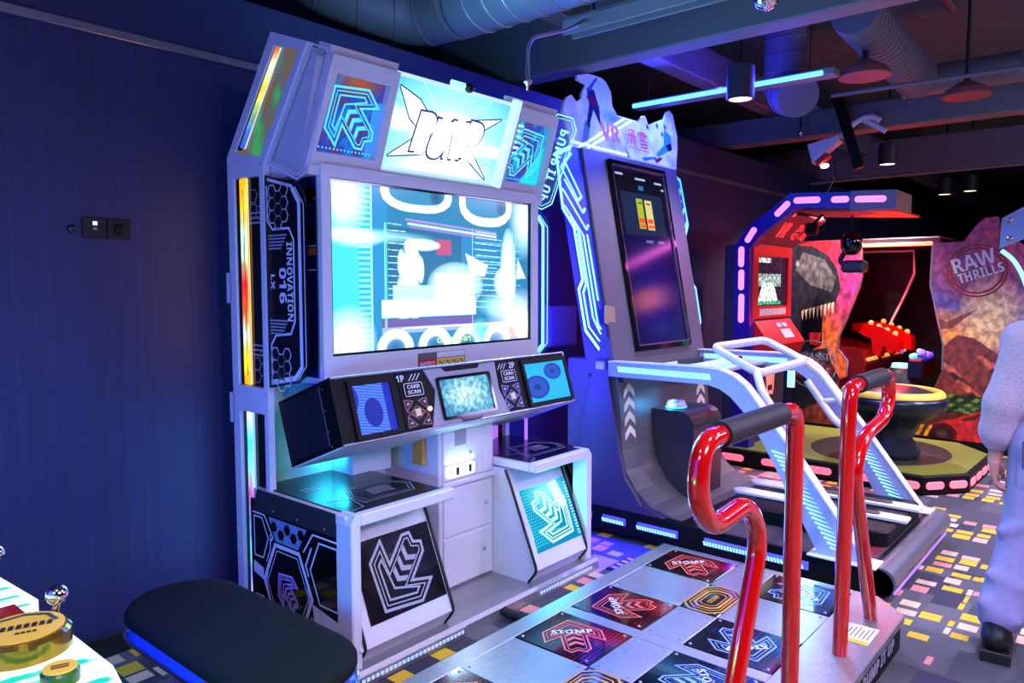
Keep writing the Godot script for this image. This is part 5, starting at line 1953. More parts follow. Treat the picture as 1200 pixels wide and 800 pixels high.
		area(o, t * Vector3(-0.74 if s < 0 else 0.54, 0.6, 0.0), t.basis.z, Vector2(0.12, 1.2), Color(0.08, 0.35, 1.0), 0.75 if s < 0 else 0.5, t.basis.y)
		if s < 0:
			area(o, t * Vector3(-0.74, 0.6, -0.05), -t.basis.z, Vector2(0.12, 1.2), Color(0.10, 0.12, 1.0), 2.4, t.basis.y)
	# ---- cut-out sign on top
	var sign := [[-0.731, 1.439], [-0.703, 1.495], [-0.655, 1.54], [-0.609, 1.56], [-0.568, 1.525], [-0.51, 1.553], [-0.491, 1.596], [-0.429, 1.662], [-0.523, 1.673], [-0.515, 1.70], [-0.40, 1.735], [-0.30, 1.743], [-0.23, 1.742], [-0.184, 1.725], [-0.144, 1.666], [-0.154, 1.571], [-0.11, 1.519], [0.152, 1.522], [0.235, 1.575], [0.262, 1.579], [0.291, 1.52], [0.40, 1.56], [0.543, 1.608], [0.60, 1.67], [0.639, 1.687], [0.684, 1.664], [0.698, 1.51], [0.678, 1.413], [0.600, 1.236], [-0.693, 1.226]]
	st = mb()
	extrude(st, t, sign, -0.025, -0.010)
	var sg_ := part("cutout_sign", st, printed(bear_print(), 0.06), o)
	st = mb()
	line(st, t, inset(ccw(pv(sign)), 0.006), 0.010, -0.009, true)
	part("sign_edge", st, M.white_rail, sg_)
	var red := mat(Color(0.90, 0.12, 0.12), 0.4)
	text("lettering", "VR", t.translated_local(Vector3(-0.225, 1.385, -0.009)), 0.22, 0.115, red, sg_, false, 0.002)
	st = mb()
	strokes(st, t, SLIDE, -0.035, 1.335, 0.125, 0.115, 0.011, -0.008)
	strokes(st, t, SNOW, 0.115, 1.335, 0.125, 0.115, 0.011, -0.008)
	line(st, t, [[-0.03, 1.322], [0.24, 1.318]], 0.006, -0.008)
	part("sign_characters", st, red, sg_)
	area(o, t * Vector3(-0.05, 1.40, 0.25), Vector3(0, -0.1, -1), Vector2(0.9, 0.02), Color(0.6, 0.75, 1.0), 0.10)
	# ---- white side rails
	for x in [1.28, 2.40]:
		var pr := [[0.728, 1.047], [1.30, 1.056], [1.422, 1.05], [1.50, 1.025], [1.565, 0.98], [1.614, 0.923], [1.844, 0.638], [2.182, 0.188], [2.19, 0.172], [1.968, 0.172], [1.677, 0.685], [1.60, 0.80], [1.557, 0.85], [1.49, 0.915], [1.43, 0.95], [1.36, 0.968], [0.728, 0.965]]
		st = mb()
		span(st, pr, x - 0.03, x + 0.03)
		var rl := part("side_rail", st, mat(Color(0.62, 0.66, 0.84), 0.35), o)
		st = mb()
		var cap_ := []
		for p in pr.slice(0, 9):
			cap_.append(Vector3(x, p[1], p[0]))
		for k in cap_.size() - 1:
			var a: Vector3 = cap_[k]
			var b: Vector3 = cap_[k + 1]
			var nrm := Vector3(1, 0, 0).cross(b - a).normalized() * -0.008
			for q in [[a - Vector3(0.036, 0, 0), b - Vector3(0.036, 0, 0), b + Vector3(0.036, 0, 0), a + Vector3(0.036, 0, 0)]]:
				quad(st, q[0] + nrm, q[3] + nrm, q[2] + nrm, q[1] + nrm)
				quad(st, q[0], q[0] + nrm, q[1] + nrm, q[1])
				quad(st, q[3], q[2], q[2] + nrm, q[3] + nrm)
		part("rail_cap", st, M.white_rail, rl)
		st = mb()
		box(st, Vector3(x - 0.07, 0.1725, 1.92), Vector3(x + 0.07, 0.182, 2.24), 0.003)
		part("rail_foot", st, M.white_rail, rl)
		for b in [[0.76, 1.0], [1.05, 0.985], [1.40, 1.0], [1.57, 0.90], [1.99, 0.22]]:
			bolt(rl, Vector3(x - 0.03, b[1], b[0]), Vector3(-1, 0, 0), 0.8)
		var n := 34                                       # light comb along the top part
		for k in n:
			st = mb()
			var z := 0.80 + k * 0.0172
			extrude(st, face_left(x - 0.03), [[z, 0.995], [z + 0.010, 0.995], [z + 0.002, 1.027], [z - 0.008, 1.027]], 0.0, 0.003)
			part("rail_lamp", st, M.led_white, rl)
		for k in 21:                                      # and down the slope
			var f := k / 20.0
			var c := Vector2(lerpf(1.745, 2.045, f), lerpf(0.66, 0.225, f))
			st = mb()
			extrude(st, face_left(x - 0.03), [[c.x - 0.055 + 0.03, c.y + 0.006], [c.x + 0.055, c.y + 0.006 - 0.02], [c.x + 0.055, c.y - 0.026 + 0.012], [c.x - 0.055 + 0.03, c.y - 0.004]], 0.0, 0.003)
			part("rail_lamp", st, M.led_white, rl)
	area(o, Vector3(1.24, 0.45, 1.9), Vector3(-1, 0, 0.1), Vector2(0.1, 0.5), Color(0.6, 0.9, 1.0), 0.12)
	# ---- handle bars
	st = mb(true)
	var lp := [Vector3(1.50, 1.15, 1.27), Vector3(2.25, 1.15, 1.27), Vector3(2.25, 1.03, 1.53), Vector3(1.50, 1.02, 1.54)]
	tube(st, rounded([lp[0].lerp(lp[1], 0.5), lp[1], lp[2], lp[3], lp[0], lp[0].lerp(lp[1], 0.499)], 0.07, 6), 0.024, 14)
	part("front_handle", st, M.white_rail, o)
	for x in [1.36, 2.32]:
		st = mb(true)
		tube(st, rounded([Vector3(1.50 if x < 2 else 2.25, 1.02, 1.53), Vector3(x, 0.93, 1.62), Vector3(x, 0.70, 1.80), Vector3(x, 0.60, 1.80), Vector3(x, 0.66, 1.70), Vector3(x, 0.90, 1.52)], 0.06, 6), 0.022, 14)
		tube(st, [Vector3(x, 0.80, 1.72), Vector3(x, 0.78, 1.62)], 0.016, 10)
		part("side_handle", st, M.white_rail, o)
	st = mb()
	box(st, Vector3(1.33, 0.985, 0.95), Vector3(2.37, 1.005, 1.25), 0.005)
	part("shelf", st, mat(Color(0.62, 0.62, 0.68), 0.35), o)
	for p in [[Vector3(1.55, 1.02, 1.15), Vector3(2.05, 1.03, 1.15)], [Vector3(2.10, 0.88, 1.5), Vector3(2.10, 0.98, 1.5)]]:
		st = mb(true)
		tube(st, [p[0], p[1]], 0.022, 12)
		part("handle_lamp", st, M.led_white, o)
	st = mb(true)
	tube(st, [Vector3(2.07, 1.03, 1.15), Vector3(2.15, 1.03, 1.15)], 0.02, 12)
	part("lamp_socket", st, M.chrome, o)
	# ---- skis on the moving deck
	st = mb()
	extrude(st, face_up(0), rrect(1.56, -2.20, 2.30, -1.42, 0.06), 0.174, 0.252, 0.008)
	part("ski_deck", st, M.black, o)
	for x in [1.82, 2.08]:
		st = mb()
		var tip := []
		for k in 9:
			var a := PI * k / 8
			tip.append([x + 0.055 * cos(a), -1.33 + 0.055 * sin(a)])
		var out := [[x - 0.050, -2.24], [x + 0.050, -2.24]] + tip
		extrude(st, face_up(0), out, 0.258, 0.274, 0.004)
		var ski := part("ski", st, M.white_rail, o)
		st = mb()
		extrude(st, face_up(0), rrect(x - 0.028, -2.10, x + 0.028, -1.60, 0.027), 0.274, 0.280, 0.002)
		part("foot_pad", st, mat(Color(0.30, 0.20, 0.18), 0.7), ski)


func ngon3(c: Vector3, rx: float, rz: float, n := 20) -> Array:
	var out := []
	for k in n:
		out.append(c + Vector3(rx * cos(TAU * k / n), 0, rz * sin(TAU * k / n)))
	return out


# ==================================================================== walking game with the arch
func walker_game() -> void:
	var o := thing("walking_game", "virtual reality walking game under an arch of pink light bars", "arcade game", Vector3(4.1, 0, 1.2))
	var st := mb()
	var up := face_up(0)
	var plan := [[3.42, -0.35], [3.42, -1.98], [3.72, -2.22], [4.55, -2.24], [4.92, -1.95], [4.92, -0.35]]
	st = mb()
	extrude(st, up, plan, 0.015, 0.14, 0.006)
	var base := part("round_base", st, M.black, o)
	st = mb()
	extrude(st, up, inset(ccw(pv(plan)), 0.03), 0.139, 0.146)
	part("grass_ring", st, mat(Color(0.42, 0.44, 0.06), 0.7), base)
	st = mb()
	var disc := []
	for k in 28:
		disc.append([4.15 + 0.60 * cos(TAU * k / 28), -1.50 + 0.52 * sin(TAU * k / 28)])
	extrude(st, up, disc, 0.145, 0.150, 0.002)
	part("walking_disc", st, mat(Color(0.14, 0.15, 0.11), 0.4), base)
	var lf := face_left(3.42)
	for z in [0.55, 0.90, 1.25, 1.60, 1.86]:
		st = mb()
		extrude(st, lf, rrect(z - 0.10, 0.045, z + 0.10, 0.100, 0.026), 0.0, 0.008, 0.002)
		part("base_lamp", st, M.led_red, base)
	for seg in [[Vector3(3.42, 0, 1.98), Vector3(3.72, 0, 2.22)], [Vector3(3.72, 0, 2.22), Vector3(4.55, 0, 2.24)], [Vector3(4.55, 0, 2.24), Vector3(4.92, 0, 1.95)]]:
		var e: Vector3 = seg[1] - seg[0]
		var t := xf(seg[0], e, Vector3.UP)
		var n := 2 if e.length() < 0.6 else 4
		for k in n:
			var a := e.length() * (k + 0.12) / n
			var b := e.length() * (k + 0.88) / n
			st = mb()
			extrude(st, t, rrect(a, 0.045, b, 0.100, 0.026), 0.0, 0.008, 0.002)
			part("base_lamp", st, M.led_red, base)
	area(o, Vector3(3.39, 0.08, 1.2), Vector3(-1, -0.1, 0), Vector2(1.2, 0.05), Color(1.0, 0.15, 0.2), 0.18)
	# the arch: a bent beam from the wall side over the player
	var zy := [[0.50, 0.14], [0.50, 1.83], [0.63, 2.005], [0.80, 2.11], [0.945, 2.225], [1.20, 2.21], [1.71, 2.18], [1.71, 2.06], [1.22, 2.09], [1.00, 2.105], [0.865, 2.015], [0.71, 1.905], [0.625, 1.80], [0.655, 0.14]]
	st = mb()
	span(st, zy, 3.50, 3.62)
	var arch := part("arch", st, mat(Color(0.13, 0.06, 0.45), 0.35), o)
	st = mb()
	span(st, [[1.40, 2.06], [1.715, 2.05], [1.715, 2.19], [1.40, 2.205]], 3.495, 3.95)
	part("arch_end", st, mat(Color(0.42, 0.36, 0.34), 0.5), arch)
	st = mb()
	span(st, [[0.95, 2.09], [1.70, 2.045], [1.70, 2.06], [0.95, 2.105]], 3.62, 4.3)
	part("arch_roof", st, M.red_sheet, arch)
	var lt := face_left(3.50)
	for b in [[0.565, 1.20, 0.565, 1.42], [0.560, 1.47, 0.560, 1.62], [0.556, 1.66, 0.556, 1.81], [0.60, 1.86, 0.665, 1.96], [0.84, 2.06, 0.935, 2.15], [0.985, 2.163, 1.17, 2.157], [1.27, 2.150, 1.38, 2.145], [1.44, 2.14, 1.64, 2.13]]:
		var a := Vector2(b[0], b[1])
		var e := (Vector2(b[2], b[3]) - a)
		var len := e.length()
		var tt := lt * Transform3D(Basis(Vector3(0, 0, 1), e.angle()), Vector3(a.x, a.y, 0))
		st = mb()
		extrude(st, tt, rrect(-0.01, -0.024, len + 0.01, 0.024, 0.023), 0.0, 0.008, 0.002)
		part("light_bar", st, M.led_pink, arch)
	area(o, Vector3(3.47, 2.1, 1.3), Vector3(-1, 0, 0), Vector2(0.9, 0.05), Color(1.0, 0.4, 0.9), 0.15)
	area(o, Vector3(3.47, 1.5, 0.56), Vector3(-1, 0, 0), Vector2(0.05, 0.6), Color(0.5, 0.2, 1.0), 0.25)
	# kiosk with the small screen
	st = mb()
	box(st, Vector3(3.63, 0.14, 0.35), Vector3(4.40, 1.84, 0.60), 0.01)
	var kiosk := part("kiosk", st, M.charcoal, o)
	st = mb()
	frame(st, face_z(0), rect(3.55, 1.22, 4.42, 1.84), rect(3.66, 1.32, 4.33, 1.745), 0.58, 0.64)
	part("screen_frame", st, M.red_sheet, kiosk)
	var im := canvas(120, 90, Color(0.16, 0.10, 0.18))
	ink(im, rect(0.05, 0.02, 0.5, 0.12), Color(0.75, 0.75, 0.75))
	ink(im, rect(0.08, 0.35, 0.85, 0.60), Color(0.55, 0.62, 0.60))
	ink(im, [[0.25, 0.52], [0.60, 0.52], [0.78, 0.95], [0.06, 0.95]], Color(0.86, 0.90, 0.86))
	ink(im, rect(0.06, 0.90, 0.86, 0.97), Color(0.20, 0.66, 0.50))
	speckle(im, 0.8, 0.12, 6)
	st = mb()
	flat(st, face_z(0), rect(3.66, 1.32, 4.33, 1.745), 0.612)
	part("kiosk_screen", st, screen(im, 1.1), kiosk)
	for k in 9:
		st = mb()
		extrude(st, face_z(0.64), rect(3.70 + k * 0.066, 1.242, 3.756 + k * 0.066, 1.300), 0.0, 0.002)
		part("printed_block", st, M.paper, kiosk)
	st = mb()
	var badge := []
	for k in 24:
		var a := TAU * k / 24
		var rr := 0.16 * (1.0 + 0.12 * sin(5 * a))
		badge.append([4.06 + rr * 0.55 * cos(a), 0.72 + rr * 1.15 * sin(a)])
	line(st, face_z(0.602), badge, 0.028, 0.004, true)
	flat(st, face_z(0.602), [[4.0, 0.62], [4.10, 0.62], [4.12, 0.70], [4.07, 0.74], [4.08, 0.80], [4.04, 0.82], [4.02, 0.74], [3.99, 0.70]], 0.004)
	part("badge_lamp", st, glow(Color(1.0, 0.38, 0.26), 1.2), kiosk)
	st = mb()
	span(st, [[0.60, 1.20], [0.64, 1.20], [0.78, 1.0], [0.74, 0.90], [0.60, 0.95]], 3.60, 4.40)
	var desk := part("desk", st, M.red_sheet, kiosk)
	var dt := xf(Vector3(4.0, 1.1, 0.712), Vector3(1, 0, 0), Vector3(0, 0.2, -0.14))
	st = mb()
	extrude(st, dt, rect(0.0, -0.07, 0.22, 0.02), 0.0, 0.004)
	part("label", st, M.paper, desk)
	for x in [0.0, 0.13]:
		st = mb()
		extrude(st, dt, rect(x, 0.045, x + 0.09, 0.085), 0.0, 0.003)
		part("printed_mark", st, M.print_white, desk)
	# slanted sign above
	var s := xf(Vector3(4.06, 1.86, 0.655), Vector3(1, 0, 0), Vector3(0, 0.19, 0.16))
	st = mb()
	extrude(st, s, [[-0.50, -0.02], [0.40, -0.02], [0.62, 0.30], [-0.32, 0.30]], -0.03, 0.0, 0.004)
	var sign := part("slanted_sign", st, mat(Color(0.26, 0.05, 0.07), 0.4), o)
	text("lettering", "VR", s.translated_local(Vector3(-0.14, 0.14, 0.001)), 0.20, 0.15, M.led_red_deep, sign)
	st = mb()
	strokes(st, s, FEAR, 0.10, 0.06, 0.16, 0.16, 0.016, 0.003)
	strokes(st, s, DRAGON, 0.29, 0.06, 0.16, 0.16, 0.016, 0.003)
	part("sign_characters", st, M.led_red_deep, sign)
	for x in [-0.25, 0.42]:
		st = mb(true)
		ball(st, s * Vector3(x, 0.31, 0.01), 0.025, 12)
		part("sign_lamp", st, M.led_red, sign)
	# waist ring on its flared column
	st = mb(true)
	var prof := [[0.0, 0.15], [0.20, 0.15], [0.22, 0.20], [0.16, 0.30], [0.20, 0.42], [0.33, 0.50], [0.38, 0.56], [0.40, 0.61], [0.38, 0.64], [0.30, 0.665], [0.20, 0.695], [0.10, 0.708], [0.0, 0.71]]
	lathe(st, prof, Transform3D(Basis(), Vector3(3.98, 0, 1.62)), 36)
	var ring := part("waist_ring", st, mat(Color(0.05, 0.10, 0.14), 0.3), o)
	st = mb(true)
	tube(st, ngon3(Vector3(3.98, 0.645, 1.62), 0.335, 0.335, 36), 0.042, 12, -1, true)
	part("ring_pad", st, M.gold, ring)
	# headset on its cable and the tracking box
	st = mb(true)
	lathe(st, [[0.0, -0.09], [0.06, -0.085], [0.095, -0.03], [0.10, 0.03], [0.07, 0.085], [0.0, 0.095]], Transform3D(Basis(Vector3(1.1, 0, 0), Vector3(0, 1, 0), Vector3(0, 0, 0.8)), Vector3(3.9, 1.83, 1.30)), 20)
	var hang := thing("virtual_reality_headset", "glossy black headset hanging on a cable from the lit arch", "headset", Vector3(3.9, 1.6, 1.30))
	var head := part("shell", st, M.gloss_black, hang)
	st = mb()
	box(st, Vector3(3.83, 1.60, 1.24), Vector3(3.97, 1.70, 1.42), 0.03)
	part("visor", st, M.charcoal, head)
	st = mb(true)
	tube(st, curve([Vector3(3.9, 1.78, 1.26), Vector3(3.9, 1.70, 1.22), Vector3(3.9, 1.66, 1.26)]), 0.02, 10)
	part("strap", st, M.rubber, head)
	st = mb(true)
	tube(st, [Vector3(3.9, 1.90, 1.30), Vector3(3.9, 2.060, 1.30)], 0.006, 8)
	part("cable", st, M.black, head)
	st = mb()
	box(st, Vector3(3.95, 1.92, 0.90), Vector3(4.05, 2.02, 1.0), 0.02)
	part("tracking_box", st, M.black, o)
	st = mb()
	tube(st, [Vector3(4.0, 2.0, 0.95), Vector3(4.0, 2.1, 1.05)], 0.012, 8)
	part("tracking_arm", st, M.black, o)


# ==================================================================== dinosaur hunting game
func jungle_print() -> Image:                                # a beast in the dusk, painted on the side
	var im := canvas(256, 320, Color(0.72, 0.14, 0.18))
	dab(im, 0.75, 0.55, 0.75, 0.42, Color(0.95, 0.45, 0.20, 1), 0.6)
	dab(im, 0.9, 0.25, 0.4, 0.3, Color(0.72, 0.20, 0.52, 1), 0.7)
	dab(im, 0.5, 1.0, 1.0, 0.28, Color(0.50, 0.24, 0.16, 1), 0.5)
	var hide := Color(0.16, 0.15, 0.18)
	ink(im, [[0.0, 0.06], [0.20, 0.02], [0.42, 0.03], [0.60, 0.08], [0.72, 0.16], [0.76, 0.26], [0.70, 0.34], [0.56, 0.36], [0.36, 0.40], [0.32, 0.52], [0.44, 0.60], [0.62, 0.58], [0.68, 0.66], [0.78, 0.74], [0.80, 0.90], [0.62, 0.86], [0.40, 0.92], [0.10, 0.98], [0.0, 1.0]], hide)
	ink(im, [[0.30, 0.06], [0.56, 0.10], [0.70, 0.20], [0.66, 0.28], [0.40, 0.24], [0.22, 0.16]], Color(0.38, 0.36, 0.36))
	ink(im, [[0.36, 0.60], [0.60, 0.66], [0.76, 0.86], [0.60, 0.84]], Color(0.40, 0.32, 0.28))
	ink(im, [[0.30, 0.40], [0.56, 0.36], [0.56, 0.56], [0.44, 0.60], [0.32, 0.52]], Color(0.05, 0.02, 0.03))
	ink(im, [[0.40, 0.50], [0.55, 0.50], [0.52, 0.57], [0.42, 0.57]], Color(0.80, 0.14, 0.14))
	for k in 9:
		var x := 0.30 + k * 0.045
		ink(im, [[x, 0.385 - k * 0.006], [x + 0.035, 0.375 - k * 0.006], [x + 0.018, 0.44 - k * 0.004]], Color(0.98, 0.86, 0.66))
	for k in 8:
		var a := PI * (0.95 - k * 0.12)
		dab(im, 0.40 + 0.15 * cos(a), 0.58 + 0.12 * sin(a), 0.02, 0.02, Color(0.80, 0.72, 0.66, 1), 0.4)
	dab(im, 0.24, 0.12, 0.03, 0.02, Color(0.75, 0.70, 0.66, 1), 0.4)
	speckle(im, 0.6, 0.05, 17)
	return im


func volcano_print() -> Image:
	var im := canvas(256, 400, Color(0.34, 0.27, 0.52))
	dab(im, 0.75, 0.10, 0.7, 0.30, Color(0.72, 0.18, 0.26, 1), 0.6)
	dab(im, 0.2, 0.55, 0.7, 0.16, Color(0.98, 0.62, 0.20, 1), 0.5)
	dab(im, 0.72, 0.42, 0.25, 0.18, Color(1.0, 0.85, 0.55, 1), 0.5)
	ink(im, [[0.02, 0.40], [0.22, 0.42], [0.40, 0.46], [0.62, 0.40], [0.44, 0.49], [0.30, 0.50], [0.22, 0.45]], Color(0.46, 0.24, 0.20))
	ink(im, [[0.0, 0.74], [0.18, 0.64], [0.34, 0.60], [0.48, 0.52], [0.60, 0.53], [0.78, 0.60], [1.0, 0.62], [1.0, 0.80], [0.0, 0.80]], Color(0.46, 0.20, 0.16))
	for k in 120:
		var x := fmod(k * 0.618, 1.0)
		var y := 0.60 + fmod(k * 0.371, 0.20)
		if y > 0.78 - 0.5 * x:
			dab(im, x, y, 0.03, 0.012, Color(0.78, 0.40, 0.28, 1) if k % 3 else Color(0.16, 0.07, 0.07, 1), 0.5)
	ink(im, rect(0.0, 0.79, 1, 0.88), Color(0.14, 0.22, 0.10))
	for k in 90:
		var x := fmod(k * 0.618, 1.0)
		dab(im, x, 0.79 + fmod(k * 0.173, 0.08), 0.035, 0.012, Color(0.45, 0.60, 0.24, 1) if k % 2 else Color(0.05, 0.10, 0.05, 1), 0.4)
	ink(im, rect(0.0, 0.87, 1, 1), Color(0.30, 0.14, 0.10))
	# an open red truck
	ink(im, [[0.30, 0.94], [0.42, 0.905], [0.62, 0.90], [0.72, 0.85], [1, 0.84], [1, 1], [0.34, 1]], Color(0.72, 0.16, 0.14))
	ink(im, [[0.70, 0.855], [0.82, 0.84], [0.82, 0.88], [0.72, 0.90]], Color(0.55, 0.58, 0.56))
	ink(im, [[0.86, 0.85], [0.98, 0.845], [0.98, 0.89], [0.88, 0.90]], Color(0.08, 0.10, 0.14))
	stroke(im, [[0.46, 0.91], [0.66, 0.86], [0.74, 0.84]], 0.012, Color(0.75, 0.12, 0.08))
	for c in [[0.40, 0.97], [0.86, 0.98]]:
		dab(im, c[0], c[1], 0.11, 0.05, Color(0.10, 0.05, 0.05, 1), 0.2)
		dab(im, c[0], c[1], 0.05, 0.022, Color(0.35, 0.22, 0.20, 1), 0.3)
	for k in 5:
		ink(im, [[0.02 + k * 0.06, 0.99], [0.06 + k * 0.06, 0.94], [0.09 + k * 0.06, 0.94], [0.05 + k * 0.06, 0.99]], Color(0.80, 0.55, 0.10))
	speckle(im, 0.45, 0.06, 27)
	return im


func hunting_game() -> void:
	var o := thing("hunting_game", "sit-in hunting game cabin with painted sides and red guns", "arcade game", Vector3(6.0, 0, 1.4))
	var st := mb()
	var near := 5.30
	var t := face_left(near)
	# rear part of the near side, painted with a beast
	st = mb()
	extrude(st, t, [[0.18, 0.10], [0.18, 1.82], [0.35, 1.91], [0.55, 1.945], [0.75, 1.945], [0.98, 1.885], [1.0, 1.60], [0.985, 1.50], [0.88, 1.20], [0.80, 0.98], [0.80, 0.86], [0.89, 0.76], [0.89, 0.60], [0.80, 0.55], [0.80, 0.10]], -0.06, 0.0)
	var rear := part("rear_side_panel", st, printed(jungle_print(), 0.35), o)
	var lt := t.translated_local(Vector3(0.54, 0.70, 0.001))
	text("lettering", "JURASSIC", lt.translated_local(Vector3(0.02, 0.07, 0)), 0.42, 0.09, M.print_grey, rear, true)
	st = mb()
	extrude(st, t, rrect(0.36, 0.55, 0.76, 0.70, 0.03), 0.0, 0.006)
	part("logo_plate", st, mat(Color(0.45, 0.10, 0.08), 0.5), rear)
	st = mb()
	line(st, t, shift(ngon(0, 0, 0.24, 28), 0.55, 0.70), 0.012, 0.003, true)
	part("logo_ring", st, M.print_grey, rear)
	text("lettering", "ARCADE", t.translated_local(Vector3(0.56, 0.625, 0.007)), 0.34, 0.09, M.print_grey, rear)
	# front part of the near side
	st = mb()
	extrude(st, t, [[1.60, 1.885], [1.85, 1.89], [1.93, 2.02], [2.0, 2.09], [2.10, 2.10], [2.12, 2.0], [2.40, 1.75], [2.40, 0.08], [1.30, 0.08], [1.30, 0.20], [1.62, 0.45], [1.72, 0.72], [1.72, 0.95], [1.66, 1.22], [1.595, 1.50]], -0.06, 0.0)
	var front := part("front_side_panel", st, printed(volcano_print(), 0.35), o)
	for r in [0.20, 0.23]:
		st = mb()
		line(st, t, shift(ngon(0, 0, r, 30), 1.96, 1.63), 0.016, 0.002, true)
		part("logo_ring", st, mat(Color(0.55, 0.06, 0.08), 0.5), front)
	var tilt := Transform3D(t.basis * Basis(Vector3(0, 0, 1), 0.32), t * Vector3(1.95, 1.66, 0.004))
	text("lettering", "RAW", tilt.translated_local(Vector3(0, 0.06, 0)), 0.34, 0.13, M.print_white, front)
	text("lettering", "THRILLS", tilt.translated_local(Vector3(0.02, -0.06, 0)), 0.36, 0.085, M.print_white, front)
	# silver edging
	st = mb()
	for path in [[[0.98, 1.885], [1.0, 1.60], [0.985, 1.50], [0.88, 1.20], [0.80, 0.98], [0.80, 0.86], [0.89, 0.76], [0.89, 0.60]], [[1.60, 1.885], [1.595, 1.50], [1.66, 1.22], [1.72, 0.95], [1.72, 0.72]]]:
		var q := []
		for p in path:
			q.append(t * Vector3(p[0], p[1], 0.0))
		st = mb()
		tube(st, q, 0.008, 8)
		part("edge_trim", st, M.silver, o)
	# inside
	st = mb()
	extrude(st, face_left(6.9), [[0.18, 0.10], [0.18, 1.88], [2.2, 1.88], [2.2, 0.10]], -0.06, 0.0)
	part("far_side_panel", st, M.black, o)
	st = mb()
	box(st, Vector3(5.34, 0.1, 0.12), Vector3(6.9, 1.88, 0.22), 0.01)
	var wall := part("screen_wall", st, M.black, o)
	st = mb()
	flat(st, face_z(0), rect(5.5, 0.95, 6.8, 1.70), 0.223)
	part("game_screen", st, screen(canvas(8, 8, Color(0.10, 0.09, 0.09)), 0.6), wall)
	st = mb()
	extrude(st, face_left(6.2), [[0.22, 1.86], [1.25, 1.86], [1.26, 1.62], [1.18, 1.40], [1.02, 1.02], [1.0, 0.9], [0.22, 0.9]], -0.04, 0.0)
	var inner := part("inner_divider", st, M.black, o)
	st = mb()
	var q := []
	for p in [[0.6, 1.86], [1.25, 1.855], [1.26, 1.62], [1.18, 1.40], [1.02, 1.02]]:
		q.append(Vector3(6.2, p[1], p[0]))
	tube(st, q, 0.014, 8)
	part("divider_trim", st, M.white_rail, inner)
	st = mb()
	box(st, Vector3(5.36, 1.88, 0.15), Vector3(6.9, 1.95, 1.65), 0.01)
	part("roof", st, mat(Color(0.28, 0.03, 0.03), 0.5), o)
	st = mb()
	box(st, Vector3(5.285, 1.865, 0.99), Vector3(5.315, 1.90, 1.60), 0.008)
	part("roof_lamp", st, glow(Color(1.0, 0.42, 0.12), 2.6), o)
	area(o, Vector3(5.27, 1.89, 1.3), Vector3(-1, 0.5, 0), Vector2(0.6, 0.03), Color(1.0, 0.05, 0.03), 0.35)
	area(o, Vector3(5.5, 1.84, 1.2), Vector3(0.1, -1, 0), Vector2(0.5, 0.5), Color(1.0, 0.06, 0.04), 0.7, Vector3.FORWARD)
	area(o, Vector3(5.7, 1.97, 1.2), Vector3(0, 1, 0), Vector2(0.6, 0.6), Color(1.0, 0.05, 0.03), 0.12, Vector3.FORWARD)
	# console with guns
	st = mb()
	span(st, [[0.22, 0.10], [0.95, 0.10], [1.05, 0.72], [1.0, 0.86], [0.22, 0.98]], 5.36, 6.85)
	var desk := part("console", st, mat(Color(0.40, 0.03, 0.03), 0.3), o)
	st = mb()
	box(st, Vector3(5.36, 0.76, 1.05), Vector3(6.8, 0.79, 1.08), 0.004)
	part("console_lamp", st, M.led_orange, desk)
	for k in 8:
		st = mb(true)
		ball(st, Vector3(6.32 + 0.12 * (k % 4), 0.90 + 0.04 * (k / 4), 1.0 - 0.12 * (k / 4)), 0.035, 12)
		part("console_button", st, [M.led_cyan, M.led_blue, M.led_purple][k % 3], desk)
	st = mb()
	box(st, Vector3(5.42, 0.60, 1.40), Vector3(5.95, 0.80, 1.54), 0.02)
	var pod := part("control_pod", st, mat(Color(0.06, 0.05, 0.16), 0.3), o)
	for k in 9:
		st = mb(true)
		ball(st, Vector3(5.47 + 0.10 * (k % 5), 0.82 + 0.03 * (k % 2), 1.43 + 0.07 * (k % 3) * 0.7), 0.028, 12)
		part("pod_lamp", st, [M.led_cyan, M.led_blue, M.led_purple][(k * 2) % 3], pod)
	for g in [Vector3(5.55, 0.98, 1.12), Vector3(5.97, 0.98, 1.13)]:
		var held := thing("light_gun", "red toy gun with amber lamps, nearest the painted beast panel" if g.x < 5.8 else "red toy gun with amber lamps on the far half of the console", "gun", g, "red guns of the hunting game")
		var gt := xf(g, Vector3(0.25, 0.35, -0.9), Vector3(0, 1, 0.4))
		st = mb()
		extrude(st, gt, [[-0.26, -0.05], [-0.20, 0.08], [0.0, 0.11], [0.22, 0.07], [0.30, 0.02], [0.28, -0.03], [0.05, -0.04], [-0.02, -0.16], [-0.10, -0.16], [-0.08, -0.05]], -0.05, 0.05, 0.015)
		var gun := part("gun_body", st, M.red, held)
		for k in 4:
			st = mb(true)
			ball(st, gt * Vector3(-0.12 + k * 0.09, 0.10, 0.0), 0.026, 12)
			part("gun_lamp", st, M.led_orange, gun)
		st = mb()
		tube(st, curve([gt * Vector3(-0.06, -0.16, 0), gt * Vector3(-0.10, -0.20, 0.02), Vector3(g.x, 0.835, 1.10)]), 0.018, 10)
		part("gun_cable", st, M.black, gun)
	omni(o, Vector3(5.5, 1.15, 1.35), Color(1.0, 0.12, 0.06), 0.25, 0.1)
	# bench seat
	st = mb()
	box(st, Vector3(5.36, 0.10, 1.55), Vector3(6.85, 0.50, 2.1), 0.03)
	var seat := part("seat", st, M.red_sheet, o)
	st = mb()
	box(st, Vector3(5.36, 0.50, 1.98), Vector3(6.85, 1.2, 2.16), 0.03)
	part("backrest", st, M.red_sheet, seat)
	st = mb(true)
	lathe(st, [[0.0, 0.1], [0.14, 0.1], [0.14, 0.66], [0.10, 0.70], [0.0, 0.70]], Transform3D(Basis(), Vector3(5.55, 0, 1.32)), 20)
	var post := part("round_post", st, M.charcoal, o)
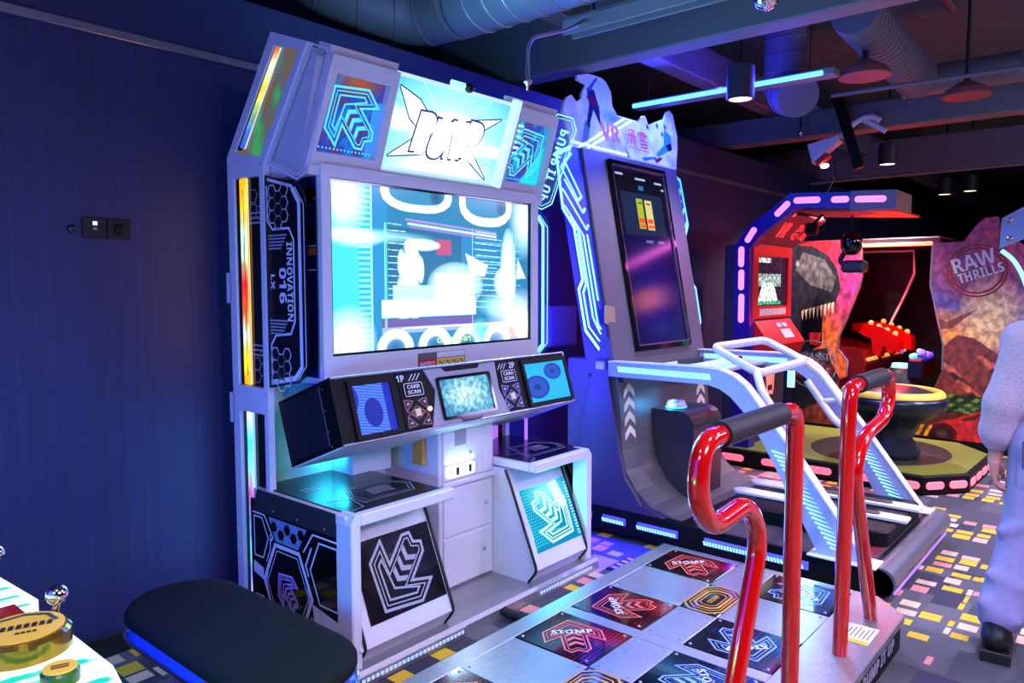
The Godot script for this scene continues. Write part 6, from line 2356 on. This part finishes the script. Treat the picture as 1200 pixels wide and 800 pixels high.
	st = mb(true)
	lathe(st, [[0.0, 0.70], [0.09, 0.70], [0.08, 0.74], [0.0, 0.745]], Transform3D(Basis(), Vector3(5.55, 0, 1.32)), 20)
	part("post_lamp", st, M.led_white, post)
	st = mb()
	extrude(st, t, [[2.12, 1.82], [2.13, 2.08], [2.30, 2.18], [2.32, 1.90]], 0.0, 0.02, 0.004)
	var br := part("silver_bracket", st, M.silver, front)
	for p in [[2.19, 2.06], [2.20, 1.90]]:
		bolt(br, t * Vector3(p[0], p[1], 0.02), t.basis.z, 5.0)
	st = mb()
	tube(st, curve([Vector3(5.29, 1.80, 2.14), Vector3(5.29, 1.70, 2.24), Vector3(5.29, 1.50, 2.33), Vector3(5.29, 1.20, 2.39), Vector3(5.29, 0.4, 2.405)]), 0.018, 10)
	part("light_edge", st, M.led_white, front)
	st = mb()
	box(st, Vector3(5.30, 0.01, 0.15), Vector3(6.95, 0.10, 2.42), 0.01)
	part("plinth", st, M.black, o)


# ==================================================================== game at the edge of the picture
func corner_game() -> void:
	var o := thing("corner_game", "arcade game with a glowing orange header behind the hunting cabin", "arcade game", Vector3(6.0, 0, 3.1))
	var st := mb()
	span(st, [[2.60, 0.0], [2.52, 1.75], [2.47, 1.95], [2.47, 2.25], [3.6, 2.25], [3.6, 0.0]], 5.40, 6.8)
	var body := part("body", st, mat(Color(0.20, 0.12, 0.26), 0.4), o)
	var t := face_left(5.40)
	st = mb()
	extrude(st, t, rect(2.49, 1.98, 2.80, 2.22), 0.0, 0.03, 0.006)
	part("header_lamp", st, M.led_orange, body)
	area(o, t * Vector3(2.62, 2.1, 0.05), t.basis.z, Vector2(0.3, 0.2), Color(1.0, 0.5, 0.1), 0.15)
	st = mb()
	tube(st, curve([Vector3(5.39, 1.78, 2.56), Vector3(5.39, 1.55, 2.66), Vector3(5.39, 1.1, 2.72)]), 0.02, 10)
	part("light_edge", st, M.led_pink, body)
	st = mb(true)
	ball(st, Vector3(5.39, 1.74, 2.62), 0.05, 14)
	part("round_lamp", st, M.led_white, body)


# ==================================================================== toy game, bench, wall fittings
func toy_game() -> void:
	var o := thing("toy_game", "white glowing control deck with gold disc and chrome ball levers", "arcade game", Vector3(-2.5, 0, 1.6))
	var st := mb()
	var up := face_up(0)
	st = mb()
	box(st, Vector3(-3.2, 0.0, 0.95), Vector3(-2.14, 0.84, 2.5), 0.01)
	var body := part("cabinet", st, M.white, o)
	st = mb()
	box(st, Vector3(-3.2, 0.84, 0.95), Vector3(-3.06, 2.0, 2.5), 0.01)
	var back := part("added_back_box", st, M.white, o)
	st = mb()  # unseen box, added to carry a lamp that washes the wall blue
	extrude(st, face_right(-3.06), rect(-2.44, 1.0, -1.01, 1.92), 0.0, 0.01, 0.003)
	part("added_back_lamp", st, glow(Color(0.08, 0.12, 1.0), 1.0), back)
	area(o, Vector3(-3.03, 1.46, 1.72), Vector3(1, 0, 0), Vector2(1.4, 0.9), Color(0.09, 0.12, 1.0), 1.2)
	var im := canvas(128, 192, Color(0.92, 1.0, 0.96))
	for k in 9:
		var y := 0.06 + k * 0.105
		ink(im, [[0.80, y], [0.98, y + 0.045], [0.99, y + 0.07], [0.78, y + 0.022]], Color(0.10, 0.72, 0.66))
		ink(im, [[0.84, y + 0.05], [0.96, y + 0.08], [0.97, y + 0.095], [0.83, y + 0.065]], Color(0.35, 0.82, 0.76))
	dab(im, 0.3, 0.80, 0.25, 0.12, Color(0.62, 0.95, 0.85, 1), 0.8)
	# two stepped decks
	st = mb()
	extrude(st, up, [[-3.1, -2.45], [-2.08, -2.45], [-2.04, -2.02], [-2.02, -1.92], [-2.02, -1.74], [-2.03, -1.66], [-2.03, -1.60], [-3.1, -1.60]], 0.84, 0.90, 0.006)
	var deck := part("light_deck", st, screen(im, 1.25, 0.3), body)
	st = mb()
	extrude(st, up, [[-3.1, -1.60], [-2.03, -1.60], [-2.008, -1.545], [-2.02, -1.35], [-2.06, -1.20], [-2.12, -1.02], [-3.1, -1.02]], 0.84, 0.901, 0.006)
	part("light_deck", st, screen(im, 1.15, 0.3), body)
	st = mb()
	box(st, Vector3(-2.5, 0.9, 1.575), Vector3(-2.055, 0.912, 1.645), 0.004)
	part("red_bar", st, mat(Color(0.62, 0.10, 0.08), 0.4), deck)
	area(o, Vector3(-2.4, 1.0, 1.7), Vector3(0.2, 1, -0.2), Vector2(0.6, 0.9), Color(0.35, 0.85, 1.0), 0.18, Vector3.FORWARD)
	area(o, Vector3(-1.985, 0.86, 1.90), Vector3(1, -0.45, -0.6), Vector2(0.6, 0.05), Color(0.06, 1.0, 0.40), 0.8)
	area(o, Vector3(-1.99, 0.90, 1.25), Vector3(1, 0.0, -0.8), Vector2(0.5, 0.05), Color(0.08, 0.30, 1.0), 1.6)
	# gold disc with lettering
	var dc := Vector3(-2.10, 0.90, 1.765)
	st = mb(true)
	lathe(st, [[0.0, 0.0], [0.072, 0.0], [0.072, 0.030], [0.066, 0.037], [0.0, 0.037]], Transform3D(Basis(), dc), 72, false)
	var disc := part("disc_button", st, mat(Color(0.55, 0.45, 0.15), 0.15, 0.8), deck)
	st = mb(true)
	lathe(st, [[0.0, 0.0375], [0.062, 0.0375], [0.062, 0.0395], [0.0, 0.0395]], Transform3D(Basis(), dc), 32, false)
	part("disc_face", st, M.gold, disc)
	var view := Basis(Vector3(0, 1, 0), -0.35)
	st = mb()
	for k in 8:
		flat(st, Transform3D(view * up.basis, dc), [[-0.042 + k * 0.011, -0.008], [-0.034 + k * 0.011, -0.008], [-0.033 + k * 0.011, 0.009], [-0.040 + k * 0.011, 0.009]], 0.0408)
	for k in 4:
		flat(st, Transform3D(view * up.basis, dc), rect(-0.008 + k * 0.008, -0.030, -0.002 + k * 0.008, -0.023), 0.0408)
	part("worn_print", st, M.charcoal, disc)
	st = mb()
	line(st, Transform3D(view * up.basis, dc), [[-0.05, 0.005], [-0.035, 0.038], [0.0, 0.05], [0.035, 0.038], [0.05, 0.005]], 0.006, 0.0408)
	part("arc_print", st, mat(Color(0.12, 0.30, 0.25), 0.4), disc)
	var sc := Vector3(-2.096, 0.90, 1.92)
	st = mb(true)
	lathe(st, [[0.0, 0.0], [0.027, 0.0], [0.027, 0.016], [0.023, 0.020], [0.0, 0.020]], Transform3D(Basis(), sc), 24, false)
	var small := part("round_button", st, mat(Color(0.16, 0.36, 0.10), 0.3), deck)
	st = mb(true)
	lathe(st, [[0.0, 0.0205], [0.0235, 0.0205], [0.0235, 0.023], [0.0, 0.023]], Transform3D(Basis(), sc), 24, false)
	part("button_cap", st, M.gold, small)
	st = mb()
	for k in 2:
		flat(st, Transform3D(view * up.basis, sc), rect(-0.012, -0.006 + k * 0.008, 0.012, -0.001 + k * 0.008), 0.0238)
	part("worn_print", st, mat(Color(0.45, 0.33, 0.12), 0.5), small)
	# chrome ball levers
	for p in [[Vector3(-2.040, 0.90, 1.715), Vector3(-2.036, 0.952, 1.735)], [Vector3(-2.055, 0.901, 1.40), Vector3(-2.045, 0.955, 1.425)]]:
		st = mb(true)
		tube(st, [p[0], p[0].lerp(p[1], 0.25), p[1]], 0.013, 14, 0.006)
		var lever := part("lever", st, M.chrome, deck)
		st = mb(true)
		ball(st, p[1] + Vector3(0, 0.014, 0), 0.018, 24)
		part("lever_ball", st, M.chrome, lever)


func bench() -> void:
	var o := thing("bench", "black padded bench with rounded ends and a rim coloured blue like the light on it", "bench", Vector3(-1.38, 0, 1.2))
	var st := mb()
	var up := face_up(0)
	var ring := func(r: float) -> Array:
		var out := []
		for k in 13:
			var a := PI * k / 12
			out.append([-1.385 + r * cos(a), -0.86 + r * sin(a)])
		for k in 13:
			var a := PI + PI * k / 12
			out.append([-1.385 + r * cos(a), -1.43 + r * sin(a)])
		return out
	var sec := [[0.172, 0.462], [0.180, 0.467], [0.182, 0.478], [0.180, 0.490], [0.170, 0.501], [0.148, 0.506]]
	sg(st, true)
	for k in sec.size() - 1:
		var a: Array = ring.call(sec[k][0])
		var b: Array = ring.call(sec[k + 1][0])
		for j in a.size():
			var i: int = (j + 1) % a.size()
			quad(st, Vector3(a[j][0], sec[k][1], -a[j][1]), Vector3(a[i][0], sec[k][1], -a[i][1]), Vector3(b[i][0], sec[k + 1][1], -b[i][1]), Vector3(b[j][0], sec[k + 1][1], -b[j][1]))
	cap(st, up, pv(ring.call(0.148)), 0.506)
	cap(st, up, pv(ring.call(0.172)), 0.462, false)
	var pad := mat(Color(0.085, 0.085, 0.09), 0.8)
	pad.metallic_specular = 0.2
	part("seat_pad", st, pad, o)
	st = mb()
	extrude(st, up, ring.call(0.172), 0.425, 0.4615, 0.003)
	var rim := part("seat_board", st, mat(Color(0.20, 0.34, 0.85), 0.2, 0.3), o)  # blue light from the toy game is put into the board colour
	st = mb(true)
	var loop := []
	for p in ring.call(0.180):
		loop.append(Vector3(p[0], 0.424, -p[1]))
	tube(st, loop, 0.007, 8, -1, true)
	part("rim_trim", st, M.chrome, rim)
	for z in [1.02, 1.40]:
		st = mb()
		box(st, Vector3(-1.49, 0.012, z - 0.06), Vector3(-1.28, 0.4245, z + 0.06), 0.012)
		part("leg", st, mat(Color(0.30, 0.26, 0.60), 0.2, 0.4), o)  # violet light on the legs is put into their colour
		st = mb()
		extrude(st, up, rrect(-1.52, -z - 0.12, -1.25, -z + 0.12, 0.03), 0.0, 0.013, 0.003)
		part("foot_plate", st, M.silver, o)


func wall_fittings() -> void:
	var o := thing("light_switch", "black double wall switch plate with a tiny white light", "switch", Vector3(-1.25, 1.72, 0))
	for k in 2:
		var st := mb()
		box(st, Vector3(-1.337 + k * 0.092, 1.684, 0.0), Vector3(-1.249 + k * 0.092, 1.765, 0.010), 0.003)
		var p := part("switch_plate", st, mat(Color(0.018, 0.018, 0.03), 0.4), o)
		if k == 0:
			st = mb()
			box(st, Vector3(-1.300, 1.735, 0.010), Vector3(-1.283, 1.750, 0.012), 0.001)
			part("pilot_lamp", st, glow(Color(0.85, 0.9, 1.0), 0.8), p)
			st = mb()
			box(st, Vector3(-1.299, 1.716, 0.010), Vector3(-1.285, 1.726, 0.012), 0.001)
			part("mark", st, M.print_grey, p)
		else:
			st = mb(true)
			lathe(st, [[0.020, 0.0], [0.020, 0.008], [0.016, 0.012], [0.0, 0.012]], xf(Vector3(-1.203, 1.724, 0.010), Vector3(1, 0, 0), Vector3(0, 0, 1)), 18)
			part("dial", st, M.black, p)
	o = thing("wall_button", "small round black knob on the wall beside the switch", "knob", Vector3(-1.37, 1.716, 0))
	var st2 := mb(true)
	lathe(st2, [[0.017, 0.0], [0.017, 0.006], [0.013, 0.010], [0.0, 0.010]], xf(Vector3(-1.372, 1.717, 0.0), Vector3(1, 0, 0), Vector3(0, 0, 1)), 18)
	part("knob", st2, mat(Color(0.018, 0.018, 0.03), 0.4), o)
	o = thing("wall_box", "grey square metal box on the wall behind the ski game", "box", Vector3(1.71, 1.22, 0.03))
	var st := mb()
	box(st, Vector3(1.55, 1.08, 0.0), Vector3(1.87, 1.36, 0.06), 0.004)
	var b := part("case", st, mat(Color(0.40, 0.38, 0.48), 0.4), o)
	st = mb()
	extrude(st, face_z(0.06), rect(1.565, 1.095, 1.855, 1.345), 0.0, 0.005, 0.002)
	var lid := part("lid", st, mat(Color(0.46, 0.44, 0.54), 0.4), b)
	bolt(lid, Vector3(1.71, 1.335, 0.065), Vector3(0, 0, 1), 1.2)


# ==================================================================== the visitor
func soft(st: SurfaceTool, bones: Array, cell: float, k: float) -> void:     # bones [a, b, ra, rb] joined with a smooth minimum, meshed as surface nets
	var lo := Vector3(1e9, 1e9, 1e9)
	var hi := -lo
	for b in bones:
		var r: float = maxf(b[2], b[3]) + 2 * k + 2 * cell
		for p in [b[0], b[1]]:
			lo = lo.min(p - Vector3(r, r, r))
			hi = hi.max(p + Vector3(r, r, r))
	var n := Vector3i(((hi - lo) / cell).ceil()) + Vector3i.ONE
	var sum := PackedFloat32Array()
	sum.resize(n.x * n.y * n.z)
	for b in bones:
		var a: Vector3 = b[0]
		var e: Vector3 = b[1] - a
		var len2 := maxf(e.length_squared(), 1e-9)
		var r: float = maxf(b[2], b[3]) + 3.0 * k + cell
		var v := Vector3(r, r, r)
		var i0 := Vector3i(((a.min(b[1]) - v - lo) / cell).floor()).clamp(Vector3i.ZERO, n - Vector3i.ONE)
		var i1 := Vector3i(((a.max(b[1]) + v - lo) / cell).ceil()).clamp(Vector3i.ZERO, n - Vector3i.ONE)
		for z in range(i0.z, i1.z + 1):
			for y in range(i0.y, i1.y + 1):
				for x in range(i0.x, i1.x + 1):
					var p := lo + Vector3(x, y, z) * cell
					var s := clampf((p - a).dot(e) / len2, 0.0, 1.0)
					var d := p.distance_to(a + e * s) - lerpf(b[2], b[3], s)
					if d < 3.0 * k + cell:
						sum[(z * n.y + y) * n.x + x] += exp(-d / k)
	var val := func(x: int, y: int, z: int) -> float:
		var q := sum[(z * n.y + y) * n.x + x]
		return -log(q) * k if q > 1e-9 else 1.0
	var ids := {}
	var pts := PackedVector3Array()
	var corners := [Vector3i(0, 0, 0), Vector3i(1, 0, 0), Vector3i(0, 1, 0), Vector3i(1, 1, 0), Vector3i(0, 0, 1), Vector3i(1, 0, 1), Vector3i(0, 1, 1), Vector3i(1, 1, 1)]
	var edges := [[0, 1], [2, 3], [4, 5], [6, 7], [0, 2], [1, 3], [4, 6], [5, 7], [0, 4], [1, 5], [2, 6], [3, 7]]
	for z in n.z - 1:
		for y in n.y - 1:
			for x in n.x - 1:
				var at := (z * n.y + y) * n.x + x
				if sum[at] < 1e-9 and sum[at + 1] < 1e-9 and sum[at + n.x] < 1e-9 and sum[at + n.x * n.y] < 1e-9 and sum[at + n.x * n.y + n.x + 1] < 1e-9:
					continue
				var f := []
				var inside := 0
				for c in corners:
					var q: float = val.call(x + c.x, y + c.y, z + c.z)
					f.append(q)
					if q < 0:
						inside += 1
				if inside == 0 or inside == 8:
					continue
				var acc := Vector3.ZERO
				var cnt := 0
				for e in edges:
					if (f[e[0]] < 0) != (f[e[1]] < 0):
						var s: float = f[e[0]] / (f[e[0]] - f[e[1]])
						acc += Vector3(corners[e[0]]).lerp(Vector3(corners[e[1]]), s)
						cnt += 1
				ids[at] = pts.size()
				pts.append(lo + (Vector3(x, y, z) + acc / cnt) * cell)
	sg(st, true)
	var dx := 1
	var dy := n.x
	var dz := n.x * n.y
	for at in ids:
		var x: int = at % n.x
		var y: int = (at / n.x) % n.y
		var z: int = at / dz
		var here: bool = val.call(x, y, z) < 0
		for ax in [[dx, dy, dz], [dy, dz, dx], [dz, dx, dy]]:
			var there: bool = val.call((at + ax[0]) % n.x, ((at + ax[0]) / n.x) % n.y, (at + ax[0]) / dz) < 0
			if here == there:
				continue
			var q := [at, at - ax[1], at - ax[1] - ax[2], at - ax[2]]
			var ok := true
			for i in q:
				if not ids.has(i):
					ok = false
			if not ok:
				continue
			var p := [pts[ids[q[0]]], pts[ids[q[1]]], pts[ids[q[2]]], pts[ids[q[3]]]]
			if here:
				p.reverse()
			quad(st, p[3], p[2], p[1], p[0])


func person() -> void:
	var root := Vector3(1.17, 0, 2.92)
	var f := Vector3(0.996, 0, -0.09).normalized()
	var r := Vector3(0.09, 0, 0.996).normalized()
	var P := func(x: float, y: float, z: float) -> Vector3: return root + r * x + Vector3.UP * y + f * z
	var o := thing("person", "person in a pale fuzzy sweater and blue jeans walking away", "person", root)
	# joints
	var hip_l: Vector3 = P.call(-0.085, 0.88, 0.0)
	var hip_r: Vector3 = P.call(0.085, 0.88, 0.0)
	var knee_l: Vector3 = P.call(-0.12, 0.47, 0.0)
	var ank_l: Vector3 = P.call(-0.185, 0.10, -0.10)
	var knee_r: Vector3 = P.call(0.11, 0.48, 0.12)
	var ank_r: Vector3 = P.call(0.10, 0.09, 0.18)
	var sh_l: Vector3 = P.call(-0.150, 1.285, 0.0)
	var sh_r: Vector3 = P.call(0.150, 1.285, 0.0)
	var el_l: Vector3 = P.call(-0.205, 1.02, -0.03)
	var wr_l: Vector3 = P.call(-0.225, 0.795, 0.0)
	var el_r: Vector3 = P.call(0.20, 1.02, -0.02)
	var wr_r: Vector3 = P.call(0.19, 0.82, 0.10)
	var chest: Vector3 = P.call(0, 1.20, 0.0)
	var waist: Vector3 = P.call(0, 1.0, 0.0)
	var neck: Vector3 = P.call(0, 1.35, 0.0)
	var skull: Vector3 = P.call(0, 1.50, 0.015)
	var body := [
		[chest, waist, 0.115, 0.10], [waist, P.call(0, 0.90, 0), 0.10, 0.115], [P.call(-0.05, 1.24, 0), P.call(0.05, 1.24, 0), 0.09, 0.09], [chest, neck, 0.08, 0.052], [neck, P.call(0, 1.44, 0.01), 0.050, 0.052],
		[sh_l, P.call(-0.05, 1.29, 0), 0.05, 0.06], [sh_r, P.call(0.05, 1.29, 0), 0.05, 0.06], [sh_l, el_l, 0.046, 0.036], [el_l, wr_l, 0.036, 0.026], [sh_r, el_r, 0.046, 0.036], [el_r, wr_r, 0.036, 0.026],
		[hip_l, knee_l, 0.085, 0.055], [knee_l, ank_l, 0.052, 0.036], [hip_r, knee_r, 0.085, 0.055], [knee_r, ank_r, 0.052, 0.036]]
	var st := mb(true)
	soft(st, body, 0.014, 0.012)
	# head: skull, jaw, nose, ears
	var headb := [[P.call(0, 1.52, -0.005), P.call(0, 1.515, 0.03), 0.080, 0.078], [P.call(0, 1.46, 0.045), P.call(0, 1.50, 0.03), 0.050, 0.068], [P.call(0, 1.42, 0.05), P.call(0, 1.45, 0.04), 0.030, 0.045], [P.call(0, 1.49, 0.108), P.call(0, 1.465, 0.122), 0.008, 0.012], [P.call(-0.082, 1.49, 0.0), P.call(-0.084, 1.47, 0.0), 0.016, 0.012], [P.call(0.082, 1.49, 0.0), P.call(0.084, 1.47, 0.0), 0.016, 0.012], [P.call(-0.016, 1.437, 0.095), P.call(0.016, 1.437, 0.095), 0.008, 0.008]]
	soft(st, headb, 0.007, 0.008)
	# hands: palm, four curled fingers and a thumb
	for h in [[wr_l, -1.0], [wr_r, 1.0]]:
		var w: Vector3 = h[0]
		var s: float = h[1]
		var down := Vector3.DOWN
		var hb := [[w + down * -0.02, w + down * 0.02, 0.026, 0.027], [w + down * 0.03 + f * 0.016, w + down * 0.075 + f * 0.018, 0.019, 0.018], [w + down * 0.03 - f * 0.016, w + down * 0.072 - f * 0.018, 0.019, 0.017]]
		var lens := [[0.034, 0.026, 0.030], [0.036, 0.030, 0.012], [0.034, 0.028, -0.008], [0.028, 0.022, -0.026]]
		for g in lens:
			var k0: Vector3 = w + down * 0.078 + f * g[2]
			var k1: Vector3 = k0 + down * g[0] - r * s * 0.008
			var k2: Vector3 = k1 + down * g[1] * 0.7 - r * s * 0.018
			var k3: Vector3 = k2 + down * 0.006 - r * s * 0.016
			hb.append([k0, k1, 0.0095, 0.0088])
			hb.append([k1, k2, 0.0088, 0.0082])
			hb.append([k2, k3, 0.0082, 0.0074])
		var t0: Vector3 = w + down * 0.03 + f * 0.024 - r * s * 0.008
		var t1: Vector3 = t0 + down * 0.035 + f * 0.020 - r * s * 0.012
		hb.append([t0, t1, 0.012, 0.0105])
		hb.append([t1, t1 + down * 0.028 + f * 0.004 - r * s * 0.010, 0.0105, 0.0088])
		soft(st, hb, 0.0045, 0.0025)
	var skin := part("body", st, mat(Color(0.66, 0.46, 0.42), 0.55), o)
	# face details
	for x in [-0.030, 0.030]:
		st = mb(true)
		ball(st, P.call(x, 1.503, 0.096), 0.010, 12)
		part("eye", st, mat(Color(0.08, 0.06, 0.06), 0.2), skin)
	st = mb(true)
	soft(st, [[P.call(0, 1.54, -0.012), P.call(0, 1.535, 0.02), 0.092, 0.086], [P.call(0, 1.50, -0.05), P.call(0, 1.38, -0.055), 0.07, 0.065], [P.call(-0.06, 1.50, -0.02), P.call(-0.065, 1.36, -0.03), 0.035, 0.028], [P.call(0.06, 1.50, -0.02), P.call(0.065, 1.36, -0.03), 0.035, 0.028]], 0.010, 0.010)
	part("hair", st, mat(Color(0.05, 0.035, 0.03), 0.45), skin)
	# fuzzy sweater
	st = mb(true)
	soft(st, [[P.call(0, 1.21, -0.01), P.call(0, 1.03, -0.005), 0.135, 0.128], [P.call(-0.07, 1.22, 0), P.call(-0.075, 1.03, 0), 0.10, 0.105], [P.call(0.07, 1.22, 0), P.call(0.075, 1.03, 0), 0.10, 0.105], [P.call(0, 1.28, 0), P.call(0, 1.335, 0), 0.09, 0.068],
		[sh_l, P.call(-0.05, 1.285, 0), 0.068, 0.078], [sh_r, P.call(0.05, 1.285, 0), 0.068, 0.078], [sh_l, el_l, 0.064, 0.066], [el_l, P.call(-0.218, 0.90, -0.01), 0.066, 0.066], [P.call(-0.218, 0.90, -0.01), P.call(-0.222, 0.855, 0.0), 0.060, 0.040], [sh_r, el_r, 0.064, 0.066], [el_r, P.call(0.198, 0.89, 0.06), 0.066, 0.066], [P.call(0.198, 0.89, 0.06), P.call(0.192, 0.84, 0.09), 0.060, 0.042]], 0.013, 0.014)
	var wool := mat(Color(0.72, 0.68, 0.74), 1.0)
	wool.albedo_texture = noise_tex(9.0, Color(0.78, 0.76, 0.80), Color(1, 1, 1), 256, 5)
	wool.uv1_triplanar = true
	wool.uv1_scale = Vector3(5, 5, 5)
	var fuzz := FastNoiseLite.new()
	fuzz.seed = 5
	fuzz.frequency = 0.09
	var bump := NoiseTexture2D.new()
	bump.width = 256
	bump.height = 256
	bump.noise = fuzz
	bump.seamless = true
	bump.as_normal_map = true
	bump.bump_strength = 10.0
	wool.normal_enabled = true
	wool.normal_texture = bump
	wool.normal_scale = 0.8
	wool.rim_enabled = true
	wool.rim = 0.6
	part("sweater", st, wool, skin)
	# jeans
	st = mb(true)
	soft(st, [[P.call(-0.03, 0.955, 0), P.call(0.03, 0.955, 0), 0.118, 0.118], [P.call(-0.06, 0.87, -0.02), P.call(0.06, 0.87, -0.02), 0.115, 0.115], [hip_l, knee_l, 0.092, 0.076], [knee_l, P.call(-0.178, 0.17, -0.088), 0.076, 0.086], [hip_r, knee_r, 0.092, 0.076], [knee_r, P.call(0.10, 0.16, 0.17), 0.076, 0.086],
		[P.call(-0.235, 0.22, -0.14), P.call(-0.12, 0.17, -0.15), 0.022, 0.012], [P.call(-0.22, 0.33, -0.11), P.call(-0.11, 0.30, -0.12), 0.018, 0.012], [P.call(-0.19, 0.50, -0.06), P.call(-0.09, 0.55, -0.09), 0.018, 0.010]], 0.013, 0.012)
	var denim := mat(Color(0.58, 0.57, 0.74), 0.9)
	denim.albedo_texture = noise_tex(6.0, Color(0.80, 0.80, 0.84), Color(1, 1, 1), 256, 5)
	denim.uv1_triplanar = true
	denim.uv1_scale = Vector3(4, 4, 4)
	var jeans := part("jeans", st, denim, skin)
	st = mb(true)
	var beltp := []
	for k in 28:
		var a := TAU * k / 28
		beltp.append(P.call(0.150 * cos(a), 0.985, 0.121 * sin(a)))
	tube(st, beltp, 0.018, 8, -1, true)
	part("belt", st, mat(Color(0.03, 0.03, 0.07), 0.5), jeans)
	for x in [-0.075, 0.075]:
		var t := xf(P.call(x, 0.84, -0.142), r, Vector3.UP)
		st = mb()
		line(st, t, [[-0.055, 0.05], [-0.052, -0.05], [0.0, -0.085], [0.052, -0.05], [0.055, 0.05]], 0.005, 0.004, true)
		part("pocket_seam", st, mat(Color(0.20, 0.20, 0.36), 0.9), jeans)
	# shoes
	for k in 2:
		var a: Vector3 = ank_l if k == 0 else ank_r
		var g := Vector3(a.x, 0, a.z)
		st = mb(true)
		soft(st, [[g + Vector3.UP * 0.075 - f * 0.045, g + Vector3.UP * 0.060 + f * 0.13, 0.050, 0.040], [g + Vector3.UP * 0.09 - f * 0.03, g + Vector3.UP * 0.15 - f * 0.02, 0.052, 0.052]], 0.010, 0.010)
		var shoe := part("shoe", st, mat(Color(0.03, 0.03, 0.04), 0.4), skin)
		st = mb()
		var t := xf(g, r, f)
		extrude(st, Transform3D(Basis(r, f, -Vector3.UP * -1.0), g), [[-0.052, -0.10], [0.052, -0.10], [0.056, 0.06], [0.050, 0.15], [0.0, 0.18], [-0.050, 0.15], [-0.056, 0.06]], 0.0, 0.045, 0.004)
		part("sole", st, M.rubber, shoe)
